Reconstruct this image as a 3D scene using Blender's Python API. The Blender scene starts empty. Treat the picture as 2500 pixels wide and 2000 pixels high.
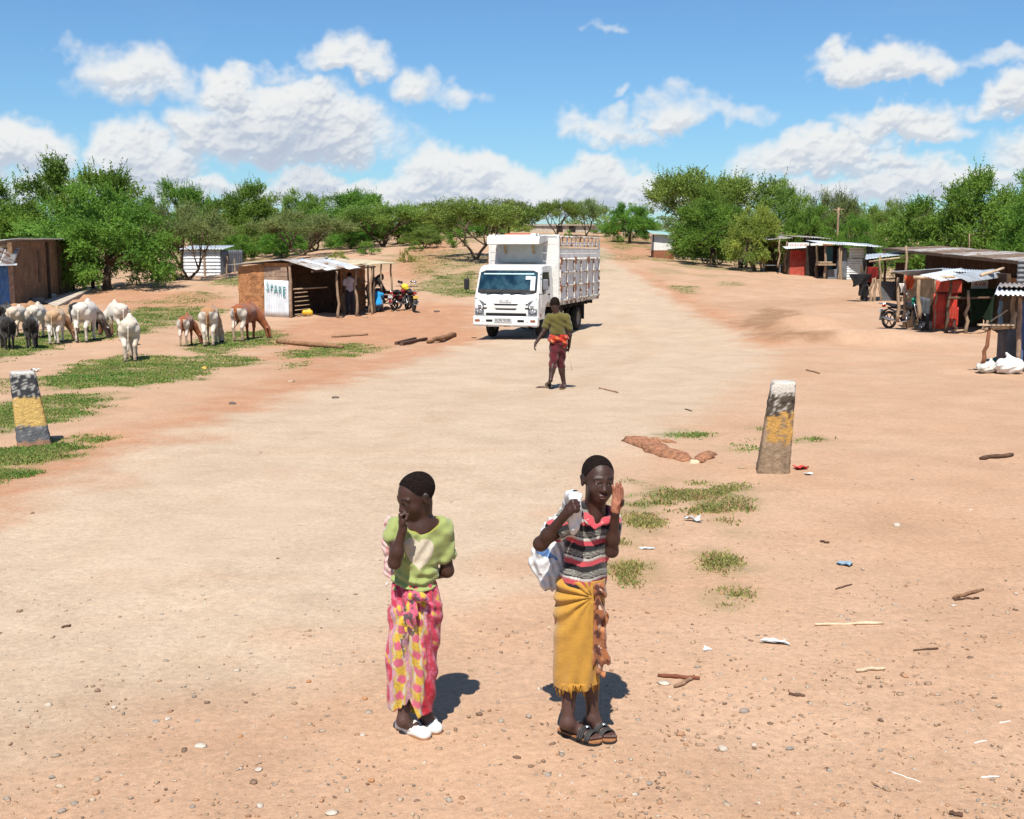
import bpy, bmesh, math, random
import numpy as np
from mathutils import Vector, Matrix, Euler, noise as mnoise
random.seed(7)
scene = bpy.context.scene
col = scene.collection
R = math.radians

# ------------------------------------------------------------------ camera
FPX, CX, CY, HOR = 2800.0, 1250.0, 1000.0, 610.0      # focal length, centre and horizon in photo pixels
CAMH = 2.37
PITCH = math.atan((CY - HOR) / FPX)
cam_data = bpy.data.cameras.new("camera")
cam_data.sensor_fit = 'HORIZONTAL'
cam_data.sensor_width = 36.0
cam_data.lens = FPX / 2500.0 * 36.0
cam_data.clip_start = 0.1
cam_data.clip_end = 8000
cam = bpy.data.objects.new("camera", cam_data)
cam.location = (0, 0, CAMH)
cam.rotation_euler = (math.pi / 2 - PITCH, 0, 0)
col.objects.link(cam)
scene.camera = cam

# ------------------------------------------------------------------ sun
SUN_AZ, SUN_EL = R(9), R(57.5)            # light travels towards +Y and slightly +X
sl = bpy.data.lights.new("sun", 'SUN')
sl.energy = 5.0
sl.angle = R(0.53)
sl.color = (1.0, 0.95, 0.86)
sun = bpy.data.objects.new("sun", sl)
ld = Vector((math.sin(SUN_AZ) * math.cos(SUN_EL), math.cos(SUN_AZ) * math.cos(SUN_EL), -math.sin(SUN_EL)))
sun.rotation_euler = ld.to_track_quat('-Z', 'Y').to_euler()
sun.location = (-20, -60, 80)
col.objects.link(sun)

scene.view_settings.view_transform = 'Standard'
scene.view_settings.look = 'None'
scene.view_settings.exposure = 0.58
scene.view_settings.gamma = 1.0
scene.view_settings.use_curve_mapping = False
try:
    scene.cycles.transparent_max_bounces = 8
    scene.cycles.max_bounces = 6
except Exception:
    pass

# ------------------------------------------------------------------ sky
def ray(px, py):
    a, b = (px - CX) / FPX, (CY - py) / FPX
    sp, cp = math.sin(PITCH), math.cos(PITCH)
    return Vector((a, cp + b * sp, -sp + b * cp))

world = bpy.data.worlds.new("World")
scene.world = world
world.use_nodes = True
wt = world.node_tree
for n in list(wt.nodes):
    wt.nodes.remove(n)

class NB:
    """small node builder"""
    def __init__(s, nt): s.nt = nt
    def n(s, typ, **kw):
        nd = s.nt.nodes.new(typ)
        for k, v in kw.items(): setattr(nd, k, v)
        return nd
    def put(s, sock, v):
        if hasattr(v, 'is_output'): s.nt.links.new(v, sock)
        elif isinstance(v, bpy.types.Node): s.nt.links.new(v.outputs[0], sock)
        else: sock.default_value = v
    def m(s, op, a, b=None, c=None, clamp=False):
        nd = s.n('ShaderNodeMath', operation=op, use_clamp=clamp)
        s.put(nd.inputs[0], a)
        if b is not None: s.put(nd.inputs[1], b)
        if c is not None: s.put(nd.inputs[2], c)
        return nd.outputs[0]
    def v(s, op, a, b=None):
        nd = s.n('ShaderNodeVectorMath', operation=op)
        s.put(nd.inputs[0], a)
        if b is not None: s.put(nd.inputs[1], b)
        return nd.outputs['Value'] if op in ('LENGTH', 'DOT_PRODUCT', 'DISTANCE') else nd.outputs[0]
    def mr(s, x, a, b, c=0.0, d=1.0, smooth=True):
        nd = s.n('ShaderNodeMapRange', interpolation_type='SMOOTHSTEP' if smooth else 'LINEAR')
        s.put(nd.inputs[0], x); s.put(nd.inputs[1], a); s.put(nd.inputs[2], b); s.put(nd.inputs[3], c); s.put(nd.inputs[4], d)
        return nd.outputs[0]
    def mix(s, f, a, b, blend='MIX'):
        nd = s.n('ShaderNodeMix', data_type='RGBA', blend_type=blend)
        s.put(nd.inputs[0], f); s.put(nd.inputs[6], a); s.put(nd.inputs[7], b)
        return nd.outputs[2]
    def noise(s, vec, scale, detail=3, rough=.55, dim='3D'):
        nd = s.n('ShaderNodeTexNoise', noise_dimensions=dim)
        if vec is not None: s.put(nd.inputs['Vector'], vec)
        nd.inputs['Scale'].default_value = scale
        nd.inputs['Detail'].default_value = detail
        nd.inputs['Roughness'].default_value = rough
        return nd

# clouds: (centre x, centre y, half width, height above base, depth below base, strength, thinness) in photo px / 1.1596
CLOUDS = [
 (610, 300, 235, 120, 62, 1.0), (480, 200, 75, 62, 60, 1.0), (620, 215, 95, 52, 80, 1.0), (730, 265, 95, 75, 60, .9), (420, 290, 75, 60, 60, .8),
 (280, 160, 115, 62, 42, .72), (300, 190, 130, 30, 34, .5),
 (45, 320, 105, 68, 60, 1.0), (275, 340, 85, 88, 70, 1.0), (340, 350, 90, 55, 60, .9), (-120, 340, 130, 70, 60, .9),
 (705, 130, 68, 66, 28, .8), (775, 140, 60, 45, 25, .7), (880, 190, 55, 48, 32, .68), (960, 205, 75, 24, 28, .42), (600, 152, 80, 16, 14, .34),
 (640, 398, 90, 42, 40, 1.0), (920, 375, 90, 70, 60, 1.0), (1000, 375, 80, 62, 60, 1.0), (1080, 390, 70, 45, 55, .9), (860, 410, 70, 45, 40, .9),
 (1270, 380, 90, 62, 60, 1.0), (1190, 400, 70, 40, 50, .9), (1370, 405, 80, 40, 45, .9), (1120, 420, 420, 44, 44, .95), (760, 415, 200, 36, 40, .9),
 (1210, 275, 45, 42, 34, .55), (1290, 245, 30, 26, 40, .5), (1290, 285, 100, 30, 26, .55), (1420, 250, 95, 55, 30, .62), (1410, 200, 45, 26, 24, .4), (1530, 245, 100, 36, 26, .45), (1300, 195, 18, 12, 10, .34),
 (1845, 150, 125, 62, 32, 1.0), (1770, 115, 45, 42, 40, .8), (1930, 158, 85, 45, 24, .8),
 (1890, 270, 130, 50, 32, .9), (1980, 285, 80, 28, 20, .6), (1720, 300, 60, 20, 16, .35),
 (1700, 330, 130, 48, 40, .85), (1790, 315, 80, 36, 40, .85), (1600, 350, 70, 40, 40, .55), (1880, 350, 110, 28, 26, .7),
 (1950, 385, 200, 38, 40, .85), (1780, 400, 220, 34, 40, .75), (2060, 370, 90, 26, 26, .6),
 (2125, 205, 58, 48, 36, .85), (2090, 235, 60, 16, 16, .5), (2100, 122, 90, 20, 18, .38), (2200, 130, 90, 22, 18, .4),
 (1265, 62, 28, 14, 12, .32), (145, 112, 34, 24, 22, .32), (2260, 330, 160, 70, 50, .9), (1580, 410, 170, 26, 40, .6), (250, 400, 350, 30, 40, .7),
]
_perm = np.random.default_rng(99).permutation(512)
_grad = np.random.default_rng(98).normal(0, 1, (512, 2)); _grad /= np.linalg.norm(_grad, axis=1)[:, None]
def perlin(x, y):
    xi = np.floor(x).astype(int); yi = np.floor(y).astype(int); fx = x - xi; fy = y - yi
    g = lambda i, j: _grad[_perm[(_perm[(xi + i) & 511] + yi + j) & 511]]
    d = lambda i, j: (lambda q: q[..., 0] * (fx - i) + q[..., 1] * (fy - j))(g(i, j))
    u = fx ** 3 * (fx * (6 * fx - 15) + 10); v = fy ** 3 * (fy * (6 * fy - 15) + 10)
    a = d(0, 0) * (1 - u) + d(1, 0) * u; b = d(0, 1) * (1 - u) + d(1, 1) * u
    return (a * (1 - v) + b * v) * 1.5
def fbm2(x, y, o=5, gain=.5, billow=False):
    r = 0; a = 1.0; t = 0
    for i in range(o):
        n = perlin(x * 2 ** i + 17.3 * i, y * 2 ** i + 5.1 * i)
        r = r + a * ((1 - 2 * np.abs(n)) if billow else n); t += a; a *= gain
    return r / t
SKY_U, SKY_V0, SKY_V1 = 0.64, -0.04, 0.48           # the part of the sky held in the cloud map (radians)
def cloud_map():
    """density and lighting of the cumulus field on a grid of azimuth and elevation"""
    nw, nh = 1664, 680
    U, V = np.meshgrid(np.linspace(-SKY_U, SKY_U, nw), np.linspace(SKY_V0, SKY_V1, nh))
    wu = .020 * fbm2(U * 26, V * 26, 4) + .006 * fbm2(U * 75 + 9, V * 75, 4)
    wv = .016 * fbm2(U * 26 + 40, V * 26 + 7, 4) + .006 * fbm2(U * 75 + 3, V * 75 + 50, 4)
    bil = fbm2(U * 46 + 3, V * 58, 5, .55, True)
    UU, VV = U + wu, V + wv
    F = np.full(U.shape, -3.0)
    for (x, y, w, hu, hd, s) in CLOUDS:
        x *= 1.1596; y *= 1.1596
        d = ray(x, y).normalized(); u0, v0 = math.atan2(d.x, d.y), math.asin(d.z)
        k = 1.1596 / FPX * math.cos(math.atan((CY - y) / FPX)) * 1.16
        du = (UU - u0) / (w * k); dv = VV - v0; dv = np.where(dv > 0, dv / (hu * k), -dv / (hd * k * .85))
        q = s * (1 - du * du - dv * dv); h = np.clip(.5 + .5 * (F - q) / .12, 0, 1)
        F = F * h + q * (1 - h) + .12 * h * (1 - h)
    edge = fbm2(U * 38 + 11, V * 44 + 2, 5, .6)
    D = F + .17 * edge + .17 * (bil - .30)
    t = np.clip((D + .02) / .66, 0, 1); alpha = t * t * (3 - 2 * t)
    # thin stray veils
    veil = np.clip(fbm2(U * 9 + 2, V * 24 + 8, 5, .6) - .22, 0, 1) * .5 * np.clip((.25 - V) / .25, 0, 1)
    bs2 = fbm2(U * 30 + 3, V * 36, 3, .45, True)
    hgt = np.sqrt(np.clip(F + .12 * edge, 0, 2) + .02) * .034 + .007 * bs2 * np.clip(D * 2, 0, 1)
    du = (2 * SKY_U) / nw; dv = (SKY_V1 - SKY_V0) / nh
    gy, gx = np.gradient(hgt, dv, du)
    nz = 1 / np.sqrt(1 + gx * gx + gy * gy); lam = np.clip((-gx * -.25 + -gy * .72 + .64) * nz, 0, 1)
    occ = np.zeros(U.shape)
    for st in (10, 20, 34, 52):
        up = np.zeros(U.shape); up[:-st] = np.clip(D[st:], 0, 1.2); occ += up / 4
    lit = np.clip(.28 + .50 * lam + .42 * (1 - occ * 1.7), 0, 1)
    lit = lit * lit * (3 - 2 * lit)
    thick = np.clip(D / .8, 0, 1)
    shc = np.array([.50, .575, .70]); wh = np.array([.90, .915, .915])
    rgb = shc + (wh - shc) * np.clip(lit + .25 * (1 - thick), 0, 1)[..., None]
    haze = np.clip((.10 - V) / .12, 0, 1)[..., None] * .25
    rgb = rgb * (1 - haze) + np.array([.74, .83, .92]) * haze
    alpha = np.maximum(alpha * np.clip(.72 + .3 * thick, 0, 1), veil * .6)
    f = np.clip((SKY_U - np.abs(U)) / .08, 0, 1) * np.clip((SKY_V1 - V) / .07, 0, 1)
    px = np.empty((nh, nw, 4), np.float32); px[..., :3] = rgb; px[..., 3] = alpha * f
    im = bpy.data.images.new('cloud_map', nw, nh, alpha=True, float_buffer=True, is_data=True)
    im.alpha_mode = 'CHANNEL_PACKED'
    im.pixels.foreach_set(px.ravel()); im.update(); im.pack()
    return im

def build_world():
    b = NB(wt)
    tc = b.n('ShaderNodeTexCoord')
    nrm = b.v('NORMALIZE', tc.outputs['Generated'])
    sep = b.n('ShaderNodeSeparateXYZ'); b.put(sep.inputs[0], nrm)
    u = b.m('ARCTAN2', sep.outputs[0], sep.outputs[1])
    v = b.m('ARCSINE', sep.outputs[2])
    uv = b.n('ShaderNodeCombineXYZ')
    b.put(uv.inputs[0], b.m('MULTIPLY_ADD', u, .5 / SKY_U, .5)); b.put(uv.inputs[1], b.m('MULTIPLY_ADD', v, 1 / (SKY_V1 - SKY_V0), -SKY_V0 / (SKY_V1 - SKY_V0)))
    im = b.n('ShaderNodeTexImage', image=cloud_map(), extension='CLIP', interpolation='Cubic')
    b.put(im.inputs[0], uv.outputs[0])
    # the rest of the sky carries the same kind of scattered cumulus
    far = b.noise(b.v('MULTIPLY', nrm, (1, 1, 2.6)), 4.2, 4, .58).outputs[0]
    off = b.m('MAXIMUM', b.mr(b.m('ABSOLUTE', u), .56, .64), b.mr(v, .41, .48))
    fa = b.m('MULTIPLY', b.m('MULTIPLY', b.mr(far, .60, .70), off), b.mr(v, -.01, .02))
    sky = b.n('ShaderNodeTexSky', sky_type='NISHITA')
    sky.sun_disc = False
    sky.sun_elevation = SUN_EL
    sky.sun_rotation = math.pi + SUN_AZ
    sky.air_density = 1.0; sky.dust_density = 0.35; sky.ozone_density = 2.2
    SK = 0.071
    skyc = b.mix(1.0, sky.outputs[0], (SKY_T[0], SKY_T[1], SKY_T[2], 1), 'MULTIPLY')
    k = .645 / SK
    cl = b.mix(1.0, im.outputs[0], (k, k, k, 1), 'MULTIPLY')
    out = b.mix(im.outputs[1], skyc, cl)
    out = b.mix(fa, out, (.8 * k, .83 * k, .86 * k, 1))
    bg = b.n('ShaderNodeBackground'); bg.inputs[1].default_value = SK
    b.put(bg.inputs[0], out)
    wo = b.n('ShaderNodeOutputWorld')
    wt.links.new(bg.outputs[0], wo.inputs[0])
SKY_T = (0.66, .96, 1.20)
build_world()

# ------------------------------------------------------------------ terrain and pixel helpers
PX = 1.1596
def ss(a, b, x):
    t = np.clip((np.asarray(x, float) - a) / (b - a), 0, 1)
    return t * t * (3 - 2 * t)
AXX = [-90, -60, -34, -22, -9, 0, 8, 14, 21, 35, 60, 90]
AXV = [0.4, 0.2, 0.0, 2.2, 3.4, 3.6, 2.7, 1.9, 1.3, 0.5, 0.4, 0.4]
def H(x, y):
    x = np.asarray(x, float); y = np.asarray(y, float)
    A = np.interp(x, AXX, AXV)
    z = -0.3 * ss(9, 33, y) + A * ss(45, 110, y) + (5.4 - A) * ss(100, 185, y)
    n = .010 * np.sin(1.7 * x + .6 * y) + .009 * np.sin(.9 * x - 1.3 * y + 1) + .006 * np.sin(3.1 * x + 2.3 * y + 2)
    z = z + n * (1 + 3 * ss(10, 60, y))
    z = z + .62 * np.exp(-(((x - 9.3) / 1.9) ** 2 + ((y - 36.5) / 1.8) ** 2))
    z = z + .40 * np.exp(-(((x - 10.3) / 2.6) ** 2 + ((y - 33.4) / .9) ** 2))
    return z
def s1(a, b, x):
    t = (x - a) / (b - a); t = 0.0 if t < 0 else 1.0 if t > 1 else t
    return t * t * (3 - 2 * t)
def Hf(x, y):
    if x <= AXX[0]: A = AXV[0]
    elif x >= AXX[-1]: A = AXV[-1]
    else:
        i = 0
        while AXX[i + 1] < x: i += 1
        A = AXV[i] + (AXV[i + 1] - AXV[i]) * (x - AXX[i]) / (AXX[i + 1] - AXX[i])
    z = -0.3 * s1(9, 33, y) + A * s1(45, 110, y) + (5.4 - A) * s1(100, 185, y)
    n = .010 * math.sin(1.7 * x + .6 * y) + .009 * math.sin(.9 * x - 1.3 * y + 1) + .006 * math.sin(3.1 * x + 2.3 * y + 2)
    z += n * (1 + 3 * s1(10, 60, y))
    z += .62 * math.exp(-(((x - 9.3) / 1.9) ** 2 + ((y - 36.5) / 1.8) ** 2))
    z += .40 * math.exp(-(((x - 10.3) / 2.6) ** 2 + ((y - 33.4) / .9) ** 2))
    return z
def GN(px, py):
    """ground points for arrays of photo/1.1596 pixels"""
    px = np.asarray(px, float) * PX; py = np.asarray(py, float) * PX
    a, b = (px - CX) / FPX, (CY - py) / FPX
    sp, cp = math.sin(PITCH), math.cos(PITCH)
    dy = cp + b * sp; sx = a / dy; sz = (-sp + b * cp) / dy
    Y = np.full(px.shape, 2.0); done = np.zeros(px.shape, bool); Yp = Y.copy()
    while Y.min() < 420 and not done.all():
        Y1 = np.where(done, Y, Y * 1.02 + .02)
        below = CAMH + sz * Y1 - H(sx * Y1, Y1) < 0
        hit = below & ~done
        Yp = np.where(done | hit, Yp, Y1); Y = Y1; done |= hit | (Y > 420)
    lo, hi = np.where(Yp > 0, Yp, 2.0), Y.copy()
    for _ in range(24):
        m_ = (lo + hi) / 2; up = CAMH + sz * m_ - H(sx * m_, m_) > 0
        lo = np.where(up, m_, lo); hi = np.where(up, hi, m_)
    return np.stack([sx * lo, lo], -1)
def AT(px, py, Y):
    d = ray(px, py); t = Y / d.y
    return Vector((d.x * t, Y, CAMH + d.z * t))
def G(px, py):
    """point of the ground seen at a photo pixel"""
    d = ray(px, py); y0 = 2.0; y = y0
    f = lambda Y: CAMH + d.z / d.y * Y - Hf(d.x / d.y * Y, Y)
    while y < 420:
        y1 = y * 1.015 + .02
        if f(y1) < 0:
            a, b = y, y1
            for _ in range(30):
                m_ = (a + b) / 2
                if f(m_) > 0: a = m_
                else: b = m_
            return Vector((d.x / d.y * a, a, Hf(d.x / d.y * a, a)))
        y = y1
    return Vector((d.x / d.y * 420, 420, Hf(d.x / d.y * 420, 420)))
def GD(px, py): return G(px * PX, py * PX)
def ATD(px, py, Y): return AT(px * PX, py * PX, Y)
def ground(x, y, dz=0.0): return Vector((x, y, Hf(x, y) + dz))
def XZ(px, Y):
    """world x of photo pixel column px (photo/1.1596) at depth Y, on the ground"""
    return ((px * PX - CX) / FPX) * (Y * math.cos(PITCH) + CAMH * math.sin(PITCH))

# ------------------------------------------------------------------ materials
MATS = {}
ALB = .74        # overall albedo trim for the exposure used
def mat(name, c, rough=.85, var=.18, vs=6.0, bump=.25, bs=40.0, metal=0.0, spec=.3, attr=False, rust=0.0, rustc=(.16, .06, .025), vs2=None, coat=0.0, dirt=None, stretch=None, coords='Object', sheen=0.0):
    if name in MATS: return MATS[name]
    m = bpy.data.materials.new(name); m.use_nodes = True
    nt = m.node_tree; b = NB(nt)
    bs_ = nt.nodes['Principled BSDF']
    tc = b.n('ShaderNodeTexCoord')
    vec = tc.outputs[coords]
    if stretch: vec = b.v('MULTIPLY', vec, stretch)
    if attr:
        at = b.n('ShaderNodeAttribute', attribute_name='Col'); base = at.outputs['Color']
    else:
        base = (c[0], c[1], c[2], 1)
    var_c = ALB if max(c) < .66 or attr else .82
    n1 = b.noise(vec, vs, 4, .6)
    f = b.mr(n1.outputs[0], .3, .7, (1 - var) * var_c, (1 + var) * var_c)
    if vs2:
        f = b.m('MULTIPLY', f, b.mr(b.noise(vec, vs2, 3, .6).outputs[0], .3, .7, 1 - var, 1 + var))
    cm = b.n('ShaderNodeCombineColor'); [b.put(cm.inputs[i], f) for i in range(3)]
    cc = b.mix(1.0, base, cm.outputs[0], 'MULTIPLY')
    if dirt:
        cc = b.mix(b.mr(b.noise(vec, vs * 1.7, 5, .7).outputs[0], .45, .75, 0, dirt[3]), cc, (dirt[0] * ALB, dirt[1] * ALB, dirt[2] * ALB, 1))
    if rust > 0:
        rn = b.noise(vec, vs * .8, 6, .7)
        cc = b.mix(b.mr(rn.outputs[0], .72 - rust * .4, .80 - rust * .4), cc, (rustc[0] * ALB, rustc[1] * ALB, rustc[2] * ALB, 1))
    b.put(bs_.inputs['Base Color'], cc)
    bs_.inputs['Roughness'].default_value = rough
    bs_.inputs['Metallic'].default_value = metal
    bs_.inputs['Specular IOR Level'].default_value = spec
    if coat: bs_.inputs['Coat Weight'].default_value = coat
    if sheen: bs_.inputs['Sheen Weight'].default_value = sheen
    if bump:
        bn = b.noise(vec, bs, 4, .6)
        bp = b.n('ShaderNodeBump'); bp.inputs['Strength'].default_value = bump; bp.inputs['Distance'].default_value = .02
        b.put(bp.inputs['Height'], bn.outputs[0])
        nt.links.new(bp.outputs[0], bs_.inputs['Normal'])
    MATS[name] = m
    return m

def leaf_mat(name):
    if name in MATS: return MATS[name]
    m = bpy.data.materials.new(name); m.use_nodes = True
    nt = m.node_tree; b = NB(nt); p = nt.nodes['Principled BSDF']
    at = b.n('ShaderNodeAttribute', attribute_name='Col')
    oi = b.n('ShaderNodeObjectInfo')
    hs = b.n('ShaderNodeHueSaturation')
    b.put(hs.inputs['Color'], at.outputs['Color'])
    b.put(hs.inputs['Hue'], b.mr(oi.outputs['Random'], 0, 1, .485, .515, False))
    b.put(hs.inputs['Value'], b.mr(oi.outputs['Random'], 0, 1, .70, 1.02, False))
    b.put(p.inputs['Base Color'], hs.outputs[0])
    p.inputs['Roughness'].default_value = .6
    p.inputs['Specular IOR Level'].default_value = .25
    tr = b.n('ShaderNodeBsdfTranslucent'); b.put(tr.inputs[0], hs.outputs[0])
    mx = b.n('ShaderNodeMixShader'); mx.inputs[0].default_value = .35
    nt.links.new(p.outputs[0], mx.inputs[1]); nt.links.new(tr.outputs[0], mx.inputs[2])
    nt.links.new(mx.outputs[0], nt.nodes['Material Output'].inputs[0])
    MATS[name] = m
    return m

# ------------------------------------------------------------------ objects
def tag(o, label=None, cat=None, group=None, kind=None):
    if label: o['label'] = label
    if cat: o['category'] = cat
    if group: o['group'] = group
    if kind: o['kind'] = kind
    return o
def thing(name, label, cat, loc=(0, 0, 0), rz=0, group=None):
    o = bpy.data.objects.new(name, None); col.objects.link(o)
    o.location = loc; o.rotation_euler = (0, 0, rz); o.empty_display_size = .2
    return tag(o, label, cat, group)
def link(name, me, m=None, parent=None):
    if m is not None and not me.materials: me.materials.append(m)
    o = bpy.data.objects.new(name, me); col.objects.link(o)
    if parent: o.parent = parent
    return o
def setcol(me, C):
    a = me.color_attributes.new('Col', 'FLOAT_COLOR', 'POINT')
    C = np.asarray(C, np.float32)
    if C.shape[1] == 3: C = np.hstack([C, np.ones((len(C), 1), np.float32)])
    a.data.foreach_set('color', C.ravel())
def npmesh(name, V, Q, smooth=True, C=None):
    """mesh from numpy verts and quads (or tris)"""
    V = np.asarray(V, np.float32); Q = np.asarray(Q, np.int32)
    me = bpy.data.meshes.new(name); k = Q.shape[1]
    me.vertices.add(len(V)); me.vertices.foreach_set('co', V.ravel())
    me.loops.add(Q.size); me.loops.foreach_set('vertex_index', Q.ravel())
    me.polygons.add(len(Q)); me.polygons.foreach_set('loop_start', np.arange(0, Q.size, k, dtype=np.int32))
    try: me.polygons.foreach_set('loop_total', np.full(len(Q), k, np.int32))
    except Exception: pass
    if smooth: me.polygons.foreach_set('use_smooth', np.ones(len(Q), bool))
    me.update(calc_edges=True)
    if C is not None: setcol(me, C)
    return me
def pymesh(name, V, F, smooth=False):
    me = bpy.data.meshes.new(name); me.from_pydata([tuple(v) for v in V], [], F); me.update()
    if smooth: me.polygons.foreach_set('use_smooth', np.ones(len(F), bool))
    return me

class MB:
    """collects boxes, tubes, lathes into ONE mesh"""
    def __init__(s): s.V = []; s.F = []; s.sm = []
    def add(s, V, F, sm=False):
        o = len(s.V); s.V += [tuple(v) for v in V]; s.F += [tuple(i + o for i in f) for f in F]; s.sm += [sm] * len(F); return s
    def box(s, c, size, rot=None, bev=0.0):
        bm = bmesh.new(); bmesh.ops.create_cube(bm, size=1)
        bmesh.ops.scale(bm, vec=size, verts=bm.verts)
        if bev > 0: bmesh.ops.bevel(bm, geom=bm.edges[:], offset=min(bev, min(size) * .45), segments=2, affect='EDGES', profile=.5)
        M = (rot.to_matrix() if isinstance(rot, Euler) else rot) if rot is not None else Matrix.Identity(3)
        bm.verts.index_update()
        s.add([M @ v.co + Vector(c) for v in bm.verts], [[v.index for v in f.verts] for f in bm.faces]); bm.free(); return s
    def beam(s, a, b, w, h, up=(0, 0, 1), bev=0.0):
        a, b = Vector(a), Vector(b); d = b - a; L = d.length; x = d / L
        y = Vector(up).cross(x)
        if y.length < 1e-4: y = Vector((0, 1, 0)).cross(x)
        y.normalize(); z = x.cross(y)
        M = Matrix((x, y, z)).transposed()
        return s.box((a + b) / 2, (L, w, h), M, bev)
    def tube(s, pts, rad, n=8, cap=True, wob=0.0):
        pts = [Vector(p) for p in pts]
        if not isinstance(rad, (list, tuple)): rad = [rad] * len(pts)
        V = []; F = []; prev = None
        for i, p in enumerate(pts):
            t = (pts[min(i + 1, len(pts) - 1)] - pts[max(i - 1, 0)]).normalized()
            if prev is None:
                a = Vector((0, 0, 1)) if abs(t.z) < .9 else Vector((1, 0, 0))
                u = t.cross(a).normalized()
            else: u = (prev - t * prev.dot(t)).normalized()
            prev = u; w = t.cross(u)
            for k in range(n):
                A = 2 * math.pi * k / n; r = rad[i] * (1 + (random.uniform(-wob, wob) if wob else 0))
                V.append(p + (u * math.cos(A) + w * math.sin(A)) * r)
        for i in range(len(pts) - 1):
            for k in range(n):
                F.append((i * n + k, i * n + (k + 1) % n, (i + 1) * n + (k + 1) % n, (i + 1) * n + k))
        if cap: F.append(tuple(range(n - 1, -1, -1))); F.append(tuple((len(pts) - 1) * n + k for k in range(n)))
        return s.add(V, F, True)
    def lathe(s, prof, n=20, M=None, c=(0, 0, 0)):
        """profile of (radius, axial) round local Z"""
        M = M or Matrix.Identity(3); V = []; F = []; m_ = len(prof)
        for k in range(n):
            A = 2 * math.pi * k / n
            for r, z in prof: V.append(M @ Vector((r * math.cos(A), r * math.sin(A), z)) + Vector(c))
        for k in range(n):
            for j in range(m_ - 1):
                F.append((k * m_ + j, ((k + 1) % n) * m_ + j, ((k + 1) % n) * m_ + j + 1, k * m_ + j + 1))
        return s.add(V, F, True)
    def prism(s, poly, d0, d1, fr):
        """extrude 2D polygon; fr maps (a,b,d) to a vector"""
        n = len(poly)
        V = [fr(a, b, d0) for a, b in poly] + [fr(a, b, d1) for a, b in poly]
        F = [tuple(range(n - 1, -1, -1)), tuple(range(n, 2 * n))] + [(i, (i + 1) % n, n + (i + 1) % n, n + i) for i in range(n)]
        return s.add(V, F)
    def build(s, name, m=None, parent=None, label=None):
        me = bpy.data.meshes.new(name); me.from_pydata(s.V, [], s.F)
        me.polygons.foreach_set('use_smooth', np.array(s.sm, bool)); me.update()
        bm = bmesh.new(); bm.from_mesh(me); bmesh.ops.recalc_face_normals(bm, faces=bm.faces); bm.to_mesh(me); bm.free()
        o = link(name, me, m, parent)
        if label: o['label'] = label
        return o
def children(o): return [c for c in bpy.data.objects if c.parent == o]
def copy_tree(o, parent=None, _kids=None):
    c = o.copy(); col.objects.link(c); c.parent = parent
    for ch in list(o.children): copy_tree(ch, c)
    return c
def grid_surface(fn, nu, nv, closed_u=False):
    """fn(u,v)->Vector, u,v in 0..1"""
    V = []; F = []
    for j in range(nv):
        for i in range(nu):
            V.append(fn(i / (nu if closed_u else nu - 1), j / (nv - 1)))
    for j in range(nv - 1):
        for i in range(nu if closed_u else nu - 1):
            F.append((j * nu + i, j * nu + (i + 1) % nu, (j + 1) * nu + (i + 1) % nu, (j + 1) * nu + i))
    return V, F
def corr(mb, p0, pu, pv, amp=.012, pitch=.076, th=.004, sag=0.0, bend=0.0):
    """corrugated sheet: corner p0, edge vectors pu (across the corrugations) and pv (along them)"""
    p0, pu, pv = Vector(p0), Vector(pu), Vector(pv)
    nrm = pu.cross(pv).normalized(); nw = max(2, int(pu.length / pitch)); nu = nw * 6 + 1; nv = 7
    def f(u, v, o): return p0 + pu * u + pv * v + nrm * (amp * math.sin(2 * math.pi * nw * u) + o - sag * 4 * v * (1 - v) + bend * math.sin(3 * u + 2 * v))
    V1, F1 = grid_surface(lambda u, v: f(u, v, th / 2), nu, nv)
    V2, F2 = grid_surface(lambda u, v: f(u, v, -th / 2), nu, nv)
    o = len(V1); F = F1 + [tuple(i + o for i in reversed(q)) for q in F2]
    e = lambda a, b: F.append((a, b, b + o, a + o))
    for i in range(nu - 1): e(i + 1, i); e((nv - 1) * nu + i, (nv - 1) * nu + i + 1)
    for j in range(nv - 1): e(j * nu, (j + 1) * nu); e((j + 1) * nu + nu - 1, j * nu + nu - 1)
    return mb.add(V1 + V2, F, True)
def text_mesh(name, body, size, M, m, parent=None, ext=.004):
    cu = bpy.data.curves.new(name, 'FONT'); cu.body = body; cu.size = size; cu.extrude = ext
    cu.align_x = 'CENTER'; cu.align_y = 'CENTER'
    t = bpy.data.objects.new(name, cu); col.objects.link(t)
    dg = bpy.context.evaluated_depsgraph_get()
    me = bpy.data.meshes.new_from_object(t.evaluated_get(dg)); bpy.data.objects.remove(t)
    me.transform(M); me.materials.clear()
    return link(name, me, m, parent)

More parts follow.
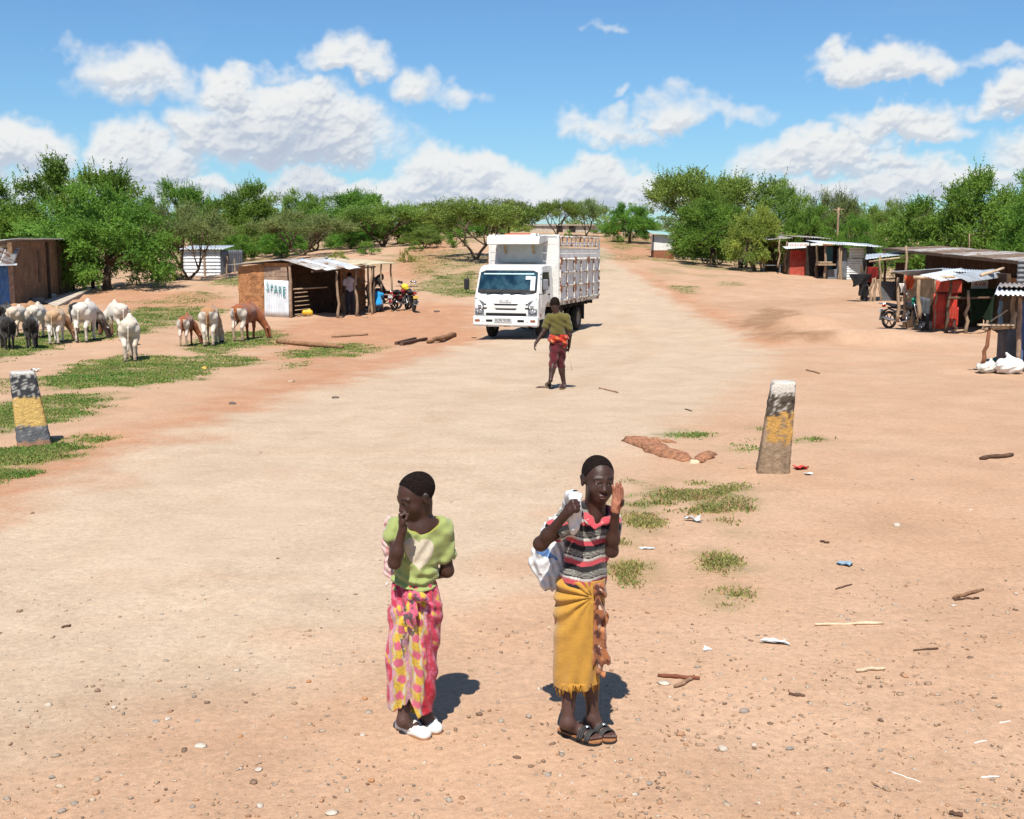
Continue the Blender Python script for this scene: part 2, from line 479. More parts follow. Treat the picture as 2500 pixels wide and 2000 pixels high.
# ------------------------------------------------------------------ implicit surfaces for bodies, animals and soft things
class SDF:
    def __init__(s, lo, hi, vox):
        s.lo = np.array(lo, float); s.vox = vox
        s.n = np.ceil((np.array(hi, float) - s.lo) / vox).astype(int) + 1
        s.D = np.full(s.n, 1e3, np.float32)
        s.ax = [(s.lo[i] + np.arange(s.n[i]) * vox).astype(np.float32) for i in range(3)]
    def blk(s, lo, hi):
        a = np.clip(np.floor((np.array(lo) - s.lo) / s.vox).astype(int), 0, s.n - 1)
        b = np.clip(np.ceil((np.array(hi) - s.lo) / s.vox).astype(int) + 1, 1, s.n)
        sl = tuple(slice(a[i], b[i]) for i in range(3))
        return sl, s.ax[0][sl[0]][:, None, None], s.ax[1][sl[1]][None, :, None], s.ax[2][sl[2]][None, None, :]
    def comb(s, sl, d, k, sub):
        c = s.D[sl]
        if sub:
            if k > 0:
                h = np.clip(.5 - .5 * (c + d) / k, 0, 1); s.D[sl] = c * (1 - h) - d * h + k * h * (1 - h)
            else: s.D[sl] = np.maximum(c, -d)
        elif k > 0:
            h = np.clip(.5 + .5 * (c - d) / k, 0, 1); s.D[sl] = c * (1 - h) + d * h - k * h * (1 - h)
        else: s.D[sl] = np.minimum(c, d)
    def cap(s, a, b, r1, r2=None, k=.02, sub=False, flat=None):
        a, b = np.array(a, float), np.array(b, float); r2 = r1 if r2 is None else r2
        m = max(r1, r2) * (1 if flat is None else max(1, flat[1])) + k + 4 * s.vox
        sl, X, Y, Z = s.blk(np.minimum(a, b) - m, np.maximum(a, b) + m)
        P = [X - a[0], Y - a[1], Z - a[2]]; ab = b - a; L2 = max(ab @ ab, 1e-12)
        t = np.clip((P[0] * ab[0] + P[1] * ab[1] + P[2] * ab[2]) / L2, 0, 1)
        q = [P[i] - t * ab[i] for i in range(3)]
        if flat is not None:
            n = np.array(flat[0], float); n /= np.linalg.norm(n)
            dn = q[0] * n[0] + q[1] * n[1] + q[2] * n[2]; g = 1 / flat[1] - 1
            q = [q[i] + n[i] * dn * g for i in range(3)]
            d = (np.sqrt(q[0] ** 2 + q[1] ** 2 + q[2] ** 2) - (r1 + (r2 - r1) * t)) * min(1, flat[1])
        else:
            d = np.sqrt(q[0] ** 2 + q[1] ** 2 + q[2] ** 2) - (r1 + (r2 - r1) * t)
        s.comb(sl, d.astype(np.float32), k, sub)
    def chain(s, pts, rs, k=.02, **kw):
        for i in range(len(pts) - 1): s.cap(pts[i], pts[i + 1], rs[i], rs[i + 1], k, **kw)
    def ell(s, c, r, M=None, k=.02, sub=False):
        c = np.array(c, float); r = np.array(r, float); m = r.max() + k + 4 * s.vox
        sl, X, Y, Z = s.blk(c - m, c + m); P = [X - c[0], Y - c[1], Z - c[2]]
        if M is not None:
            M = np.array(M, float); P = [M[0, i] * P[0] + M[1, i] * P[1] + M[2, i] * P[2] for i in range(3)]
        k0 = np.sqrt((P[0] / r[0]) ** 2 + (P[1] / r[1]) ** 2 + (P[2] / r[2]) ** 2)
        k1 = np.sqrt((P[0] / r[0] ** 2) ** 2 + (P[1] / r[1] ** 2) ** 2 + (P[2] / r[2] ** 2) ** 2)
        d = k0 * (k0 - 1) / np.maximum(k1, 1e-6)
        s.comb(sl, d.astype(np.float32), k, sub)
    def box(s, c, h, M=None, rnd=.005, k=.01, sub=False):
        c = np.array(c, float); h = np.array(h, float); m = np.linalg.norm(h) + k + 4 * s.vox
        sl, X, Y, Z = s.blk(c - m, c + m); P = [X - c[0], Y - c[1], Z - c[2]]
        if M is not None:
            M = np.array(M, float); P = [M[0, i] * P[0] + M[1, i] * P[1] + M[2, i] * P[2] for i in range(3)]
        q = [np.abs(P[i]) - (h[i] - rnd) for i in range(3)]
        d = np.sqrt(sum(np.maximum(x, 0) ** 2 for x in q)) + np.minimum(np.maximum(np.maximum(q[0], q[1]), q[2]), 0) - rnd
        s.comb(sl, d.astype(np.float32), k, sub)
    def grid(s): return s.ax[0][:, None, None], s.ax[1][None, :, None], s.ax[2][None, None, :]
    def plane(s, p, n):
        """keep the side the normal points away from"""
        X, Y, Z = s.grid(); n = np.array(n, float); n /= np.linalg.norm(n); p = np.array(p, float)
        s.D = np.maximum(s.D, ((X - p[0]) * n[0] + (Y - p[1]) * n[1] + (Z - p[2]) * n[2]).astype(np.float32))
    def add(s, fn):
        X, Y, Z = s.grid(); s.D = s.D + fn(X, Y, Z).astype(np.float32)
    def mesh(s, name, color=None, off=(0, 0, 0)):
        D = s.D; S = D < 0
        n = np.array(D.shape)
        c8 = [(i, j, k) for i in (0, 1) for j in (0, 1) for k in (0, 1)]
        sv = [S[i:n[0] - 1 + i, j:n[1] - 1 + j, k:n[2] - 1 + k] for i, j, k in c8]
        anyv = np.logical_or.reduce(sv); allv = np.logical_and.reduce(sv)
        act = np.argwhere(anyv & ~allv)
        vals = np.stack([D[act[:, 0] + i, act[:, 1] + j, act[:, 2] + k] for i, j, k in c8], 1)
        pos = np.zeros((len(act), 3)); cnt = np.zeros(len(act))
        for a in range(8):
            for ax in range(3):
                if c8[a][ax] == 0:
                    bq = list(c8[a]); bq[ax] = 1; b = c8.index(tuple(bq))
                    va, vb = vals[:, a], vals[:, b]; mk = (va < 0) != (vb < 0)
                    t = np.where(mk, va / np.where(mk, va - vb, 1), 0)
                    p = np.tile(np.array(c8[a], float), (len(act), 1)); p[:, ax] += t
                    pos += p * mk[:, None]; cnt += mk
        V = (act + pos / cnt[:, None]) * s.vox + s.lo
        idx = np.full(n - 1, -1, np.int32); idx[act[:, 0], act[:, 1], act[:, 2]] = np.arange(len(act))
        Q = []
        for ax in range(3):
            o = [(0, 1, 2), (1, 2, 0), (2, 0, 1)][ax]; u, w = o[1], o[2]
            sa = [slice(None)] * 3; sb = [slice(None)] * 3; sa[ax] = slice(0, -1); sb[ax] = slice(1, None)
            E = np.argwhere(S[tuple(sa)] != S[tuple(sb)])
            E = E[(E[:, u] > 0) & (E[:, w] > 0) & (E[:, u] < n[u] - 1) & (E[:, w] < n[w] - 1)]
            ins = S[E[:, 0], E[:, 1], E[:, 2]]
            def cell(du, dw):
                e = E.copy(); e[:, u] -= du; e[:, w] -= dw; return idx[e[:, 0], e[:, 1], e[:, 2]]
            q = np.stack([cell(1, 1), cell(0, 1), cell(0, 0), cell(1, 0)], 1)
            q[~ins] = q[~ins][:, ::-1]
            Q.append(q)
        Q = np.concatenate(Q); Q = Q[(Q >= 0).all(1)]
        C = color(V) if color is not None else None
        return npmesh(name, V - np.array(off), Q, True, C)
def vfbm(V, sc, seed=0.0):
    """cheap smooth noise on an (N,3) array, about -1..1"""
    V = np.asarray(V) * sc + seed; r = np.zeros(len(V)); a = 1.0
    for i in range(3):
        x, y, z = V[:, 0], V[:, 1], V[:, 2]
        r += a * np.sin(x * 1.9 + 1.7 * np.sin(y * 1.3 + i) + .7) * np.sin(y * 2.1 + 1.5 * np.sin(z * 1.7 + 2 * i)) * np.cos(z * 1.6 + 1.9 * np.sin(x * 1.1 + 3 * i))
        V = V * 2.03 + 11.3; a *= .5
    return r
def basis(f, u=(0, 0, 1)):
    """columns: right, forward, up for a forward direction"""
    f = Vector(f).normalized(); r = f.cross(Vector(u)).normalized(); u2 = r.cross(f)
    return Matrix((r, f, u2)).transposed()

# ================================================================== GROUND
def poly_world(pts): return GN([p[0] for p in pts], [p[1] for p in pts])
def poly_sd(P, X, Y):
    """signed distance (positive inside) to a polygon for arrays"""
    d = np.full(X.shape, 1e9); ins = np.zeros(X.shape, bool); n = len(P)
    for i in range(n):
        x0, y0 = P[i]; x1, y1 = P[(i + 1) % n]; ex, ey = x1 - x0, y1 - y0
        t = np.clip(((X - x0) * ex + (Y - y0) * ey) / (ex * ex + ey * ey + 1e-12), 0, 1)
        d = np.minimum(d, np.hypot(X - x0 - t * ex, Y - y0 - t * ey))
        with np.errstate(divide='ignore', invalid='ignore'):
            c = ((y0 > Y) != (y1 > Y)) & (X < (x1 - x0) * (Y - y0) / (y1 - y0 + 1e-15) + x0)
        ins ^= c
    return np.where(ins, d, -d)
ROAD = poly_world([(-500, 1230), (0, 1045), (350, 905), (700, 800), (1000, 715), (1190, 640), (1240, 590), (1262, 560), (1240, 530), (1275, 508), (1300, 535), (1310, 560), (1335, 574), (1420, 620), (1560, 690), (1640, 745), (1560, 830), (1330, 960), (1080, 1220), (700, 1420), (0, 1640), (-500, 1720)])
REDS = [poly_world(p) for p in [
    [(-500, 1180), (0, 985), (300, 895), (600, 790), (860, 735), (1000, 690), (1010, 716), (700, 806), (350, 915), (0, 1060), (-500, 1250)],
    [(520, 700), (700, 668), (900, 640), (1000, 645), (1000, 700), (800, 735), (640, 780)],
    [(812, 578), (845, 535), (885, 512), (965, 500), (945, 540), (890, 588), (850, 590)],
    [(1335, 568), (1420, 604), (1570, 676), (1660, 718), (1600, 728), (1540, 690), (1420, 628)],
    [(150, 625), (240, 612), (460, 620), (500, 650), (250, 655)],
    [(1150, 500), (1400, 495), (1400, 545), (1290, 555), (1270, 520)],
]]
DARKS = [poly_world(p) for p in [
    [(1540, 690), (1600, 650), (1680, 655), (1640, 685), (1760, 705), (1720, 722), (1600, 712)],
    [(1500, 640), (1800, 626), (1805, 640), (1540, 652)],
    [(1790, 1085), (1880, 1075), (1990, 1100), (1900, 1125), (1800, 1120)],  # shadow of a slight dip, painted darker into the soil
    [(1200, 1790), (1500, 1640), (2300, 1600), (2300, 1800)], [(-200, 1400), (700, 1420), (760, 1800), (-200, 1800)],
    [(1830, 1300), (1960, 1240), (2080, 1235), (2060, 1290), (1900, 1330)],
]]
GRASS = [  # outline, density
    ([(-400, 960), (0, 945), (120, 925), (225, 917), (190, 940), (120, 968), (60, 985), (0, 1007), (-400, 1090)], 1.0),
    ([(-300, 880), (0, 845), (95, 835), (150, 830), (238, 826), (230, 850), (140, 885), (60, 892), (0, 915), (-300, 960)], 1.0),
    ([(80, 800), (160, 770), (280, 762), (390, 768), (470, 772), (415, 800), (300, 815), (200, 815), (120, 822), (90, 815)], .95),
    ([(-250, 730), (0, 705), (150, 697), (250, 680), (330, 700), (220, 715), (130, 725), (60, 745), (0, 760), (-250, 790)], 1.0),
    ([(150, 770), (250, 745), (400, 752), (470, 745), (560, 765), (480, 775), (300, 780)], .6),
    ([(385, 728), (440, 705), (560, 695), (602, 708), (575, 725), (500, 738), (440, 745)], 1.0),
    ([(590, 748), (680, 722), (760, 725), (815, 732), (730, 750), (640, 756)], .85),
    ([(270, 655), (330, 645), (410, 645), (500, 652), (420, 675), (330, 692), (260, 690)], .8),
    ([(150, 640), (240, 665), (330, 670), (290, 700), (150, 700)], .55),
    ([(868, 600), (930, 580), (1005, 568), (1005, 625), (930, 620), (885, 612)], .9),
    ([(850, 540), (990, 520), (1010, 560), (930, 578), (880, 590)], .45),
    ([(1322, 1045), (1350, 1022), (1400, 1012), (1450, 1030), (1520, 1020), (1572, 1030), (1530, 1065), (1480, 1075), (1455, 1060), (1380, 1065), (1350, 1095), (1325, 1085)], 1.0),
    ([(1325, 1098), (1360, 1090), (1380, 1108), (1340, 1112)], .9), ([(1470, 1105), (1510, 1095), (1545, 1100), (1530, 1115)], .6),
    ([(1415, 918), (1450, 908), (1490, 920), (1450, 925)], .9), ([(1570, 905), (1600, 898), (1620, 905), (1600, 912)], .7),
    ([(1530, 945), (1580, 925), (1600, 945), (1560, 952)], .6), ([(1640, 925), (1720, 920), (1760, 928), (1680, 936)], .5),
    ([(1290, 1195), (1310, 1178), (1335, 1190), (1310, 1210)], .9), ([(1345, 1190), (1365, 1180), (1390, 1192), (1360, 1202)], .9),
    ([(1480, 1195), (1505, 1180), (1550, 1190), (1530, 1208), (1490, 1205)], .8), ([(1290, 1215), (1320, 1208), (1335, 1222), (1305, 1232)], .7),
    ([(1480, 1170), (1510, 1160), (1540, 1172), (1500, 1180)], .5), ([(1290, 1140), (1320, 1135), (1325, 1150), (1300, 1152)], .5),
    ([(1490, 1245), (1530, 1238), (1520, 1250)], .5), ([(1540, 1250), (1590, 1246), (1570, 1256)], .5), ([(1500, 1275), (1540, 1270), (1520, 1283)], .4),
    ([(1500, 596), (1560, 594), (1570, 602), (1520, 604)], .5), ([(1400, 603), (1460, 600), (1470, 620), (1430, 618)], .6),
    ([(1290, 545), (1400, 535), (1480, 546), (1400, 552)], .4), ([(1290, 500), (1340, 505), (1330, 525), (1285, 525)], .6),
    ([(460, 765), (530, 757), (545, 768), (480, 773)], .8), ([(560, 780), (650, 760), (640, 772), (600, 782)], .35), ([(0, 800), (90, 795), (70, 815), (0, 830)], .5),
    ([(470, 585), (520, 582), (520, 605), (440, 600)], .9), ([(250, 640), (420, 610), (500, 625), (420, 640)], .35), ([(150, 565), (215, 560), (215, 600), (150, 605)], .8),
]
GPOLY = [(poly_world(p), d) for p, d in GRASS]

def cnoise(x, y, s, seed=0):
    return vfbm(np.stack([np.ravel(x), np.ravel(y), np.full(np.size(x), seed * 1.37 + .5)], 1), s, seed).reshape(np.shape(x))

def build_ground():
    ys = [-40, -20, -8, -3, 0, 1.5, 2.6]
    y = 2.6; st = .075
    while y < 260: y += st; ys.append(y); st = max(.075, .0125 * y)
    ys += [300, 360, 450, 600, 900, 1500, 3000]
    ys = np.array(ys); nx = 420
    s = np.linspace(-1, 1, nx); t = np.sign(s) * (.72 * np.abs(s) + .28 * np.abs(s) ** 5)
    W = np.where(ys < 0, 14, 14 + .72 * np.maximum(ys, 0)) + np.maximum(ys - 260, 0) * 1.2
    X = W[:, None] * t[None, :]; Y = np.repeat(ys[:, None], nx, 1)
    Z = H(X, Y)
    rough = .35 + .65 * ss(2.5, 6, -poly_sd(ROAD, X, Y))
    Z = Z + (.006 * cnoise(X, Y, 6.0, 1) + .010 * cnoise(X, Y, 2.2, 2) * rough) * (1 - ss(60, 100, Y))
    # rut beside the buried log
    road = ss(-.5, .7, poly_sd(ROAD, X, Y) + .5 * cnoise(X, Y, 1.1, 3))
    red = np.zeros_like(X)
    for P in REDS: red = np.maximum(red, ss(-.9, .8, poly_sd(P, X, Y) + .7 * cnoise(X, Y, .9, 4)))
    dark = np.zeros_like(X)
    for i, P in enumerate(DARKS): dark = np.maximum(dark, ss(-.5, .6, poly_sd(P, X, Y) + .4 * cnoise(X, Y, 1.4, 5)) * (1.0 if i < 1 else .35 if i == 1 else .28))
    gr = np.zeros_like(X)
    for P, d in GPOLY: gr = np.maximum(gr, ss(-.3, .35, poly_sd(P, X, Y) + .35 * cnoise(X, Y, 1.6, 6)) * d)
    hill = ss(60, 90, Y) * ss(-.1, .5, cnoise(X, Y, .16, 7)) * .75
    gr = np.maximum(gr, hill)
    lat = poly_sd(ROAD, X, Y); trk = np.sin(lat * 3.3 + .8 * cnoise(X, Y, .25, 21)) * np.sin(lat * 1.13 + 1.3) * ss(.3, 1.5, lat) * (.4 + .6 * ss(-.5, .6, cnoise(X, Y, .3, 22)))
    Z = Z - .012 * trk * (Y < 60)
    V = np.stack([X.ravel(), Y.ravel(), Z.ravel()], 1)
    ny = len(ys); i = np.arange(ny - 1)[:, None] * nx + np.arange(nx - 1)[None, :]
    Q = np.stack([i, i + 1, i + nx + 1, i + nx], -1).reshape(-1, 4)
    C = np.stack([road.ravel(), red.ravel(), gr.ravel(), dark.ravel()], 1)
    me = npmesh('ground', V, Q, True, C)
    a_ = me.attributes.new('track', 'FLOAT', 'POINT'); a_.data.foreach_set('value', trk.ravel().astype(np.float32))
    m = bpy.data.materials.new('sandy_soil'); m.use_nodes = True; nt = m.node_tree; b = NB(nt); p = nt.nodes['Principled BSDF']
    at = b.n('ShaderNodeAttribute', attribute_name='Col'); sp = b.n('ShaderNodeSeparateColor'); b.put(sp.inputs[0], at.outputs['Color'])
    geo = b.n('ShaderNodeNewGeometry'); pos = geo.outputs['Position']
    nA = b.noise(pos, .35, 4, .6).outputs[0]; nB = b.noise(pos, 3.0, 5, .65).outputs[0]; nC = b.noise(pos, 22, 4, .7).outputs[0]; nD = b.noise(pos, 110, 2, .7).outputs[0]
    nS = b.noise(b.v('MULTIPLY', pos, (.35, 1.6, 1)), .9, 4, .6).outputs[0]
    base = b.mix(b.mr(nA, .3, .7), (0.422, 0.275, 0.182, 1), (0.400, 0.248, 0.156, 1))
    rd = b.mix(b.mr(nB, .3, .7), (0.430, 0.330, 0.238, 1), (0.408, 0.306, 0.216, 1))
    c = b.mix(b.m('MULTIPLY', sp.outputs[0], b.mr(nS, .25, .5, .75, 1)), base, rd)
    c = b.mix(b.m('MULTIPLY', sp.outputs[1], b.mr(nB, .25, .65, .35, .95)), c, (0.371, 0.187, 0.105, 1))
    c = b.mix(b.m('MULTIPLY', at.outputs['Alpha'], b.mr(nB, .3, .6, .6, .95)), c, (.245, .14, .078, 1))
    nM = b.noise(pos, 1.1, 5, .7).outputs[0]; mo = b.mr(nM, .33, .72, 1.04, .92); mc = b.n('ShaderNodeCombineColor'); [b.put(mc.inputs[k], b.m('POWER', mo, (1, 1.15, 1.3)[k])) for k in range(3)]; c = b.mix(1.0, c, mc.outputs[0], 'MULTIPLY')
    gm = b.m('MULTIPLY', sp.outputs[2], b.mr(b.m('ADD', b.m('MULTIPLY', nB, .5), b.m('MULTIPLY', nC, .5)), .38, .56, .0, .9))
    c = b.mix(gm, c, (0.080, 0.112, 0.023, 1))
    sc = b.mr(nC, .25, .75, .86, 1.12); sd = b.mr(nD, .25, .75, .86, 1.13)
    f = b.m('MULTIPLY', sc, sd); cm = b.n('ShaderNodeCombineColor'); [b.put(cm.inputs[k], f) for k in range(3)]
    c = b.mix(1.0, c, cm.outputs[0], 'MULTIPLY')
    tk = b.n('ShaderNodeAttribute', attribute_name='track'); c = b.mix(b.m('MULTIPLY', b.mr(tk.outputs['Fac'], .1, .9), .30), c, (0.351, 0.235, 0.152, 1)); c = b.mix(b.m('MULTIPLY', b.mr(tk.outputs['Fac'], -.1, -.9), .35), c, (0.442, 0.341, 0.253, 1))
    # little stones pressed into the surface
    vo = b.n('ShaderNodeTexVoronoi', feature='F1'); b.put(vo.inputs['Vector'], pos); vo.inputs['Scale'].default_value = 26
    vc = b.n('ShaderNodeSeparateColor'); b.put(vc.inputs[0], vo.outputs['Color'])
    pick = b.m('MULTIPLY', b.mr(vc.outputs[0], .86, .88), b.mr(vo.outputs['Distance'], .30, .22))
    c = b.mix(b.m('MULTIPLY', pick, .55), c, b.mix(vc.outputs[1], (0.231, 0.150, 0.102, 1), (0.421, 0.341, 0.271, 1)))
    b.put(p.inputs['Base Color'], c)
    p.inputs['Roughness'].default_value = .95; p.inputs['Specular IOR Level'].default_value = .12
    hgt = b.m('ADD', b.m('MULTIPLY', nC, .40), b.m('MULTIPLY', nD, .16)); hgt = b.m('ADD', hgt, b.m('MULTIPLY', nM, 1.6)); fp = b.n('ShaderNodeTexVoronoi', feature='F1'); b.put(fp.inputs['Vector'], pos); fp.inputs['Scale'].default_value = 3.4; hgt = b.m('ADD', hgt, b.mr(fp.outputs['Distance'], .05, .30, -.45, 0)); hgt = b.m('ADD', hgt, b.m('MULTIPLY', pick, .35)); hgt = b.m('ADD', hgt, b.m('MULTIPLY', nB, 1.2))
    bp = b.n('ShaderNodeBump'); bp.inputs['Strength'].default_value = .42; bp.inputs['Distance'].default_value = .03
    b.put(bp.inputs['Height'], hgt); nt.links.new(bp.outputs[0], p.inputs['Normal'])
    o = link('ground', me, m); tag(o, 'sandy tan dirt road and bare ground', None, kind='structure')
build_ground()

def in_poly(P, x, y):
    return poly_sd(P, x, y)
def build_grass():
    rng = np.random.default_rng(3)
    VV = []; CC = []
    for (P, dens), (D_, _) in zip(GPOLY, GRASS):
        px = np.array(D_, float); lo = px.min(0); hi = px.max(0)
        area = (hi - lo).prod(); n = int(area * .85 * dens)
        if hi[1] > 1000 or (hi - lo).max() < 120: n = int(area * .85 * dens)
        if lo[1] < 640: n = int(area * .45 * dens)
        xs = rng.uniform(lo[0], hi[0], n); ys = rng.uniform(lo[1], hi[1], n)
        if n < 1: continue
        pts = GN(xs, ys)
        keep = (poly_sd(P, pts[:, 0], pts[:, 1]) + .3 * cnoise(pts[:, 0], pts[:, 1], 1.6, 6) + np.minimum(.5, .1 + .012 * np.hypot(pts[:, 0], pts[:, 1])) * 1.1 * cnoise(pts[:, 0], pts[:, 1], 3.2, 8) + .22 * cnoise(pts[:, 0], pts[:, 1], 9., 12)) > .16
        pr = np.clip(.45 + .75 * cnoise(pts[:, 0], pts[:, 1], 2.3 if lo[1] > 990 else .9, 15) + .5 * cnoise(pts[:, 0], pts[:, 1], 7 if lo[1] > 990 else 2.4, 16), .02, 1)
        pts = pts[keep & (rng.uniform(0, 1, len(pts)) < pr)]
        if len(pts) == 0: continue
        nb = 4
        pts = np.repeat(pts, nb, 0); m_ = len(pts)
        dist = np.hypot(pts[:, 0], pts[:, 1])
        sp = .035 + .0022 * dist
        x = pts[:, 0] + rng.normal(0, 1, m_) * sp; y = pts[:, 1] + rng.normal(0, 1, m_) * sp
        z = H(x, y)
        h = rng.uniform(.008, .030, m_) * (1 + .006 * dist); w = (.004 + .0006 * dist) * rng.uniform(.7, 1.5, m_)
        a = rng.uniform(0, 2 * np.pi, m_); lean = rng.uniform(.2, 1.3, m_) * h; la = rng.uniform(0, 2 * np.pi, m_)
        b0 = np.stack([x - np.cos(a) * w, y - np.sin(a) * w, z - .005], 1); b1 = np.stack([x + np.cos(a) * w, y + np.sin(a) * w, z - .005], 1)
        tp = np.stack([x + np.cos(la) * lean, y + np.sin(la) * lean, z + h], 1)
        VV.append(np.stack([b0, b1, tp], 1).reshape(-1, 3))
        t = np.clip(.5 + .45 * cnoise(x, y, .7, 9) + rng.normal(0, .22, m_), 0, 1)[:, None]
        c = np.array([.095, .22, .028]) * (1 - t) + np.array([.30, .33, .085]) * t
        dry = rng.uniform(0, 1, m_) < np.clip(.22 + .3 * cnoise(x, y, 1.5, 33), .05, .7); c[dry] = np.array([.36, .30, .12]) * rng.uniform(.8, 1.2, (dry.sum(), 1))
        if hi[1] > 1000 and lo[0] > 1200: c = c * np.array([1.45, 1.02, 1.5])
        CC.append(np.repeat(c, 3, 0))
    V = np.concatenate(VV); C = np.concatenate(CC)
    me = npmesh('grass', V, np.arange(len(V)).reshape(-1, 3), False, C)
    o = link('grass', me, leaf_mat('grass_blade')); tag(o, 'short green grass growing in ragged patches on the dirt', 'grass', kind='stuff')
build_grass()

# ================================================================== TREES
BARK = mat('bark', (.13, .085, .055), .95, .35, 9, .8, 30)
LEAF = leaf_mat('acacia_leaf')
def tree_meshes(seed, Ht, Rr, kind, ntw=1250, nl=13, base_c=(.062, .150, .022), nclump=46, low0=.28):
    rng = np.random.default_rng(seed); random.seed(seed)
    umb = kind == 'umbrella'
    # --- crown clumps
    cl = []
    while len(cl) < nclump:
        r = rng.uniform(0, 1) ** .42; a = rng.uniform(0, 2 * np.pi)
        if umb: zt, zb = 1 - .25 * r ** 2.5, .58 + .06 * r
        elif kind == 'bush': zt, zb = math.sqrt(max(0, 1 - .95 * r * r)), .04
        else: zt, zb = 1 - .50 * r ** 2.4, low0 - .10 * r
        q = rng.uniform(0, 1) ** (.55 if not umb else .7)
        z = zb + (zt - zb) * q
        lob = 1 + .16 * math.sin(3 * a + seed) + .10 * math.sin(5 * a + 2.2 * seed)
        cl.append((Rr * r * math.cos(a) * .92 * lob, Rr * r * math.sin(a) * .92 * lob, Ht * z * (1 + .06 * math.sin(4 * a + seed * 1.3))))
    cl = np.array(cl); rc = rng.uniform(.14, .24, nclump) * Rr * (1 if nclump < 100 else .80)
    ci = rng.integers(0, nclump, ntw)
    o = rng.normal(0, 1, (ntw, 3)); o /= np.linalg.norm(o, axis=1)[:, None]
    o = o * (rng.uniform(0, 1, ntw) ** .45)[:, None] * rc[ci][:, None]; o[:, 2] *= .62
    c0 = cl[ci] + o
    mid = np.array([0, 0, Ht * (.55 if not umb else .6)])
    out = c0 - mid; out /= np.linalg.norm(out, axis=1)[:, None]
    dr = out * .55 + np.array([0, 0, .45]) + rng.normal(0, .45, (ntw, 3)); 
    low = c0[:, 2] < Ht * .5
    dr[low, 2] -= .55
    dr /= np.linalg.norm(dr, axis=1)[:, None]
    ln = rng.uniform(.35, .85, ntw) * (Rr / 4) ** .5
    # a few long wispy shoots on top
    wis = rng.uniform(0, 1, ntw) < .10
    top = wis & (c0[:, 2] > Ht * .72); ln[top] *= 1.7; dr[top] = dr[top] * .5 + np.array([0, 0, .8]); dr /= np.linalg.norm(dr, axis=1)[:, None]
    tt = np.tile(np.linspace(.08, 1, nl), (ntw, 1)) + rng.uniform(-.03, .03, (ntw, nl))
    P = c0[:, None, :] + dr[:, None, :] * (ln[:, None] * tt)[:, :, None]
    P[:, :, 2] -= (.10 * tt ** 2 * ln[:, None])
    P = P.reshape(-1, 3); N = len(P)
    D = np.repeat(dr, nl, 0) + rng.normal(0, .75, (N, 3)); D /= np.linalg.norm(D, axis=1)[:, None]
    U = np.cross(D, rng.normal(0, 1, (N, 3))); U /= np.linalg.norm(U, axis=1)[:, None] + 1e-9
    ll = rng.uniform(.085, .19, N)[:, None] * (Rr / 4) ** .35; lw = rng.uniform(.023, .045, N)[:, None] * (Rr / 4) ** .35
    q = np.stack([P, P + D * ll * .5 + U * lw, P + D * ll, P + D * ll * .5 - U * lw], 1).reshape(-1, 3)
    tone = np.clip(.5 + .28 * rng.normal(0, 1, nclump)[np.repeat(ci, nl)] + .15 * rng.normal(0, 1, N), 0, 1)[:, None]
    base = np.array(base_c)
    c = base * .72 * (1 - tone) + base * np.array([1.55, 1.28, 1.35]) * tone
    crown = npmesh('crown', q, np.arange(len(q)).reshape(-1, 4), False, np.repeat(c, 4, 0))
    # --- trunk and limbs
    mb = MB()
    if kind != 'bush':
        fork = Ht * (rng.uniform(.16, .26)); ntr = int(rng.integers(1, 4)) if not umb else int(rng.integers(2, 4))
        tr0 = .035 * Ht
        for k in range(ntr):
            a0 = 2 * math.pi * (k + rng.uniform(0, .6)) / ntr
            bx, by = (.10 * math.cos(a0), .10 * math.sin(a0)) if ntr > 1 else (0, 0)
            lean = rng.uniform(.05, .22) * Ht if ntr > 1 else rng.uniform(0, .05) * Ht
            f = Vector((bx + math.cos(a0) * lean, by + math.sin(a0) * lean, fork * rng.uniform(.9, 1.4)))
            midp = Vector((bx + f.x * .35, by + f.y * .35, f.z * .5)) + Vector(rng.normal(0, .05, 3))
            r0 = tr0 / math.sqrt(ntr) * 1.15
            mb.tube([(bx, by, -.3), (bx, by, .05), midp, f], [r0 * 1.35, r0 * 1.1, r0 * .85, r0 * .75], 8, wob=.12)
            nlimb = 5 if ntr == 1 else 3
            for j in range(nlimb):
                t = cl[rng.integers(0, nclump)]
                if ntr > 1 and (t[0] * math.cos(a0) + t[1] * math.sin(a0)) < -.2 * Rr: t = t * np.array([-1, -1, 1])
                T = Vector(t); m1 = f.lerp(T, .45) + Vector((0, 0, .07 * Ht)) + Vector(rng.normal(0, .12, 3))
                mb.tube([f, f.lerp(m1, .5) + Vector(rng.normal(0, .07, 3)), m1, m1.lerp(T, .6), T], [r0 * .6, r0 * .48, r0 * .36, r0 * .24, r0 * .1], 6, wob=.1)
                for h in range(4):
                    T2 = Vector(cl[np.argsort(((cl - np.array(m1)) ** 2).sum(1))[rng.integers(0, 9)]])
                    s0 = f.lerp(m1, rng.uniform(.5, 1.0))
                    mb.tube([s0, s0.lerp(T2, .5) + Vector(rng.normal(0, .12, 3)), T2], [r0 * .26, r0 * .17, r0 * .06], 5)
    else:
        for j in range(7):
            T = Vector(cl[rng.integers(0, nclump)]); mb.tube([(0, 0, -.05), T * .5 + Vector(rng.normal(0, .05, 3)), T], [.03, .02, .008], 5)
    o_ = mb.build('trunk', BARK); tm = o_.data; bpy.data.objects.remove(o_)
    return crown, tm
DG = (.130, .285, .036); BG = (.140, .285, .038); GG = (.200, .290, .090); YG = (.24, .32, .055); OG = (.175, .290, .052)
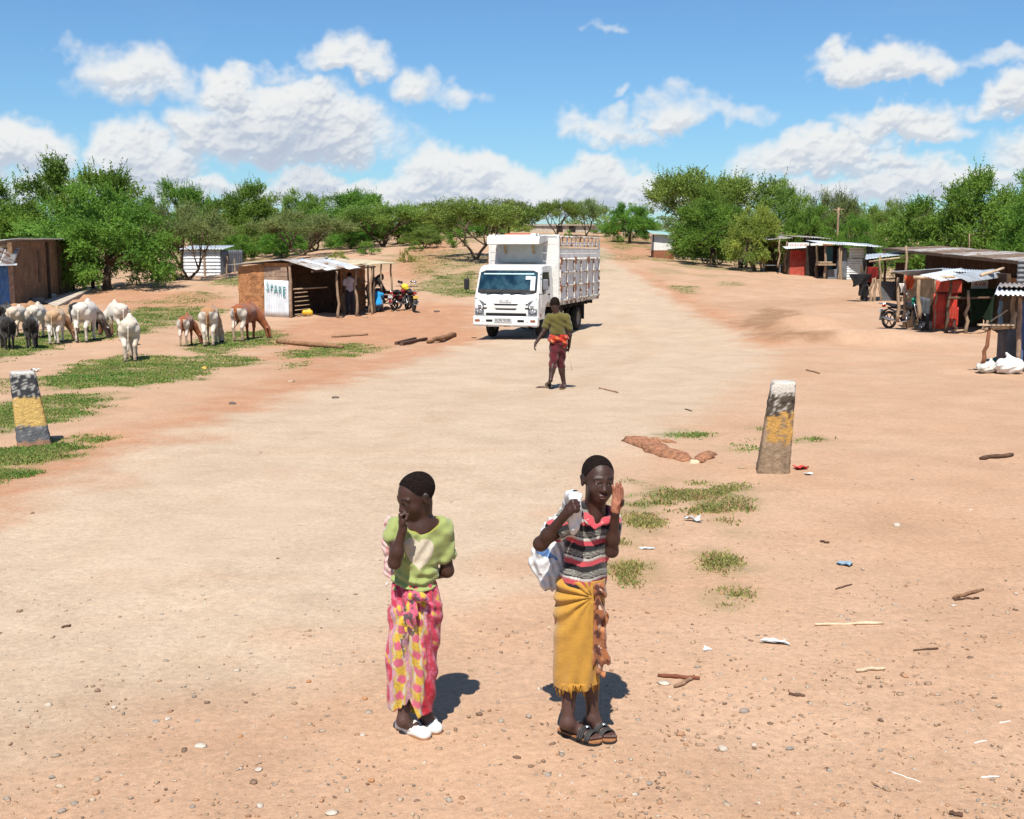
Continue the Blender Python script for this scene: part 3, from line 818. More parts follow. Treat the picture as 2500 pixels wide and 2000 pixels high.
TV = {
  'bushyA': (tree_meshes(11, 6.8, 4.4, 'round', 5400, 15, BG, 130, .18), 6.8, 4.4),
  'bushyB': (tree_meshes(12, 6.4, 4.3, 'round', 5000, 15, DG, 120, .20), 6.4, 4.3),
  'greyA': (tree_meshes(13, 6.0, 4.2, 'round', 4300, 14, GG, 104, .26), 6.0, 4.2),
  'umbA': (tree_meshes(14, 5.6, 4.2, 'umbrella', 2900, 14, GG, 54), 5.6, 4.2),
  'umbB': (tree_meshes(15, 5.2, 4.0, 'umbrella', 2900, 14, OG, 54), 5.2, 4.0),
  'yel': (tree_meshes(16, 5.0, 3.2, 'round', 2900, 14, YG, 50, .26), 5.0, 3.2),
  'olive': (tree_meshes(17, 6.0, 4.0, 'round', 4300, 14, OG, 104, .24), 6.0, 4.0),
}
BV = {
  'bush': (tree_meshes(31, 1.2, .9, 'bush', 420, 9, BG, 20), 1.2, .9),
  'bush2': (tree_meshes(32, 1.0, 1.1, 'bush', 380, 9, YG, 20), 1.0, 1.1),
}
def tree(var, Y, pl, pr, top, label, group, bx=None, rz=0.0, name='acacia_tree', depth=1.0):
    """crown spans pl..pr and reaches top (photo px / 1.1596) at distance Y; bx: trunk column"""
    (cr, tk), h0, r0 = TV.get(var) or BV[var]
    if Y < 0: Y = GD(bx if bx is not None else (pl + pr) / 2, -Y).y
    xl, xr = XZ(pl, Y), XZ(pr, Y); cx = (xl + xr) / 2 if bx is None else XZ(bx, Y)
    g = ground(cx, Y); zt = ATD((pl + pr) / 2, top, Y).z
    sz = max(.3, (zt - g.z)) / (h0 * 1.03); sx = abs(xr - xl) / 2 / (r0 * .98)
    t = thing(name, label, 'tree' if name.endswith('tree') else 'bush', g, rz, group)
    t.scale = (sx, sx * depth, sz)
    link('crown' if name.endswith('tree') else 'foliage', cr, LEAF, t); link('trunk' if name.endswith('tree') else 'stem', tk, BARK, t)
    return t
GT = 'acacia trees round the clearing'
TREES = [
 ('bushyA', -611, 95, 375, 398, 'round green tree with several trunks beside the long brown building', 225, .4),
 ('bushyB', 98, 40, 330, 342, 'tallest feathery tree at far left behind the brown building', None, 1.2),
 ('bushyA', 92, -150, 110, 378, 'tree cut by the left edge above the brown building roof', None, 2.1),
 ('umbA', -590, 362, 535, 448, 'small grey-green tree with leaning trunk in front of the white metal hut', 397, 3.0),
 ('bushyB', 118, 300, 470, 385, 'bright green tree rising behind the leaning tree', None, .2),
 ('bushyA', 116, 430, 610, 392, 'wide green tree between white hut and mud shed roof', None, 4.0),
 ('olive', 112, 580, 720, 408, 'olive green tree behind the left half of the mud shed', None, .9),
 ('bushyB', 108, 660, 830, 402, 'domed dark green tree behind the mud shed middle', None, 5.2),
 ('olive', 100, 470, 600, 468, 'low olive tree filling the gap left of the mud shed roof', None, 2.0),
 ('greyA', 104, 600, 730, 470, 'grey-green low tree behind the pale trunks', None, 1.3),
 ('bushyB', 102, 780, 900, 455, 'low green tree right of the flat-topped tree over the shed', None, .7),
 ('olive', 122, 840, 960, 440, 'olive tree above the red gully', None, 2.7),
 ('bushyB', 96, 545, 640, 488, 'low dense tree directly left of the pale trunks', None, 3.4),
 ('bushyA', 100, 690, 790, 482, 'low dense tree between the umbrella tree and flat-topped tree', None, 1.6),
 ('olive', 92, 850, 935, 478, 'low olive tree on the slope left of the truck', None, 4.4),
 ('bushyB', 128, 930, 1030, 446, 'green tree behind the spreading tree by the truck', None, 2.4),
 ('bushyA', 100, 1640, 1760, 440, 'green tree filling the gap behind the red shop lean-to', None, 3.1),
 ('bushyB', 96, 1750, 1850, 455, 'dense low tree behind the silver shop', None, 5.6),
 ('bushyA', 104, 1440, 1560, 400, 'bright green tree behind the broad shady tree', None, .5),
 ('bushyB', 90, 460, 540, 492, 'low green tree between the leaning tree and the mud shed', None, 1.9),
 ('umbA', 90, 525, 722, 455, 'grey-green umbrella tree with three pale trunks above the mud shed roof', 640, 1.9),
 ('umbB', 97, 715, 890, 432, 'flat-topped tree above the right end of the mud shed', 808, .5),
 ('umbB', 80, 915, 1140, 425, 'flat-topped spreading tree touching the left side of the truck', 1003, 2.6),
 ('olive', 135, 850, 990, 425, 'far tree on the hill between mud shed and truck', None, 3.3),
 ('umbA', 140, 1010, 1135, 428, 'flat tree above the truck cab on the hilltop', None, 1.1),
 ('umbB', 150, 1128, 1215, 424, 'left of two flat-topped trees before the pale far wall', 1172, .3),
 ('umbA', 152, 1195, 1268, 428, 'right of two flat-topped trees before the pale far wall', 1233, 4.4),
 ('bushyB', 140, 1275, 1375, 430, 'rounded tree right of the small hut on the hilltop', None, .8),
 ('umbB', 118, 1350, 1610, 366, 'tall dark tree with bare twigs on top behind the white and brown kiosk', None, 2.2),
 ('bushyB', 93, 1385, 1600, 428, 'broad shady tree over the parked motorcycles beside the kiosk', 1500, 1.5),
 ('yel', 86, 1535, 1662, 440, 'yellowish green tree with thin forked stems beside the lean-to', 1590, .6),
 ('olive', 112, 1580, 1720, 388, 'grey-topped tree behind the yellowish tree', None, 5.0),
 ('greyA', 108, 1680, 1815, 410, 'pale grey-green tree behind the shed with the red door and sign', None, 2.9),
 ('olive', 118, 1785, 1900, 432, 'low dark tree behind the wooden pole', None, 3.6),
 ('umbA', 130, 1830, 1990, 436, 'flat spreading tree far behind the long dark shed', None, .1),
 ('bushyA', 74, 1880, 2170, 372, 'large feathery green tree behind the long dark shed at right', None, 3.9),
 ('bushyB', 60, 2060, 2300, 425, 'bright green tree cut by the right edge', None, 1.0),
 ('bushyA', 84, 2080, 2300, 366, 'tall tree at the far right behind the tree cut by the edge', None, 5.5),
 ('bushyB', 82, 1840, 1990, 470, 'low spreading green tree over the silver metal shed roof', None, 4.8),
]
for v, Y, pl, pr, tp, lb, bx, rz in TREES:
    tree(v, Y, pl, pr, tp, lb, GT, bx, rz)
GB = 'low bushes on the slopes'
BUSH = [('bush', -600, 150, 212, 562, 'leafy bush between the brown building and the round tree', .3),
 ('bush', -593, 310, 350, 572, 'low bush under the leaning grey-green tree', 1.0), ('bush2', -590, 340, 385, 560, 'bush beside the trunk of the leaning tree', 2.0),
 ('bush2', -552, 842, 872, 526, 'bright bush on the red bank right of the mud shed', .2), ('bush', -530, 860, 890, 508, 'grey bush at the top of the red gully', 2.0),
 ('bush', -499, 1186, 1206, 486, 'small green bush in front of the far wall', 1.2), ('bush2', -510, 1290, 1312, 498, 'scrubby bush on the bare slope behind the truck', .7),
 ('bush', -492, 1348, 1372, 476, 'green bush at the top of the slope left of the kiosk', 2.4), ('bush', -492, 1240, 1290, 478, 'grey-green bush right of the far wall', .9),
 ('bush2', -546, 690, 730, 530, 'scrub directly above the mud shed roof', 3.1), ('bush', -536, 745, 800, 512, 'green scrub under the flat-topped tree', 4.1), ('bush', -500, 1000, 1060, 468, 'green scrub behind the truck cab on the slope', 2.2), ('bush2', -488, 1060, 1120, 462, 'pale scrub above the truck box on the slope', 1.1), ('bush', -520, 930, 985, 490, 'dense bush under the spreading tree left of the truck', .4),
 ('bush', -542, 575, 612, 518, 'bush left of the pale trunks', 1.4)]
for v, Y, pl, pr, tp, lb, rz in BUSH:
    tree(v, Y, pl, pr, tp, lb, GB, None, rz, 'bush')
def far_woods():
    rng = np.random.default_rng(5); VV = []; CC = []; n0 = 0
    src = []
    for k, base in enumerate((DG, OG, GG)):
        cr, tk = tree_meshes(50 + k, 6, 4.2, 'round', 420, 8, base, 34)
        V = np.zeros(len(cr.vertices) * 3, np.float32); cr.vertices.foreach_get('co', V); V = V.reshape(-1, 3)
        C = np.zeros(len(V) * 4, np.float32); cr.color_attributes['Col'].data.foreach_get('color', C); C = C.reshape(-1, 4)
        P = V.reshape(-1, 4, 3); c = P.mean(1, keepdims=True); src.append(((c + (P - c) * 2.0).reshape(-1, 3), C))
    for i in range(120):
        Y = rng.uniform(150, 300); X = rng.uniform(-.62, .62) * Y * 1.15
        if -.05 < X / Y < .10 and Y < 190: continue
        V, C = src[i % 3]; s = rng.uniform(.85, 1.25); a = rng.uniform(0, 6.28)
        R_ = np.array([[math.cos(a), -math.sin(a), 0], [math.sin(a), math.cos(a), 0], [0, 0, 1]])
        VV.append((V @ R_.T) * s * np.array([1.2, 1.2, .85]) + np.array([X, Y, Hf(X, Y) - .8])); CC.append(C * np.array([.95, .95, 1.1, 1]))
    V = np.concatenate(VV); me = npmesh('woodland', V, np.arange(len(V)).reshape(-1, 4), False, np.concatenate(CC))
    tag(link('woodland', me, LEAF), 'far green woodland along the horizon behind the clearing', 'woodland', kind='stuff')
far_woods()

# ================================================================== BUILDINGS
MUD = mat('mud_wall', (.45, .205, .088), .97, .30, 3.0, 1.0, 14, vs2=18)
MUDD = mat('mud_wall_shaded', (.065, .036, .021), .97, .30, 2.5, .8, 16, vs2=14)  # copy of the mud wall with veranda and eave shade put into its colour
PLAST = mat('brown_plaster', (.235, .135, .075), .95, .25, 1.5, .5, 18, vs2=9)
ZINC = mat('zinc_sheet', (.60, .63, .66), .45, .16, 3, .12, 25, metal=.35, spec=.5, rust=.22, rustc=(.30, .20, .13))
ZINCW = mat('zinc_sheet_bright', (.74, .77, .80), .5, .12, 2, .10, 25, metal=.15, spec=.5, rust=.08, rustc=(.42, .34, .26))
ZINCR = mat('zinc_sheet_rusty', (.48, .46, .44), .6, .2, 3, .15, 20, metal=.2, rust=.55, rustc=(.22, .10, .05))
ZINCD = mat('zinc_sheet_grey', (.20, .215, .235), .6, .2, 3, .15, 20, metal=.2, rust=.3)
CREAM = mat('cream_sheet', (.52, .44, .31), .8, .2, 3, .2, 20, rust=.34, rustc=(.4, .25, .13))
REDP = mat('red_paint', (.52, .045, .028), .6, .22, 3, .15, 30, rust=.25, rustc=(.42, .12, .07), dirt=(.45, .25, .15, .35))
REDF = mat('faded_red_paint', (.50, .075, .05), .7, .2, 3, .15, 30, rust=.3, rustc=(.46, .22, .15), dirt=(.45, .25, .15, .4))
BLUEP = mat('blue_paint', (.05, .17, .42), .65, .2, 4, .15, 30, dirt=(.35, .4, .45, .4))
WHITEP = mat('white_paint', (.76, .76, .73), .7, .08, 4, .1, 30, dirt=(.5, .42, .33, .35))
BROWNP = mat('brown_paint', (.30, .115, .06), .8, .15, 4, .15, 30)
TEALP = mat('pale_teal_sheet', (.33, .52, .49), .6, .12, 4, .1, 30)
POLE = mat('weathered_pole', (.36, .25, .16), .95, .3, 12, .7, 40, stretch=(1, 1, .25))
POLED = mat('dark_pole', (.13, .085, .055), .95, .3, 12, .7, 40, stretch=(1, 1, .25))
PLANK = mat('weathered_plank', (.40, .27, .19), .95, .3, 6, .6, 50, dirt=(.22, .13, .09, .6))
PLANKP = mat('pale_plank', (.58, .44, .30), .95, .22, 6, .5, 50)
DARKI = mat('dark_interior', (.035, .025, .02), 1, .3, 4, .3, 20)
CONC = mat('pale_concrete', (.55, .47, .38), .95, .2, 3, .5, 30, vs2=15)
BLACKC = mat('black_cloth', (.018, .016, .018), .95, .3, 6, .5, 30)
REDC = mat('dark_red_cloth', (.22, .015, .012), .95, .25, 6, .5, 30)
WHITEC = mat('white_cloth', (.72, .68, .62), .95, .15, 6, .5, 20, dirt=(.45, .38, .32, .4))
ORANGEC = mat('orange_cloth', (.62, .10, .03), .9, .2, 6, .4, 20)
TEALC = mat('teal_plastic', (.02, .30, .20), .5, .2, 6, .4, 12)
TEALL = mat('teal_lettering', (.03, .27, .28), .7, .15, 9, .1, 40)
REDF_L = mat('faint_red_lettering', (.62, .30, .22), .8, .1, 5, .05, 20)
REDL = mat('red_lettering', (.50, .05, .045), .7, .15, 9, .1, 40)
STONE = mat('grey_stone', (.32, .27, .22), .95, .25, 9, .8, 25)

class Bld:
    def __init__(s, name, label, cat, org, group=None):
        s.o = Vector(org); s.root = thing(name, label, cat, org, 0, group)
    def part(s, name, mb, m, parent=None, label=None):
        mb.V = [tuple(Vector(v) - s.o) for v in mb.V]
        return mb.build(name, m, parent or s.root, label)
def slab(mb, p0, p1, z0, z1a, z1b, th):
    """wall panel between two ground points: bottom z0, top z1a at p0 and z1b at p1"""
    p0 = Vector((p0[0], p0[1])); p1 = Vector((p1[0], p1[1])); d = (p1 - p0).normalized(); n = Vector((-d.y, d.x)) * th / 2
    V = []
    for q, zt in ((p0, z1a), (p1, z1b)):
        for sgn in (-1, 1):
            for z in (z0, zt): V.append((q.x + n.x * sgn, q.y + n.y * sgn, z))
    F = [(0, 1, 3, 2), (4, 6, 7, 5), (0, 4, 5, 1), (2, 3, 7, 6), (1, 5, 7, 3), (0, 2, 6, 4)]
    return mb.add(V, F)
def mudslab(mb, p0, p1, z0, z1a, z1b, th, amp=.035, seed=0, cell=.06, crack=True):
    """mud wall with a lumpy front (right-hand side seen walking from p0 to p1)"""
    p0 = Vector((p0[0], p0[1])); p1 = Vector((p1[0], p1[1])); L = (p1 - p0).length; d = (p1 - p0) / L; n = Vector((d.y, -d.x))
    nu = max(3, int(L / cell)); nv = max(3, int((z1a - z0) / cell))
    def f(u, v):
        zt = z1a + (z1b - z1a) * u; z = z0 + (zt - z0) * v; s = u * L
        e = mnoise.fractal(Vector((s * 1.6, z * 3.2, seed)), 1.0, 2.0, 4) * amp * 1.6
        if crack:
            ph = z * 5.2 + .5 * mnoise.noise(Vector((s * 1.2, z * .8, seed + 5)))
            w = ph - round(ph); e -= .06 * math.exp(-(w / .10) ** 2) * (.5 + .5 * mnoise.noise(Vector((s * 2.1, round(ph) * 3.3, seed))))
        q = p0 + d * s + n * (th / 2 + e)
        return Vector((q.x, q.y, z))
    V, F = grid_surface(f, nu, nv); mb.add(V, F, True)
    slab(mb, p0, p1, z0, z1a, z1b, th * .96)
    return mb
def pole(mb, a, b, r=.05, bend=.05, n=7, seed=0):
    a, b = Vector(a), Vector(b); rg = random.Random(seed * 7 + 3); pts = []
    for i in range(7):
        t = i / 6; o = Vector((rg.uniform(-1, 1), rg.uniform(-1, 1), 0)) * bend * math.sin(math.pi * t)
        pts.append(a.lerp(b, t) + o)
    return mb.tube(pts, [r * (1.15 - .35 * i / 6) for i in range(7)], n, wob=.12)
def sheet(mb, a, b, c, **kw):
    """corrugated sheet: a corner, a->b across, a->c along"""
    a, b, c = Vector(a), Vector(b), Vector(c); return corr(mb, a, b - a, c - a, **kw)
def rag(name, p, w, h, m, seed=0, thick=.05, n=(0, -1, 0), taper=.3):
    """hanging cloth with folds: top centre p"""
    n = Vector(n).normalized(); s_ = Vector((0, 0, 1)).cross(n).normalized(); rg = random.Random(seed); ph = rg.uniform(0, 6)
    def f(u, v, sd):
        ww = w * (1 - taper * v + .12 * math.sin(5 * v + ph)); x = (u - .5) * ww
        e = thick * .6 * math.sin(9 * u + 2.5 * v + ph) * (.3 + v) + sd * thick * .35
        return Vector(p) + s_ * x + n * e + Vector((0, 0, -h * v * (1 + .10 * math.sin(7 * u + ph))))
    V1, F1 = grid_surface(lambda u, v: f(u, v, 1), 16, 14); V2, F2 = grid_surface(lambda u, v: f(u, v, -1), 16, 14); o = len(V1)
    F = F1 + [tuple(i + o for i in reversed(q)) for q in F2]; nu, nv = 16, 14
    for i in range(nu - 1): F.append((i + 1, i, i + o, i + 1 + o)); F.append(((nv - 1) * nu + i, (nv - 1) * nu + i + 1, (nv - 1) * nu + i + 1 + o, (nv - 1) * nu + i + o))
    for j in range(nv - 1): F.append((j * nu, (j + 1) * nu, (j + 1) * nu + o, j * nu + o)); F.append(((j + 1) * nu + nu - 1, j * nu + nu - 1, j * nu + nu - 1 + o, (j + 1) * nu + nu - 1 + o))
    return MB().add(V1 + V2, F, True)

def stone_mesh(name, r, seed, m, parent=None, flat=.6):
    bm = bmesh.new(); bmesh.ops.create_icosphere(bm, subdivisions=2, radius=1)
    for v in bm.verts:
        n = mnoise.fractal(v.co * 1.3 + Vector((seed * 3.1, 0, 0)), 1, 2, 3); v.co *= 1 + .35 * n; v.co.z *= flat
    bmesh.ops.scale(bm, vec=(r, r * .8, r), verts=bm.verts)
    me = bpy.data.meshes.new(name); bm.to_mesh(me); bm.free(); me.polygons.foreach_set('use_smooth', np.ones(len(me.polygons), bool))
    return link(name, me, m, parent)

# ---------------------------------------------------------------- mud shed with the SPARE door
def mud_shed():
    C0 = GD(613, 669); cx, cy = C0.x, C0.y; gz = C0.z
    dl = Vector((-.80, .60)); dr = Vector((.60, .80))          # along the lit wall, along the veranda
    P = lambda a, b: Vector((cx, cy)) + dl * a + dr * b          # a along the lit gable wall, b along the veranda side
    B = Bld('mud_shed', 'mud-walled shed with pole veranda and a white metal door lettered SPARE', 'shed', C0)
    W, L, OV = 3.05, 3.55, 1.35
    zt = gz + 2.05; rz = gz + 2.28
    # enclosed room sits behind the veranda: veranda is nearest (a from 0..), room from a=0 to W on the gable
    B.part('wall', mudslab(MB(), P(W, 0), P(1.48, 0), gz - .1, gz + 1.98, gz + 2.12, .14, seed=1), MUD)
    B.part('wall', mudslab(MB(), P(.05, 0), P(1.48, 0), gz + 2.0, gz + 2.16, gz + 2.16, .10, .02, seed=2, crack=False), MUD)
    B.part('wall', slab(MB(), P(W, 0), P(W, L), gz - .1, gz + 1.98, gz + 1.98, .14), MUD)
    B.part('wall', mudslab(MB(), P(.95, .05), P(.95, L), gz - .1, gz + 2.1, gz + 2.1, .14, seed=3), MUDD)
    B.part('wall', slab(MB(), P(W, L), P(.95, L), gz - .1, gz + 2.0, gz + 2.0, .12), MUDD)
    # timber strip above the door: three boards
    for k, (z0, z1) in enumerate(((1.45, 1.62), (1.63, 1.80), (1.81, 1.99))):
        B.part('plank', slab(MB(), P(1.46, -.05), P(.10, -.05 - .008 * k), gz + z0, gz + z1, gz + z1, .03), PLANK)
    # door of corrugated metal with painted letters
    q0 = P(1.45, -.10); q1 = P(.02, -.10); tilt = -.07
    mb = MB(); a = Vector((q0.x, q0.y, gz + .02)); bq = Vector((q1.x, q1.y, gz + .0)); up = Vector((0, 0, 1.46)) + Vector((dr.x, dr.y, 0)) * .02
    sheet(mb, a, bq, a + up, amp=.014, pitch=.10)
    door = B.part('door', mb, ZINCW, label='white corrugated metal door lettered SPARE')
    ex = Vector((q1.x - q0.x, q1.y - q0.y, 0)).normalized(); ez = Vector((0, 0, 1)); en = ex.cross(ez)
    for i, ch in enumerate('SPARE'):
        c = a.lerp(bq, .18 + .17 * i) + ez * (1.18 - .045 * i) + en * .036 - B.o
        hh = (.38, .32, .38, .35, .42)[i]
        M = Matrix.Translation(c) @ Matrix((ex, ez, en)).transposed().to_4x4() @ Matrix.Rotation(-.06, 4, 'Z') @ Matrix.Diagonal((.62, 1, 1, 1))
        text_mesh('letter', ch, hh * 1.35, M, TEALL, door)
    # roof: left slope over the room, right slope over the veranda, sheets laid side by side
    ridge_a = .35
    def RP(a, b, z): q = P(a, b); return Vector((q.x, q.y, z))
    for i in range(5):
        b0 = -.30 + i * .80; b1 = b0 + .83
        m = MB(); sheet(m, RP(ridge_a, b0, rz + .02 * (i % 2)), RP(ridge_a, b1, rz + .02 * (i % 2)), RP(W + .35, b0, gz + 2.06 + .02 * (i % 2)), amp=.012)
        B.part('roof_sheet', m, ZINC)
    for i in range(4):
        b0 = -.22 + i * .60; b1 = b0 + .64; dz = -.04 * (1 if i in (1,) else 0)
        m = MB(); sheet(m, RP(ridge_a + .05, b0, rz + .035 + .012 * (i % 2)), RP(ridge_a + .05, b1, rz + .035 + .012 * (i % 2)), RP(-OV - .25 + .12 * (i % 3), b0 + .12, gz + 1.93 + dz), amp=.014, bend=.03, sag=.03)
        B.part('roof_sheet', m, ZINC if i % 2 else ZINCR)
    for i, (zz, cc) in enumerate(((.10, CREAM), (.05, CREAM))):
        b0 = 2.25 + i * .72
        m = MB(); sheet(m, RP(1.2, b0, rz + zz), RP(1.2, b0 + .80, rz + zz), RP(-OV + .1, b0 + .05, gz + 2.10 - .03 * i), amp=.012, bend=.03)
        B.part('roof_sheet', m, cc)
    # veranda posts, crooked
    for i, (b_, a_, top) in enumerate(((1.25, -OV, 1.84), (2.35, -OV + .05, 1.90), (3.4, -OV + .15, 2.0), (2.8, -.2, 2.05))):
        q = P(a_, b_); g = Hf(q.x, q.y); B.part('post', pole(MB(), (q.x, q.y, g - .1), (q.x, q.y, gz + top), .055, .10, seed=i + 1), POLE if i != 4 else POLED)
    q = P(-.02, -.02); B.part('post', pole(MB(), (q.x, q.y, gz - .1), (q.x, q.y, gz + 2.2), .07, .03, seed=9), PLANK)
    q = P(-OV + .25, 3.6); B.part('post', pole(MB(), (q.x, q.y, gz - .2), (q.x, q.y, gz + 2.02), .06, .05, seed=12), POLED)
    # eave beams
    B.part('eave_beam', MB().beam(RP(-OV, -.1, gz + 1.84), RP(-OV + .15, 3.6, gz + 1.98), .07, .07), POLED)
    # back bench shelf and rail
    B.part('rail', pole(MB(), RP(-.05, .1, gz + 1.12), RP(-.95, 1.1, gz + 1.20), .03, .04, seed=20), POLE)
    # right open bay: brick back wall and two shelves
    B.part('back_wall', mudslab(MB(), P(.9, L + .05), P(.9, L + 1.55), gz - .1, gz + 1.95, gz + 2.0, .12, .03, seed=6), MUD)
    m = MB(); sheet(m, RP(1.3, L - .1, rz + .02), RP(1.3, L + 1.75, rz - .02), RP(-.9, L - .05, gz + 2.12), amp=.012, bend=.02); B.part('roof_sheet', m, CREAM)
    for b_, a_ in ((L + .1, -.75), (L + .85, -.80), (L + 1.55, -.7)):
        q = P(a_, b_); B.part('post', pole(MB(), (q.x, q.y, Hf(q.x, q.y) - .1), (q.x, q.y, gz + 2.08), .045, .05, seed=int(b_ * 10)), POLE)
    for z in (.95, 1.3): B.part('shelf', MB().beam(RP(.7, L + .2, gz + z), RP(.7, L + 1.5, gz + z), .25, .03), PLANK)
    # stones holding the roof down, loose wood inside
    for k, (a_, b_, z) in enumerate(((1.9, .5, 2.2), (.2, 2.2, 2.36), (1.6, 2.8, 2.27))):
        q = P(a_, b_); s_ = thing('roof_stone', ['pale stone on the left slope of the mud shed roof', 'pale stone on the ridge of the mud shed roof', 'stone on the back of the mud shed roof'][k], 'stone', (q.x, q.y, gz + z))
        stone_mesh('stone', .09, k + 40, STONE, s_)
    q = P(-.15, .55)
    for k in range(6):
        z = gz + .12 + k * .17
        m = pole(MB(), (P(-.10, .12).x, P(-.10, .12).y, z), (P(-.35 - .03 * k, .75 - .06 * k).x, P(-.35 - .03 * k, .75 - .06 * k).y, z + .05), .022, .02, seed=k + 60)
        B.part('shelf_stick', m, POLE)
    return P, gz
SHED_P, SHED_Z = mud_shed()

# ---------------------------------------------------------------- long brown building at the left
def brown_building():
    A = GD(152, 611); Bq = GD(28, 652); z = (A.z + Bq.z) / 2
    B = Bld('brown_building', 'long brown plastered building with dark timber posts at the left', 'building', A)
    d = Vector((Bq.x - A.x, Bq.y - A.y)); L = d.length; d /= L; n = Vector((d.y, -d.x))       # towards camera side?
    if n.x < 0: n = -n
    a2 = Vector((A.x, A.y)); b2 = a2 + d * L
    w = mudslab(MB(), a2, b2, z - .3, z + 2.95, z + 2.80, .2, .02, seed=21, cell=.12, crack=False) if Vector((d.y, -d.x)).x > 0 else mudslab(MB(), b2, a2, z - .3, z + 2.80, z + 2.95, .2, .02, seed=21, cell=.12, crack=False)
    B.part('wall', w, PLAST)
    e = a2 - n * 3.6 + d * .2
    B.part('side_wall', slab(MB(), a2, e, z - .3, z + 2.95, z + 2.5, .2), PLAST)
    for t, r, w_ in ((.02, .09, 0), (.50, .13, 0), (.30, .06, 0)):
        q = a2 + d * (L * t) + n * .12
        B.part('post', MB().beam((q.x, q.y, z - .2), (q.x, q.y, z + 2.93 - .15 * t), r * 2, .1), POLED)
    # shuttered openings
    for t, z0, h, w_ in ((.16, 1.1, 1.3, .55), (.62, .9, 1.5, .42)):
        q = a2 + d * (L * t) + n * .11; q2 = q + d * w_
        B.part('shutter', slab(MB(), q, q2, z + z0, z + z0 + h, z + z0 + h, .05), POLED)
    r0 = a2 - d * .4 + n * .45; r1 = b2 + n * .45; k = 6
    for i in range(k):
        p0 = r0.lerp(r1, i / k); p1 = r0.lerp(r1, (i + 1.03) / k); zz = z + 3.06 - .12 * i / k + .015 * (i % 2)
        m = MB(); bk = p0 - n * 4.4
        sheet(m, (p0.x, p0.y, zz), (p1.x, p1.y, zz - .02), (bk.x, bk.y, zz - .5), amp=.012); B.part('roof_sheet', m, ZINC)
    return A, d, n, L, z
BBA, BBD, BBN, BBL, BBZ = brown_building()
def blue_shop():
    q = BBA + Vector((BBD.x, BBD.y, 0)) * BBL
    B = Bld('blue_shop', 'blue painted metal shop with rusty corrugated awning at the left edge', 'shop', q)
    Y = BBA.y + BBD.y * BBL - .3; z = Hf(XZ(24, Y), Y)
    p0 = Vector((XZ(30, Y), Y)); p1 = Vector((XZ(-60, Y - 2.2), Y - 2.2))
    B.part('wall', slab(MB(), p1, p0, z - .3, z + 2.0, z + 2.0, .12), PLANK)
    pa = p0.lerp(p1, .10); pb = p0.lerp(p1, .55); n = Vector((.25, -.97)) * .09
    B.part('door', slab(MB(), pa + n, pb + n, z - .02, z + 1.95, z + 1.95, .05), BLUEP, label='blue painted door')
    for i in range(3):
        a_ = p0.lerp(p1, -.12 + .36 * i) + n * 9; b_ = p0.lerp(p1, -.12 + .36 * (i + 1.02)) + n * 9
        m = MB(); sheet(m, (a_.x, a_.y, z + 2.02), (a_.x - n.x * 22, a_.y - n.y * 22, z + 2.75), (b_.x, b_.y, z + 2.02), amp=.02, pitch=.13); B.part('awning_sheet', m, ZINCR)
    m = MB(); a_ = p0.lerp(p1, -.2) + n * 11; b_ = p0.lerp(p1, 1) + n * 11; sheet(m, (a_.x, a_.y, z + 1.99), (b_.x, b_.y, z + 1.99), (a_.x - n.x * 4, a_.y - n.y * 4, z + 2.06), amp=.012); B.part('awning_edge', m, ZINCW)
blue_shop()
def slabs_left():
    # pale concrete apron and loose slabs in front of the brown building
    a, b_, c, e = GD(92, 640), GD(186, 606), GD(192, 612), GD(118, 650)
    B = Bld('concrete_apron', 'pale concrete apron along the front of the brown building', 'step', a)
    z = max(a.z, b_.z) + .06
    V = [(p.x, p.y, p.z + .10) for p in (a, e, c, b_)] + [(p.x, p.y, p.z - .4) for p in (a, e, c, b_)]
    B.part('slab', MB().add(V, [(0, 1, 2, 3), (4, 7, 6, 5), (0, 4, 5, 1), (1, 5, 6, 2), (2, 6, 7, 3), (3, 7, 4, 0)]), CONC)
    for k, (x, y, w, lb) in enumerate(((82, 630, 1.6, 'pale concrete slab lying by the brown wall, nearest the blue shop'), (97, 621, 1.3, 'pale concrete slab by the brown wall behind the standing child'), (70, 640, 1.0, 'dark stone block at the foot of the blue shop'))):
        g = GD(x, y); o = MB().box((0, 0, .14), (w, .6, .28), Euler((0, .03, .5 + k)), .03).build('concrete_slab', CONC if k < 2 else STONE); o.location = g
        tag(o, lb, 'slab', 'loose slabs by the brown building')
slabs_left()
def white_hut():
    g = GD(427, 582); Y = g.y; z = g.z
    B = Bld('metal_hut', 'small white corrugated metal hut behind the leaning tree', 'hut', g)
    x0, x1, x2 = XZ(388, Y), XZ(430, Y - .3), XZ(466, Y)
    for i, (a, b_) in enumerate(((x0, x1), (x1 + .03, x2))):
        m = MB(); sheet(m, (a, Y - .3 * (i == 0) * 0, z - .1), (a, Y, z + 1.7), (b_, Y, z - .1), amp=.03, pitch=.22); B.part('wall_sheet', m, ZINCW)
    B.part('post', MB().beam((x1, Y - .06, z), (x1, Y - .06, z + 1.7), .1, .1), PLANK)
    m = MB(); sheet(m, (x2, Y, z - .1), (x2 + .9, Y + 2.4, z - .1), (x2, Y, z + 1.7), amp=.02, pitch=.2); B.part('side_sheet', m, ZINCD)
    m = MB(); sheet(m, (x0 - .2, Y - .3, z + 1.75), (x2 + .3, Y - .3, z + 1.75), (x0 - .2, Y + 3, z + 2.0), amp=.02, pitch=.2); B.part('roof_sheet', m, ZINC)
    for k in range(3): B.part('post', pole(MB(), (x2 + .3 + .5 * k, Y + .3, z - .1), (x2 + .35 + .5 * k, Y + .3, z + 1.3 - .2 * k), .05, .05, seed=k + 70), POLE)
white_hut()
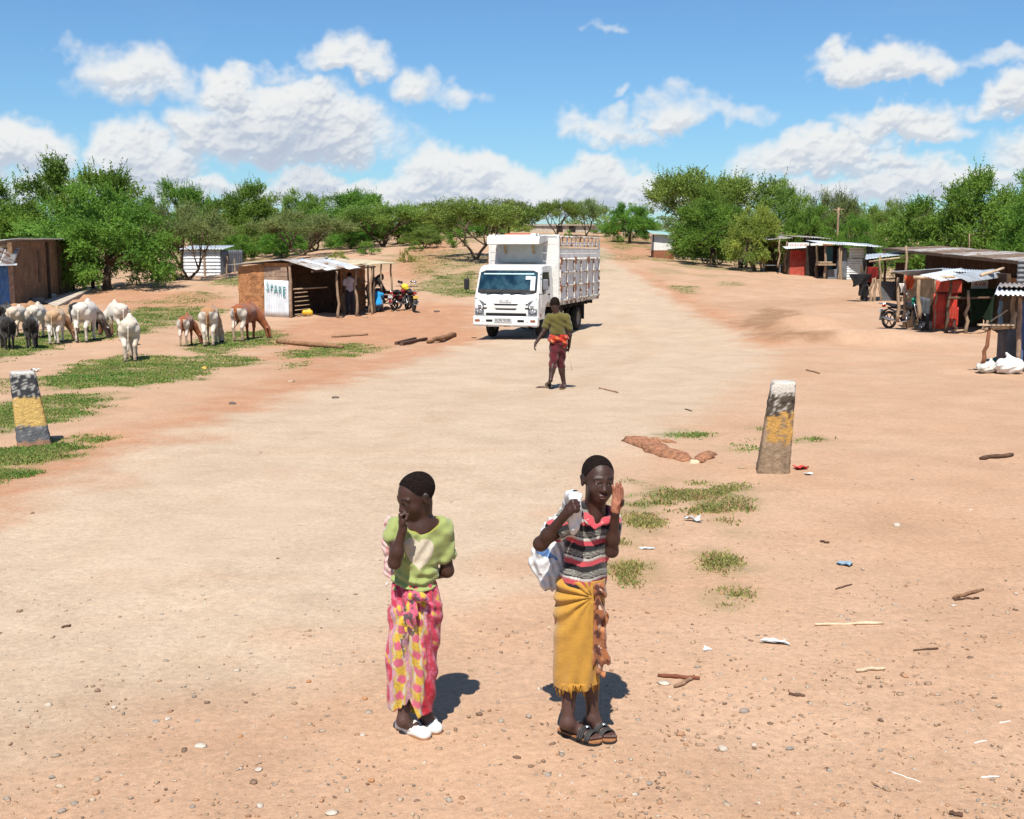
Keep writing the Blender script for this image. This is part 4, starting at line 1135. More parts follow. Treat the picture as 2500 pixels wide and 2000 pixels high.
def far_wall():
    Y = 170; a, b_ = XZ(1115, Y), XZ(1250, Y); z = Hf(a, Y)
    B = Bld('far_house', 'long pale beige house on the hilltop behind flat trees', 'house', (a, Y, z))
    B.part('wall', slab(MB(), (a, Y), (b_, Y + 2), z - .6, z + .95, z + .95, .3), CONC)
    B.part('side_wall', slab(MB(), (b_, Y + 2), (b_ + 1, Y + 7), z - .6, z + .95, z + .95, .3), CONC)
    for t in (.42, .62): q = (a + (b_ - a) * t); B.part('door', slab(MB(), (q, Y + 2 * t - .2), (q + .9, Y + 2 * t - .15), z - .3, z + .85, z + .85, .1), DARKI)
    m = MB(); sheet(m, (a - .4, Y - .5, z + 1.0), (b_ + .4, Y + 1.5, z + 1.0), (a - .4, Y + 6, z + 1.3), amp=.02, pitch=.3); B.part('roof_sheet', m, PLANK)
    Y = 165; a, b_ = XZ(1279, Y), XZ(1304, Y); z = ATD(1290, 480, Y).z
    B = Bld('hill_hut', 'small flat-roofed mud hut on the hilltop right of the far house', 'hut', (a, Y, z))
    B.part('wall', slab(MB(), (a, Y), (b_, Y), z - 1, z + .75, z + .75, 2.0), MUD)
    B.part('roof', MB().box(((a + b_) / 2, Y, z + .82), (b_ - a + .5, 2.6, .12)), CONC)
far_wall()

# ---------------------------------------------------------------- right side
def kiosk():
    Y = 100; x0, x1 = XZ(1375, Y), XZ(1418, Y); g = ground((x0 + x1) / 2, Y); z = ATD(1395, 549, Y).z
    B = Bld('kiosk', 'small kiosk painted white above and brown below beside the shady tree', 'kiosk', (x0, Y, z))
    h = ATD(1395, 494, Y).z - z; hm = ATD(1395, 527, Y).z - z
    B.part('lower_wall', MB().box(((x0 + x1) / 2, Y + .9, z + hm / 2 - .25), (x1 - x0, 1.8, hm + .5)), BROWNP)
    B.part('upper_wall', MB().box(((x0 + x1) / 2, Y + .9, z + (hm + h) / 2), (x1 - x0 - .01, 1.79, h - hm)), WHITEP)
    B.part('corner_post', MB().box((x0 - .05, Y - .03, z + h * .65), (.09, .09, h * .72)), DARKI)
    B.part('plinth', MB().box(((x0 + x1) / 2 - .1, Y + .85, z - .02), (x1 - x0 + .5, 2.2, .14)), CONC)
    m = MB(); sheet(m, (x0 - .35, Y - .45, z + h + .10), (x1 + .3, Y - .45, z + h - .12), (x0 - .35, Y + 2.4, z + h + .42), amp=.015, pitch=.12); B.part('roof_sheet', m, TEALP)
kiosk()
def lean_to_and_red():
    # red-doored shop with sign and its lean-to
    Y = 84; X = lambda px, y=Y: XZ(px, y); z = ATD(1680, 581, Y).z
    x0, x1 = X(1661), X(1708)
    B = Bld('red_shop', 'shop with faded red metal front, white signboard and hanging white cloth', 'shop', (x0, Y, z))
    hz = lambda py: ATD(1680, py, Y).z
    B.part('front_sheet', MB().box(((x0 + x1) / 2, Y, (z + hz(527)) / 2), (x1 - x0, .08, hz(527) - z)), REDF)
    B.part('shutter', MB().box(((x0 + x1) / 2 - .15, Y - .07, (hz(548) + hz(528)) / 2), ((x1 - x0) * .66, .05, hz(528) - hz(548))), REDP, label='raised red shutter')
    B.part('side_wall', slab(MB(), (x0 - .03, Y), (x0 - .6, Y + 4), z - .2, hz(522), hz(515), .1), POLED)
    B.part('back_wall', slab(MB(), (X(1625), Y + 4), (X(1790), Y + 5), z - .2, hz(508), hz(508), .15), MUD)
    B.part('dark_side', slab(MB(), (x1, Y + .05), (x1 + .9, Y + .4), z - .1, hz(520), hz(520), .1), DARKI)
    B.part('signboard', MB().box(((X(1653) + X(1696)) / 2, Y - .55, (hz(511) + hz(522)) / 2), (X(1696) - X(1653), .06, hz(511) - hz(522)), None, .02), WHITEP)
    mk = MB(); sx0, sx1, zc = X(1658), X(1692), (hz(511) + hz(522)) / 2
    for i in range(11):      # faint worn red lettering, no longer legible
        mk.box((sx0 + (sx1 - sx0) * i / 10, Y - .584, zc + .03 * math.sin(i * 2.1)), (.05 if i % 3 else .09, .008, .17 if i % 2 else .12))
    B.part('lettering', mk, REDF_L)
    m = MB(); sheet(m, (X(1646), Y - .9, hz(524)), (X(1700), Y - .9, hz(521)), (X(1646), Y + .2, hz(519)), amp=.012, pitch=.15); B.part('awning', m, ZINCW)
    m = MB(); sheet(m, (X(1668), Y + .4, hz(498)), (X(1752), Y + .2, hz(503)), (X(1668), Y + 5, hz(492)), amp=.015, pitch=.2); B.part('roof_sheet', m, ZINCR)
    m = MB(); sheet(m, (X(1700), Y + .1, hz(516)), (X(1735), Y + .1, hz(511)), (X(1700), Y + 2, hz(505)), amp=.015, pitch=.2); B.part('roof_sheet', m, ZINCD)
    m = MB(); sheet(m, (X(1613), Y + .2, hz(505)), (X(1668), Y + .2, hz(501)), (X(1613), Y + 4, hz(499)), amp=.015, pitch=.2); B.part('lean_to_roof', m, ZINCR)
    for k, (px, tp, bt) in enumerate(((1637, 506, 560), (1606, 524, 562), (1656, 506, 570))):
        B.part('post', pole(MB(), (X(px), Y + .2 * k, hz(bt) - .1), (X(px + (6 if k == 1 else 1)), Y + .2 * k, hz(tp)), .065, .12, seed=k + 80), POLE)
    B.part('table', MB().box((X(1655) - .8, Y + 1.5, z + .75), (1.6, .8, .06)).box((X(1655) - 1.4, Y + 1.5, z + .35), (.08, .7, .75)).box((X(1655) - .2, Y + 1.5, z + .35), (.08, .7, .75)), ZINCD)
    rz = rag('c', (X(1712), Y - .6, hz(513)), .75, hz(513) - hz(571), WHITEC, 3, .16, (-.3, -1, 0), .1)
    o = B.part('hanging_cloth', rz, WHITEC)
    # neighbouring shop: posts, dark panels and silver sheet wall
    Y2 = 80; X2 = lambda px: XZ(px, Y2); z2 = ATD(1760, 590, Y2).z; h2 = lambda py: ATD(1760, py, Y2).z
    B = Bld('silver_shop', 'pole-fronted shop with bright silver corrugated side wall', 'shop', (X2(1715), Y2, z2))
    m = MB(); sheet(m, (X2(1780), Y2 - .2, z2 - .05), (X2(1780), Y2 - .2, h2(545)), (X2(1822), Y2 + .3, z2 - .05), amp=.02, pitch=.16); B.part('wall_sheet', m, ZINCW)
    m = MB(); sheet(m, (X2(1784), Y2 - .1, h2(544)), (X2(1784), Y2 - .1, h2(521)), (X2(1822), Y2 + .4, h2(544)), amp=.02, pitch=.16); B.part('wall_sheet', m, ZINCW)
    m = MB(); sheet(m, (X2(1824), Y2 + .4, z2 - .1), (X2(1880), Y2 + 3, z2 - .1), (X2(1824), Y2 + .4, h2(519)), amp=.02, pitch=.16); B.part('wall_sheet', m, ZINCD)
    m = MB(); sheet(m, (X2(1757), Y2 - .4, z2 - .1), (X2(1778), Y2 - .4, z2 - .1), (X2(1757), Y2 - .4, h2(522)), amp=.015, pitch=.12); B.part('panel', m, ZINCD)
    B.part('panel', slab(MB(), (X2(1742), Y2 + .8), (X2(1756), Y2 + .6), z2, h2(520), h2(520), .06), mat('teal_panel', (.05, .13, .14), .7, .2))
    B.part('back_wall', slab(MB(), (X2(1715), Y2 + 2.6), (X2(1790), Y2 + 2.0), z2 - .2, h2(517), h2(517), .1), DARKI)
    for k, px in enumerate((1718, 1731, 1763, 1758)):
        dy = (.0, -.6, -.75, -.9)[k]
        B.part('post', pole(MB(), (X2(px), Y2 + dy, ATD(px, (588, 588, 597, 595)[k], Y2 + dy).z - .1), (X2(px - 1), Y2 + dy, h2(516)), (.10, .09, .10, .06)[k], .05, seed=90 + k), POLE if k != 0 else POLED)
    B.part('shelf', MB().box(((X2(1715) + X2(1748)) / 2, Y2 - .6, h2(557)), (1.2, .8, .12)).box(((X2(1715) + X2(1748)) / 2, Y2 - .5, h2(553)), (.9, .5, .16), None, .05), POLE)
    B.part('crate', MB().box((X2(1748), Y2 - .2, z2 + .35), (.65, .6, .8), None, .03), ZINCD)
    n = 4
    for i in range(n):
        a, b_ = 1716 + i * 33, 1716 + (i + 1.04) * 33
        m = MB(); sheet(m, (X2(a), Y2 - 1.1, h2(513 + 2.0 * i)), (X2(b_), Y2 - 1.1, h2(514.5 + 2.0 * i)), (X2(a), Y2 + 3, h2(505 + 2 * i)), amp=.02, pitch=.16); B.part('roof_sheet', m, ZINC if i % 2 else ZINCW)
lean_to_and_red()
def utility_pole():
    Y = 96; x = XZ(1761, Y); g = ground(x, Y)
    t = thing('wooden_pole', 'tall bare wooden pole behind the sheds at right', 'pole', g)
    pole(MB(), (0, 0, -.3), (-.05, 0, ATD(1760, 437, Y).z - g.z), .10, .03, seed=5).build('shaft', POLE, t)
    MB().box((-.05, 0, ATD(1760, 441, Y).z - g.z), (.9, .08, .08)).build('crossbar', POLE, t)
    Y = 60; x = XZ(2036, Y); g = ground(x, Y)
    o = pole(MB(), (0, 0, -.1), (-.05, 0, ATD(2034, 492, Y).z - g.z), .035, .05, seed=8).build('thin_pole', POLE); o.location = g
    tag(o, 'thin leaning stick pole sticking up above the dark shed roof', 'pole')
utility_pole()
def dark_shed():
    Y = 58; X = lambda px, y=Y: XZ(px, y); z = ATD(1850, 637, Y).z; hz = lambda py, y=Y: ATD(1850, py, y).z
    B = Bld('dark_shed', 'long dark timber shed with pole awning and black and red clothes hung at its corner', 'shed', (X(1808), Y, z))
    # long roof running right and towards the camera
    A = Vector((X(1868), Y + 1.0)); E = Vector((XZ(2145, 43), 43)); n = 6
    zA, zE = ATD(1868, 523, Y + 1).z, ATD(2145, 551, 43).z
    d = (E - A).normalized(); nr = Vector((-d.y, d.x)); nr = nr if nr.y > 0 else -nr
    for i in range(n):
        p, q = A.lerp(E, i / n), A.lerp(E, (i + 1.03) / n); zp = zA + (zE - zA) * i / n; zq = zA + (zE - zA) * (i + 1) / n
        m = MB(); sheet(m, (p.x, p.y, zp), (q.x, q.y, zq), (p.x + nr.x * 3.0, p.y + nr.y * 3.0, zp + .10), amp=.014, pitch=.12, bend=.02); B.part('roof_sheet', m, (mat('rust_roof', (.20, .145, .11), .85, .3, 3, .3, 20, rust=.5, rustc=(.13, .06, .03)), ZINCR)[i % 2 if i != 3 else 1])
    ww = A + nr * 2.0 + d * .8; we = E + nr * 2.0
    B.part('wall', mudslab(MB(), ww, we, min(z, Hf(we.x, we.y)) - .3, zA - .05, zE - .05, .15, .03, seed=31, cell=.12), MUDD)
    B.part('band', slab(MB(), A.lerp(E, .42) + nr * 1.75, A.lerp(E, .8) + nr * 1.75, zE - .95, zE - .70, zE - .72, .06), mat('orange_earth', (.40, .20, .09), .95, .2))
    B.part('fascia', MB().beam((A.x, A.y, zA - .06), (E.x, E.y, zE - .06), .07, .10), POLED)
    # awning over the pole front
    a0, a1, a2_ = (X(1803), Y - 1.2, hz(546)), (X(1893), Y - 1.9, ATD(1893, 535, Y - 1.9).z), (X(1835), Y + 1.2, hz(537))
    m = MB(); sheet(m, a0, (a1[0], a1[1], a1[2]), a2_, amp=.012, pitch=.14, bend=.03); B.part('awning_sheet', m, ZINC)
    m = MB(); pole(m, (a0[0] + .2, a0[1] + .05, a0[2] - .10), (a1[0], a1[1] + .05, a1[2] - .10), .05, .04, seed=3); B.part('eave_pole', m, PLANKP)
    for k, (px, dy, tp, bt, fork) in enumerate(((1853, -1.5, 538, 638, 0), (1824, -1.0, 545, 641, 0), (1834, -1.3, 586, 640, 1), (1842, -1.4, 585, 638, 1), (1814, -.2, 560, 632, 0), (1862, 0, 530, 630, 0))):
        yy = Y + dy; top = ATD(px + (4 if fork and k == 2 else 0), tp, yy); bot = ATD(px - (3 if k == 2 else 0), bt, yy)
        B.part('post', pole(MB(), (bot.x, yy, bot.z - .1), (top.x, yy, top.z), .055 if k < 2 else .065, .08, seed=100 + k), POLE if k in (0, 2, 3) else POLED)
    B.part('front_panel', slab(MB(), (X(1846), Y - .6), (X(1880), Y - .2), z, z + 1.05, z + 1.05, .06), ZINCD)
    B.part('front_panel', slab(MB(), (X(1880), Y - .2), (X(1905), Y - .2), z - .1, z + 2.0, z + 2.0, .06), POLED)
    B.part('bench', MB().box((X(1893), Y - 1.6, z + .38), (1.2, .35, .06)).box((X(1893) - .4, Y - 1.6, z + .15), (.07, .3, .5)).box((X(1893) + .4, Y - 1.6, z + .15), (.07, .3, .5)), PLANKP)
    dz = z
    def cl(name, px, py, pyb, w, m, seed, lb, dy=-1.2):
        p = ATD(px, py, Y + dy); h = p.z - ATD(px, pyb, Y + dy).z; t = thing(name, lb, 'cloth', p, 0, 'clothes hung at the dark shed')
        mm = rag('c', (0, 0, 0), w, h, m, seed, .18, (-.4, -1, 0), .25); mm.build('cloth', m, t)
    cl('hanging_garment', 1812, 577, 602, .95, BLACKC, 4, 'wide black garment hanging from the dark shed corner')
    cl('hanging_garment', 1819, 600, 625, .55, BLACKC, 5, 'narrow black garment hanging below the wide black one')
    cl('hanging_garment', 1838, 562, 596, .55, REDC, 6, 'dark red garment hanging under the dark shed awning')
    cl('hanging_garment', 1828, 545, 600, .5, BLACKC, 7, 'long black garment between the red one and the shed corner', -.9)
dark_shed()
def red_shed():
    Y = 37.5; X = lambda px, y=Y: AT(px, 740, y).x; hz = lambda py, y=Y: AT(2300, py, y).z; z = hz(806)
    B = Bld('red_shed', 'shed with bright red corrugated front, leaning poles and three loose roof sheets', 'shed', (X(2280), Y, z))
    # red front leaves
    for k, (a, b_, t, bt, m_) in enumerate(((2279, 2310, 717, 803, REDP), (2311, 2338, 717, 799, REDP), (2282, 2323, 683, 713, REDF), (2318, 2346, 684, 716, REDF))):
        m = MB(); dy = -.04 * (k // 2); sheet(m, (X(a), Y + dy, hz(bt)), (X(b_), Y + .04 + dy, hz(bt)), (X(a), Y + dy, hz(t)), amp=.012, pitch=.10); B.part('red_sheet', m, m_)
    m = MB(); sheet(m, (X(2338), Y + .3, z), (X(2350), Y + .3, z), (X(2338), Y + .3, hz(750)), amp=.01, pitch=.1); B.part('red_sheet', m, REDP)
    m = MB(); sheet(m, (X(2243), Y + .5, z + .35), (X(2273), Y + .1, z + .25), (X(2243), Y + .5, hz(722)), amp=.008, pitch=.12); B.part('grey_sheet', m, mat('slate_sheet', (.085, .095, .11), .7, .2, 3))
    B.part('side_wall', slab(MB(), (X(2255), Y + .45), (X(2276), Y + .2), z, hz(685), hz(685), .05), POLED)
    B.part('back_wall', slab(MB(), (X(2282), Y + 3.0), (X(2470), Y + 2.2), z - .2, hz(665), hz(665), .12), mat('dark_plank', (.10, .06, .035), .95, .35, 5, .6, 30))
    B.part('right_wall', slab(MB(), (X(2440), Y - .6), (X(2478), Y + 2.2), z - .2, hz(668), hz(668), .12), mat('dark_plank', (.1, .06, .035)))
    for k, (px, pt, tp, bt, dy, r) in enumerate(((2191, 2193, 678, 779, -.3, .055), (2310, 2322, 683, 812, -.45, .05), (2332, 2330, 783, 812, -.5, .05), (2357, 2364, 709, 814, -.5, .055), (2245, 2243, 683, 770, .1, .07), (2278, 2284, 685, 805, .05, .05), (2208, 2212, 600, 770, .6, .045))):
        yy = Y + dy; p0 = AT(px, bt, yy); p1 = AT(pt, tp, yy)
        B.part('post', pole(MB(), (p0.x, yy, p0.z - .1), (p1.x, yy, p1.z), r, .06, seed=120 + k), POLE if k != 1 else POLED)
    p0, p1 = AT(2313, 728, Y - .5), AT(2425, 727, Y - .3); B.part('rail', pole(MB(), p0, p1, .04, .03, seed=131), POLED)
    # loose roof sheets
    for k, (a, b_, c, dz) in enumerate((((2175, 663, 36.4), (2205, 668, 37.4), (2300, 654, 38.8), .02), ((2244, 672, 35.6), (2272, 680, 35.7), (2345, 656, 38.6), .05), ((2324, 672, 35.6), (2345, 681, 35.7), (2424, 658, 38.6), .03))):
        A_, B_, C_ = AT(*a), AT(*b_), AT(*c); m = MB(); sheet(m, A_, B_ + (B_ - A_) * .9, C_, amp=.014, pitch=.09, bend=.02); B.part('roof_sheet', m, ZINCW if k == 1 else ZINC)
    m = MB(); A_, B_, C_ = AT(2300, 662, 37.6), AT(2430, 668, 37.6), AT(2300, 655, 40.0); sheet(m, A_, B_, C_, amp=.014, pitch=.09); B.part('roof_sheet', m, ZINC)
    p0, p1 = AT(2395, 672, 35.8), AT(2450, 655, 37.0); B.part('rafter', pole(MB(), p0, p1, .05, .04, seed=140), PLANKP)
    p0, p1 = AT(2230, 678, 36.5), AT(2332, 676, 36.3); B.part('rafter', pole(MB(), p0, p1, .05, .06, seed=141), PLANKP)
    sgn = Vector((X(2392), Y + 1.2, hz(691)))
    pS = AT(2392, 690, Y + 1.2); S = B.part('signboard', MB().box(pS, (.55, .03, .42)), WHITEP, label='white sign board lettered AVA in red')
    for k, (tx, dz, s_) in enumerate((('TO', .14, .17), ('AVA', -.05, .20))):
        text_mesh('lettering', tx, s_, Matrix.Translation(pS + Vector((0, -.022, dz)) - B.o) @ Matrix.Rotation(math.pi / 2, 4, 'X'), REDL, S)
    B.part('dark_cloth_door', rag('d', AT(2400, 705, Y + .9), 1.1, 1.1, BLACKC, 8, .08), mat('dark_green_cloth', (.012, .03, .014), .95, .3))
    # hung goods
    def cl(px, py, pyb, w, m, seed, lb, dy):
        p = AT(px, py, Y + dy); h = p.z - AT(px, pyb, Y + dy).z; t = thing('hanging_cloth', lb, 'cloth', p); rag('c', (0, 0, 0), w, h, m, seed, .12, (-.5, -1, 0), .45).build('cloth', m, t)
    cl(2222, 674, 706, .30, ORANGEC, 14, 'bright orange red cloth hanging beside the red shed post', .3)
    cl(2234, 728, 745, .22, TEALC, 15, 'turquoise plastic sheet hanging by the parked motorcycle', .4)
    cl(2206, 692, 715, .25, WHITEC, 16, 'pale grey cloth hanging above the parked motorcycle', .4)
red_shed()
def edge_stall():
    Y = 24.6; P_ = lambda px, py, y=Y: AT(px, py, y); z = Hf(P_(2450, 880).x, Y)
    B = Bld('edge_stall', 'grey-roofed stall with stick table cut by the right edge', 'stall', (P_(2436, 880).x, Y, z))
    m = MB(); sheet(m, P_(2428, 720, 23.6), P_(2560, 722, 23.6), P_(2436, 699, 25.8), amp=.018, pitch=.10); B.part('roof_sheet', m, ZINCW)
    m = MB(); sheet(m, P_(2436, 706, 24.6) + Vector((0, 0, .05)), P_(2570, 706, 24.6) + Vector((0, 0, .05)), P_(2440, 697, 26.8) + Vector((0, 0, .05)), amp=.018, pitch=.10); B.part('roof_sheet', m, ZINCR)
    def panel(a, b_, tp, bt, m_, dy=0):
        p0, p1 = P_(a, bt, Y + dy), P_(b_, bt, Y + dy); t = P_(a, tp, Y + dy).z; mm = MB(); sheet(mm, (p0.x, Y + dy, z - .05), (p1.x, Y + dy, z - .05), (p0.x, Y + dy, t), amp=.006, pitch=.12); B.part('panel', mm, m_)
    panel(2432, 2454, 805, 880, mat('grey_brown_panel', (.20, .16, .15), .85, .2), 0); panel(2454, 2490, 800, 890, ZINCD, .06)
    panel(2487, 2497, 735, 880, mat('blue_pole_paint', (.10, .17, .36), .6, .2), -.25); panel(2500, 2600, 740, 900, TEALP, -.3)
    B.part('dark_back', slab(MB(), (P_(2440, 800, Y + 1).x, Y + 1.0), (P_(2600, 800, Y + 1).x, Y + 1.2), z, z + 1.65, z + 1.65, .08), POLED)
    for k, (a, b_, tp, bt, dy, m_) in enumerate(((2440, 2444, 735, 805, -.05, mat('blue_grey_pole', (.16, .24, .30), .7, .2)), (2472, 2476, 715, 800, -.1, POLE), (2487, 2491, 720, 895, -.35, PLANK))):
        p0, p1 = P_(a, bt, Y + dy), P_(b_, tp, Y + dy); B.part('post', pole(MB(), p0, p1, .05, .03, seed=150 + k), m_)
    for k, (py, x0, x1) in enumerate(((793, 2388, 2475), (797, 2400, 2472), (801, 2398, 2462))):
        p0, p1 = P_(x0, py + (3 if k else 0), Y - .55 + .12 * k), P_(x1, py, Y - .55 + .12 * k); B.part('table_plank', MB().beam(p0, p1, .10, .035), PLANKP)
    for k, (a, b_, tp, bt) in enumerate(((2400, 2416, 800, 884), (2473, 2479, 762, 800), (2406, 2412, 783, 804))):
        p0, p1 = P_(a, bt, Y - .55), P_(b_, tp, Y - .5); B.part('table_leg', pole(MB(), (p0.x, p0.y, p0.z - .03), p1, .04, .02, seed=160 + k), POLE if k else mat('reddish_pole', (.25, .10, .05), .9, .2))
    p0, p1 = P_(2418, 785, Y - .5), P_(2460, 757, Y - .3); B.part('stick', pole(MB(), p0, p1, .018, .01, seed=165), PLANKP)
    # grey sheet fence behind
    Y2 = 29; m = MB(); a = AT(2485, 640, Y2); b_ = AT(2580, 640, Y2); sheet(m, (a.x, Y2, AT(2485, 695, Y2).z), (a.x, Y2, AT(2485, 636, Y2).z), (b_.x, Y2, AT(2485, 695, Y2).z), amp=.02, pitch=.12)
    m.V = [tuple(Vector(v) - Vector((a.x, Y2, 0))) for v in m.V]; o = m.build('sheet_panel', ZINCD); o.location = (a.x, Y2, 0); 
    tag(o, 'dark grey corrugated panel standing at the right edge above the stall', 'panel')
    mb = MB(); 
    for dx in (.1, .9): mb.beam((dx, .06, Hf(a.x, Y2)), (dx, .06, AT(2485, 636, Y2).z), .07, .07)
    q = mb.build('support', POLED, o)
edge_stall()

# ================================================================== BOLLARDS
def attr_mat(name, rough=.9, bump=.3, bs=40, var=.12, vs=20, spec=.2, sheen=0.0, coat=0.0):
    return mat(name, (1, 1, 1), rough, var, vs, bump, bs, attr=True, spec=spec, sheen=sheen, coat=coat)
def bollard(base_px, top_px, wpx, rz, bands, label, lean, dx):
    g = G(*base_px); t = thing('road_bollard', label, 'bollard', g, rz, 'concrete road bollards')
    ppm = FPX / (g.y * math.cos(PITCH) + CAMH * math.sin(PITCH)); h = (base_px[1] - top_px[1]) / ppm * 1.02; w = wpx / ppm
    nz, nx = 60, 12; V = []; C = []
    rg = np.random.default_rng(int(base_px[0]))
    ring = []
    for k in range(4):
        a0 = [(-1, -1), (1, -1), (1, 1), (-1, 1)][k]; a1 = [(1, -1), (1, 1), (-1, 1), (-1, -1)][k]
        for i in range(nx):
            q = i / nx; x = a0[0] + (a1[0] - a0[0]) * q; y = a0[1] + (a1[1] - a0[1]) * q
            r = max(abs(x), abs(y)); s = 1 - .06 * (min(1, abs(x)) * min(1, abs(y))) ** 6
            ring.append((x * s, y * s))
    for j in range(nz + 1):
        v = j / nz; z = -.15 + (h + .15) * v; ww = w / 2 * (1.14 - .30 * max(0, z / h)); 
        if v > .95: ww *= 1 - (v - .95) * 1.6
        for x, y in ring: V.append((x * ww + lean[0] * z, y * ww + lean[1] * z, z))
    n = len(ring); Q = []
    for j in range(nz):
        for i in range(n): Q.append((j * n + i, j * n + (i + 1) % n, (j + 1) * n + (i + 1) % n, (j + 1) * n + i))
    c = len(V); 
    for s_ in (.66, .33, .02):
        for x, y in ring: V.append((x * w / 2 * .80 * s_ + lean[0] * h, y * w / 2 * .80 * s_ + lean[1] * h, h + .004))
    for rI in range(3):
        b0 = nz * n if rI == 0 else c + (rI - 1) * n; b1 = c + rI * n
        for i in range(n): Q.append((b0 + i, b0 + (i + 1) % n, b1 + (i + 1) % n, b1 + i))
    V = np.array(V); f = vfbm(V, 18, 3); f2 = vfbm(V, 55, 9)
    V2 = V.copy(); V2[:, 0] += .006 * f; V2[:, 1] += .006 * f2
    C = np.array([bands(p[2] / h, a, b_, p) for p, a, b_ in zip(V, f, f2)])
    me = npmesh('shaft', V2, np.array(Q), False, C); link('shaft', me, attr_mat('bollard_paint', .9, .7, 60, .15, 30), t)
def bandsL(v, f, g, p):
    conc = np.array([.50, .47, .43]); blk = np.array([.055, .055, .062]); yel = np.array([.72, .47, .16]); earth = np.array([.40, .22, .14]); w = .03 * f
    if v > .985: return np.array([.62, .60, .56])
    if v > .66 + w: return conc * .9 if (f + .9 * g > .45 or (v > .93 and f > -.3)) else blk * (1 + .6 * max(0, f))
    if v > .28 + w: return yel * (1 + .12 * f) if g < .95 else np.array([.66, .55, .38])
    if v > .07 + w: return np.array([.17, .17, .18]) * (1 + .35 * f) if g < .85 else conc * .8
    return earth
def bandsR(v, f, g, p):
    wht = np.array([.66, .60, .53]); blk = np.array([.10, .075, .055]); yel = np.array([.52, .29, .085]); gr = np.array([.31, .215, .14]); w = .05 * f
    side = p[0] < -.085
    if v > .985: return wht if g < .45 else blk
    if v > .89 + w: return wht if f + g < .7 else blk
    if v > .64 + w: return wht * .72 if f + .9 * g > .25 else blk * (1.1 + .6 * f)
    if v > .33 + w: return (yel * (1 + .3 * f) if (f + g > -.6) else gr) if not side else gr * 1.4
    return gr * (1 + .3 * f)
bollard((84, 1084), (62, 910), 68, .42, bandsL, 'leaning bollard with black, yellow and grey bands on the left verge', (-.10, .02), 0)
bollard((1886, 1150), (1910, 934), 68, -.16, bandsR, 'worn bollard with speckled top and faded ochre band at the right of the road', (.09, .03), 0)

# ================================================================== LOGS, STICKS, STONES, LITTER
WOOD1 = mat('log_wood', (.30, .16, .085), .95, .3, 9, .8, 35); WOOD2 = mat('stick_wood', (.34, .20, .12), .95, .3, 12, .6, 40); WOODP = mat('pale_stick', (.66, .50, .34), .9, .2, 12, .4, 40); WOODD = mat('dark_stick', (.13, .07, .045), .95, .3, 12, .6, 40)
def logthing(name, p0, p1, r, m, label, cat='log', group=None, n=9, bend=.02, seed=0, lift=.0, square=False):
    a, b_ = G(*p0), G(*p1); c = (a + b_) / 2; t = None
    a2 = a - c + Vector((0, 0, r * .8 + lift)); b2 = b_ - c + Vector((0, 0, r * .8 + lift))
    mb = MB(); rg = random.Random(seed)
    if square: mb.beam(a2, b2, r * 2, r * 1.8, bev=.01)
    else:
        pts = []; 
        for i in range(8):
            q = i / 7; pts.append(a2.lerp(b2, q) + Vector((rg.uniform(-1, 1), rg.uniform(-1, 1), rg.uniform(-.2, .4))) * bend * math.sin(math.pi * q))
        mb.tube(pts, [r * (1 + .18 * rg.uniform(-1, 1)) * (1.0 if 0 < i < 7 else .8) for i in range(8)], n, wob=.10)
    o = mb.build(name, m); o.location = c; tag(o, label, cat, group); return o
S_ = PX
LG = 'timber lying left of the truck'
logthing('timber_pole', (583 * S_, 723 * S_), (722 * S_, 735 * S_), .07, WOOD1, 'long straight timber pole on the grass before the mud shed', 'log', LG, seed=1, bend=.02)
logthing('timber_pole', (698 * S_, 711 * S_), (775 * S_, 706 * S_), .04, WOOD2, 'thin crooked branch on the dirt before the mud shed', 'log', LG, seed=2, bend=.05)
logthing('timber_pole', (834 * S_, 726 * S_), (874 * S_, 716 * S_), .05, WOODD, 'short dark timber, left of the three beside the truck', 'log', LG, seed=3, square=True)
logthing('timber_pole', (845 * S_, 728 * S_), (897 * S_, 717 * S_), .055, WOODD, 'dark squared timber, middle of the three beside the truck', 'log', LG, seed=4, square=True)
logthing('timber_pole', (902 * S_, 724 * S_), (957 * S_, 709 * S_), .08, WOOD1, 'thick rough log nearest the truck', 'log', LG, seed=5, bend=.06)
logthing('forked_branch', (2392, 1123), (2472, 1114), .024, WOODD, 'dark crooked branch alone on the sand at right', 'branch', None, seed=6, bend=.05)
logthing('long_stick', (1990, 1527), (2158, 1524), .009, WOODP, 'long pale stick lying at lower right', 'stick', None, seed=7, bend=.01)
logthing('brown_stick', (1606, 1652), (1708, 1659), .011, mat('red_brown_stick', (.22, .075, .04), .9, .25), 'dark red-brown stick beside the pale stone at lower right', 'stick', None, seed=8, bend=.01)
logthing('broken_stick', (1646, 1679), (1690, 1660), .011, WOOD2, 'short broken stick leaning on the red-brown stick', 'stick', None, seed=9, bend=.01)
SM = 'small twigs scattered on the dirt'
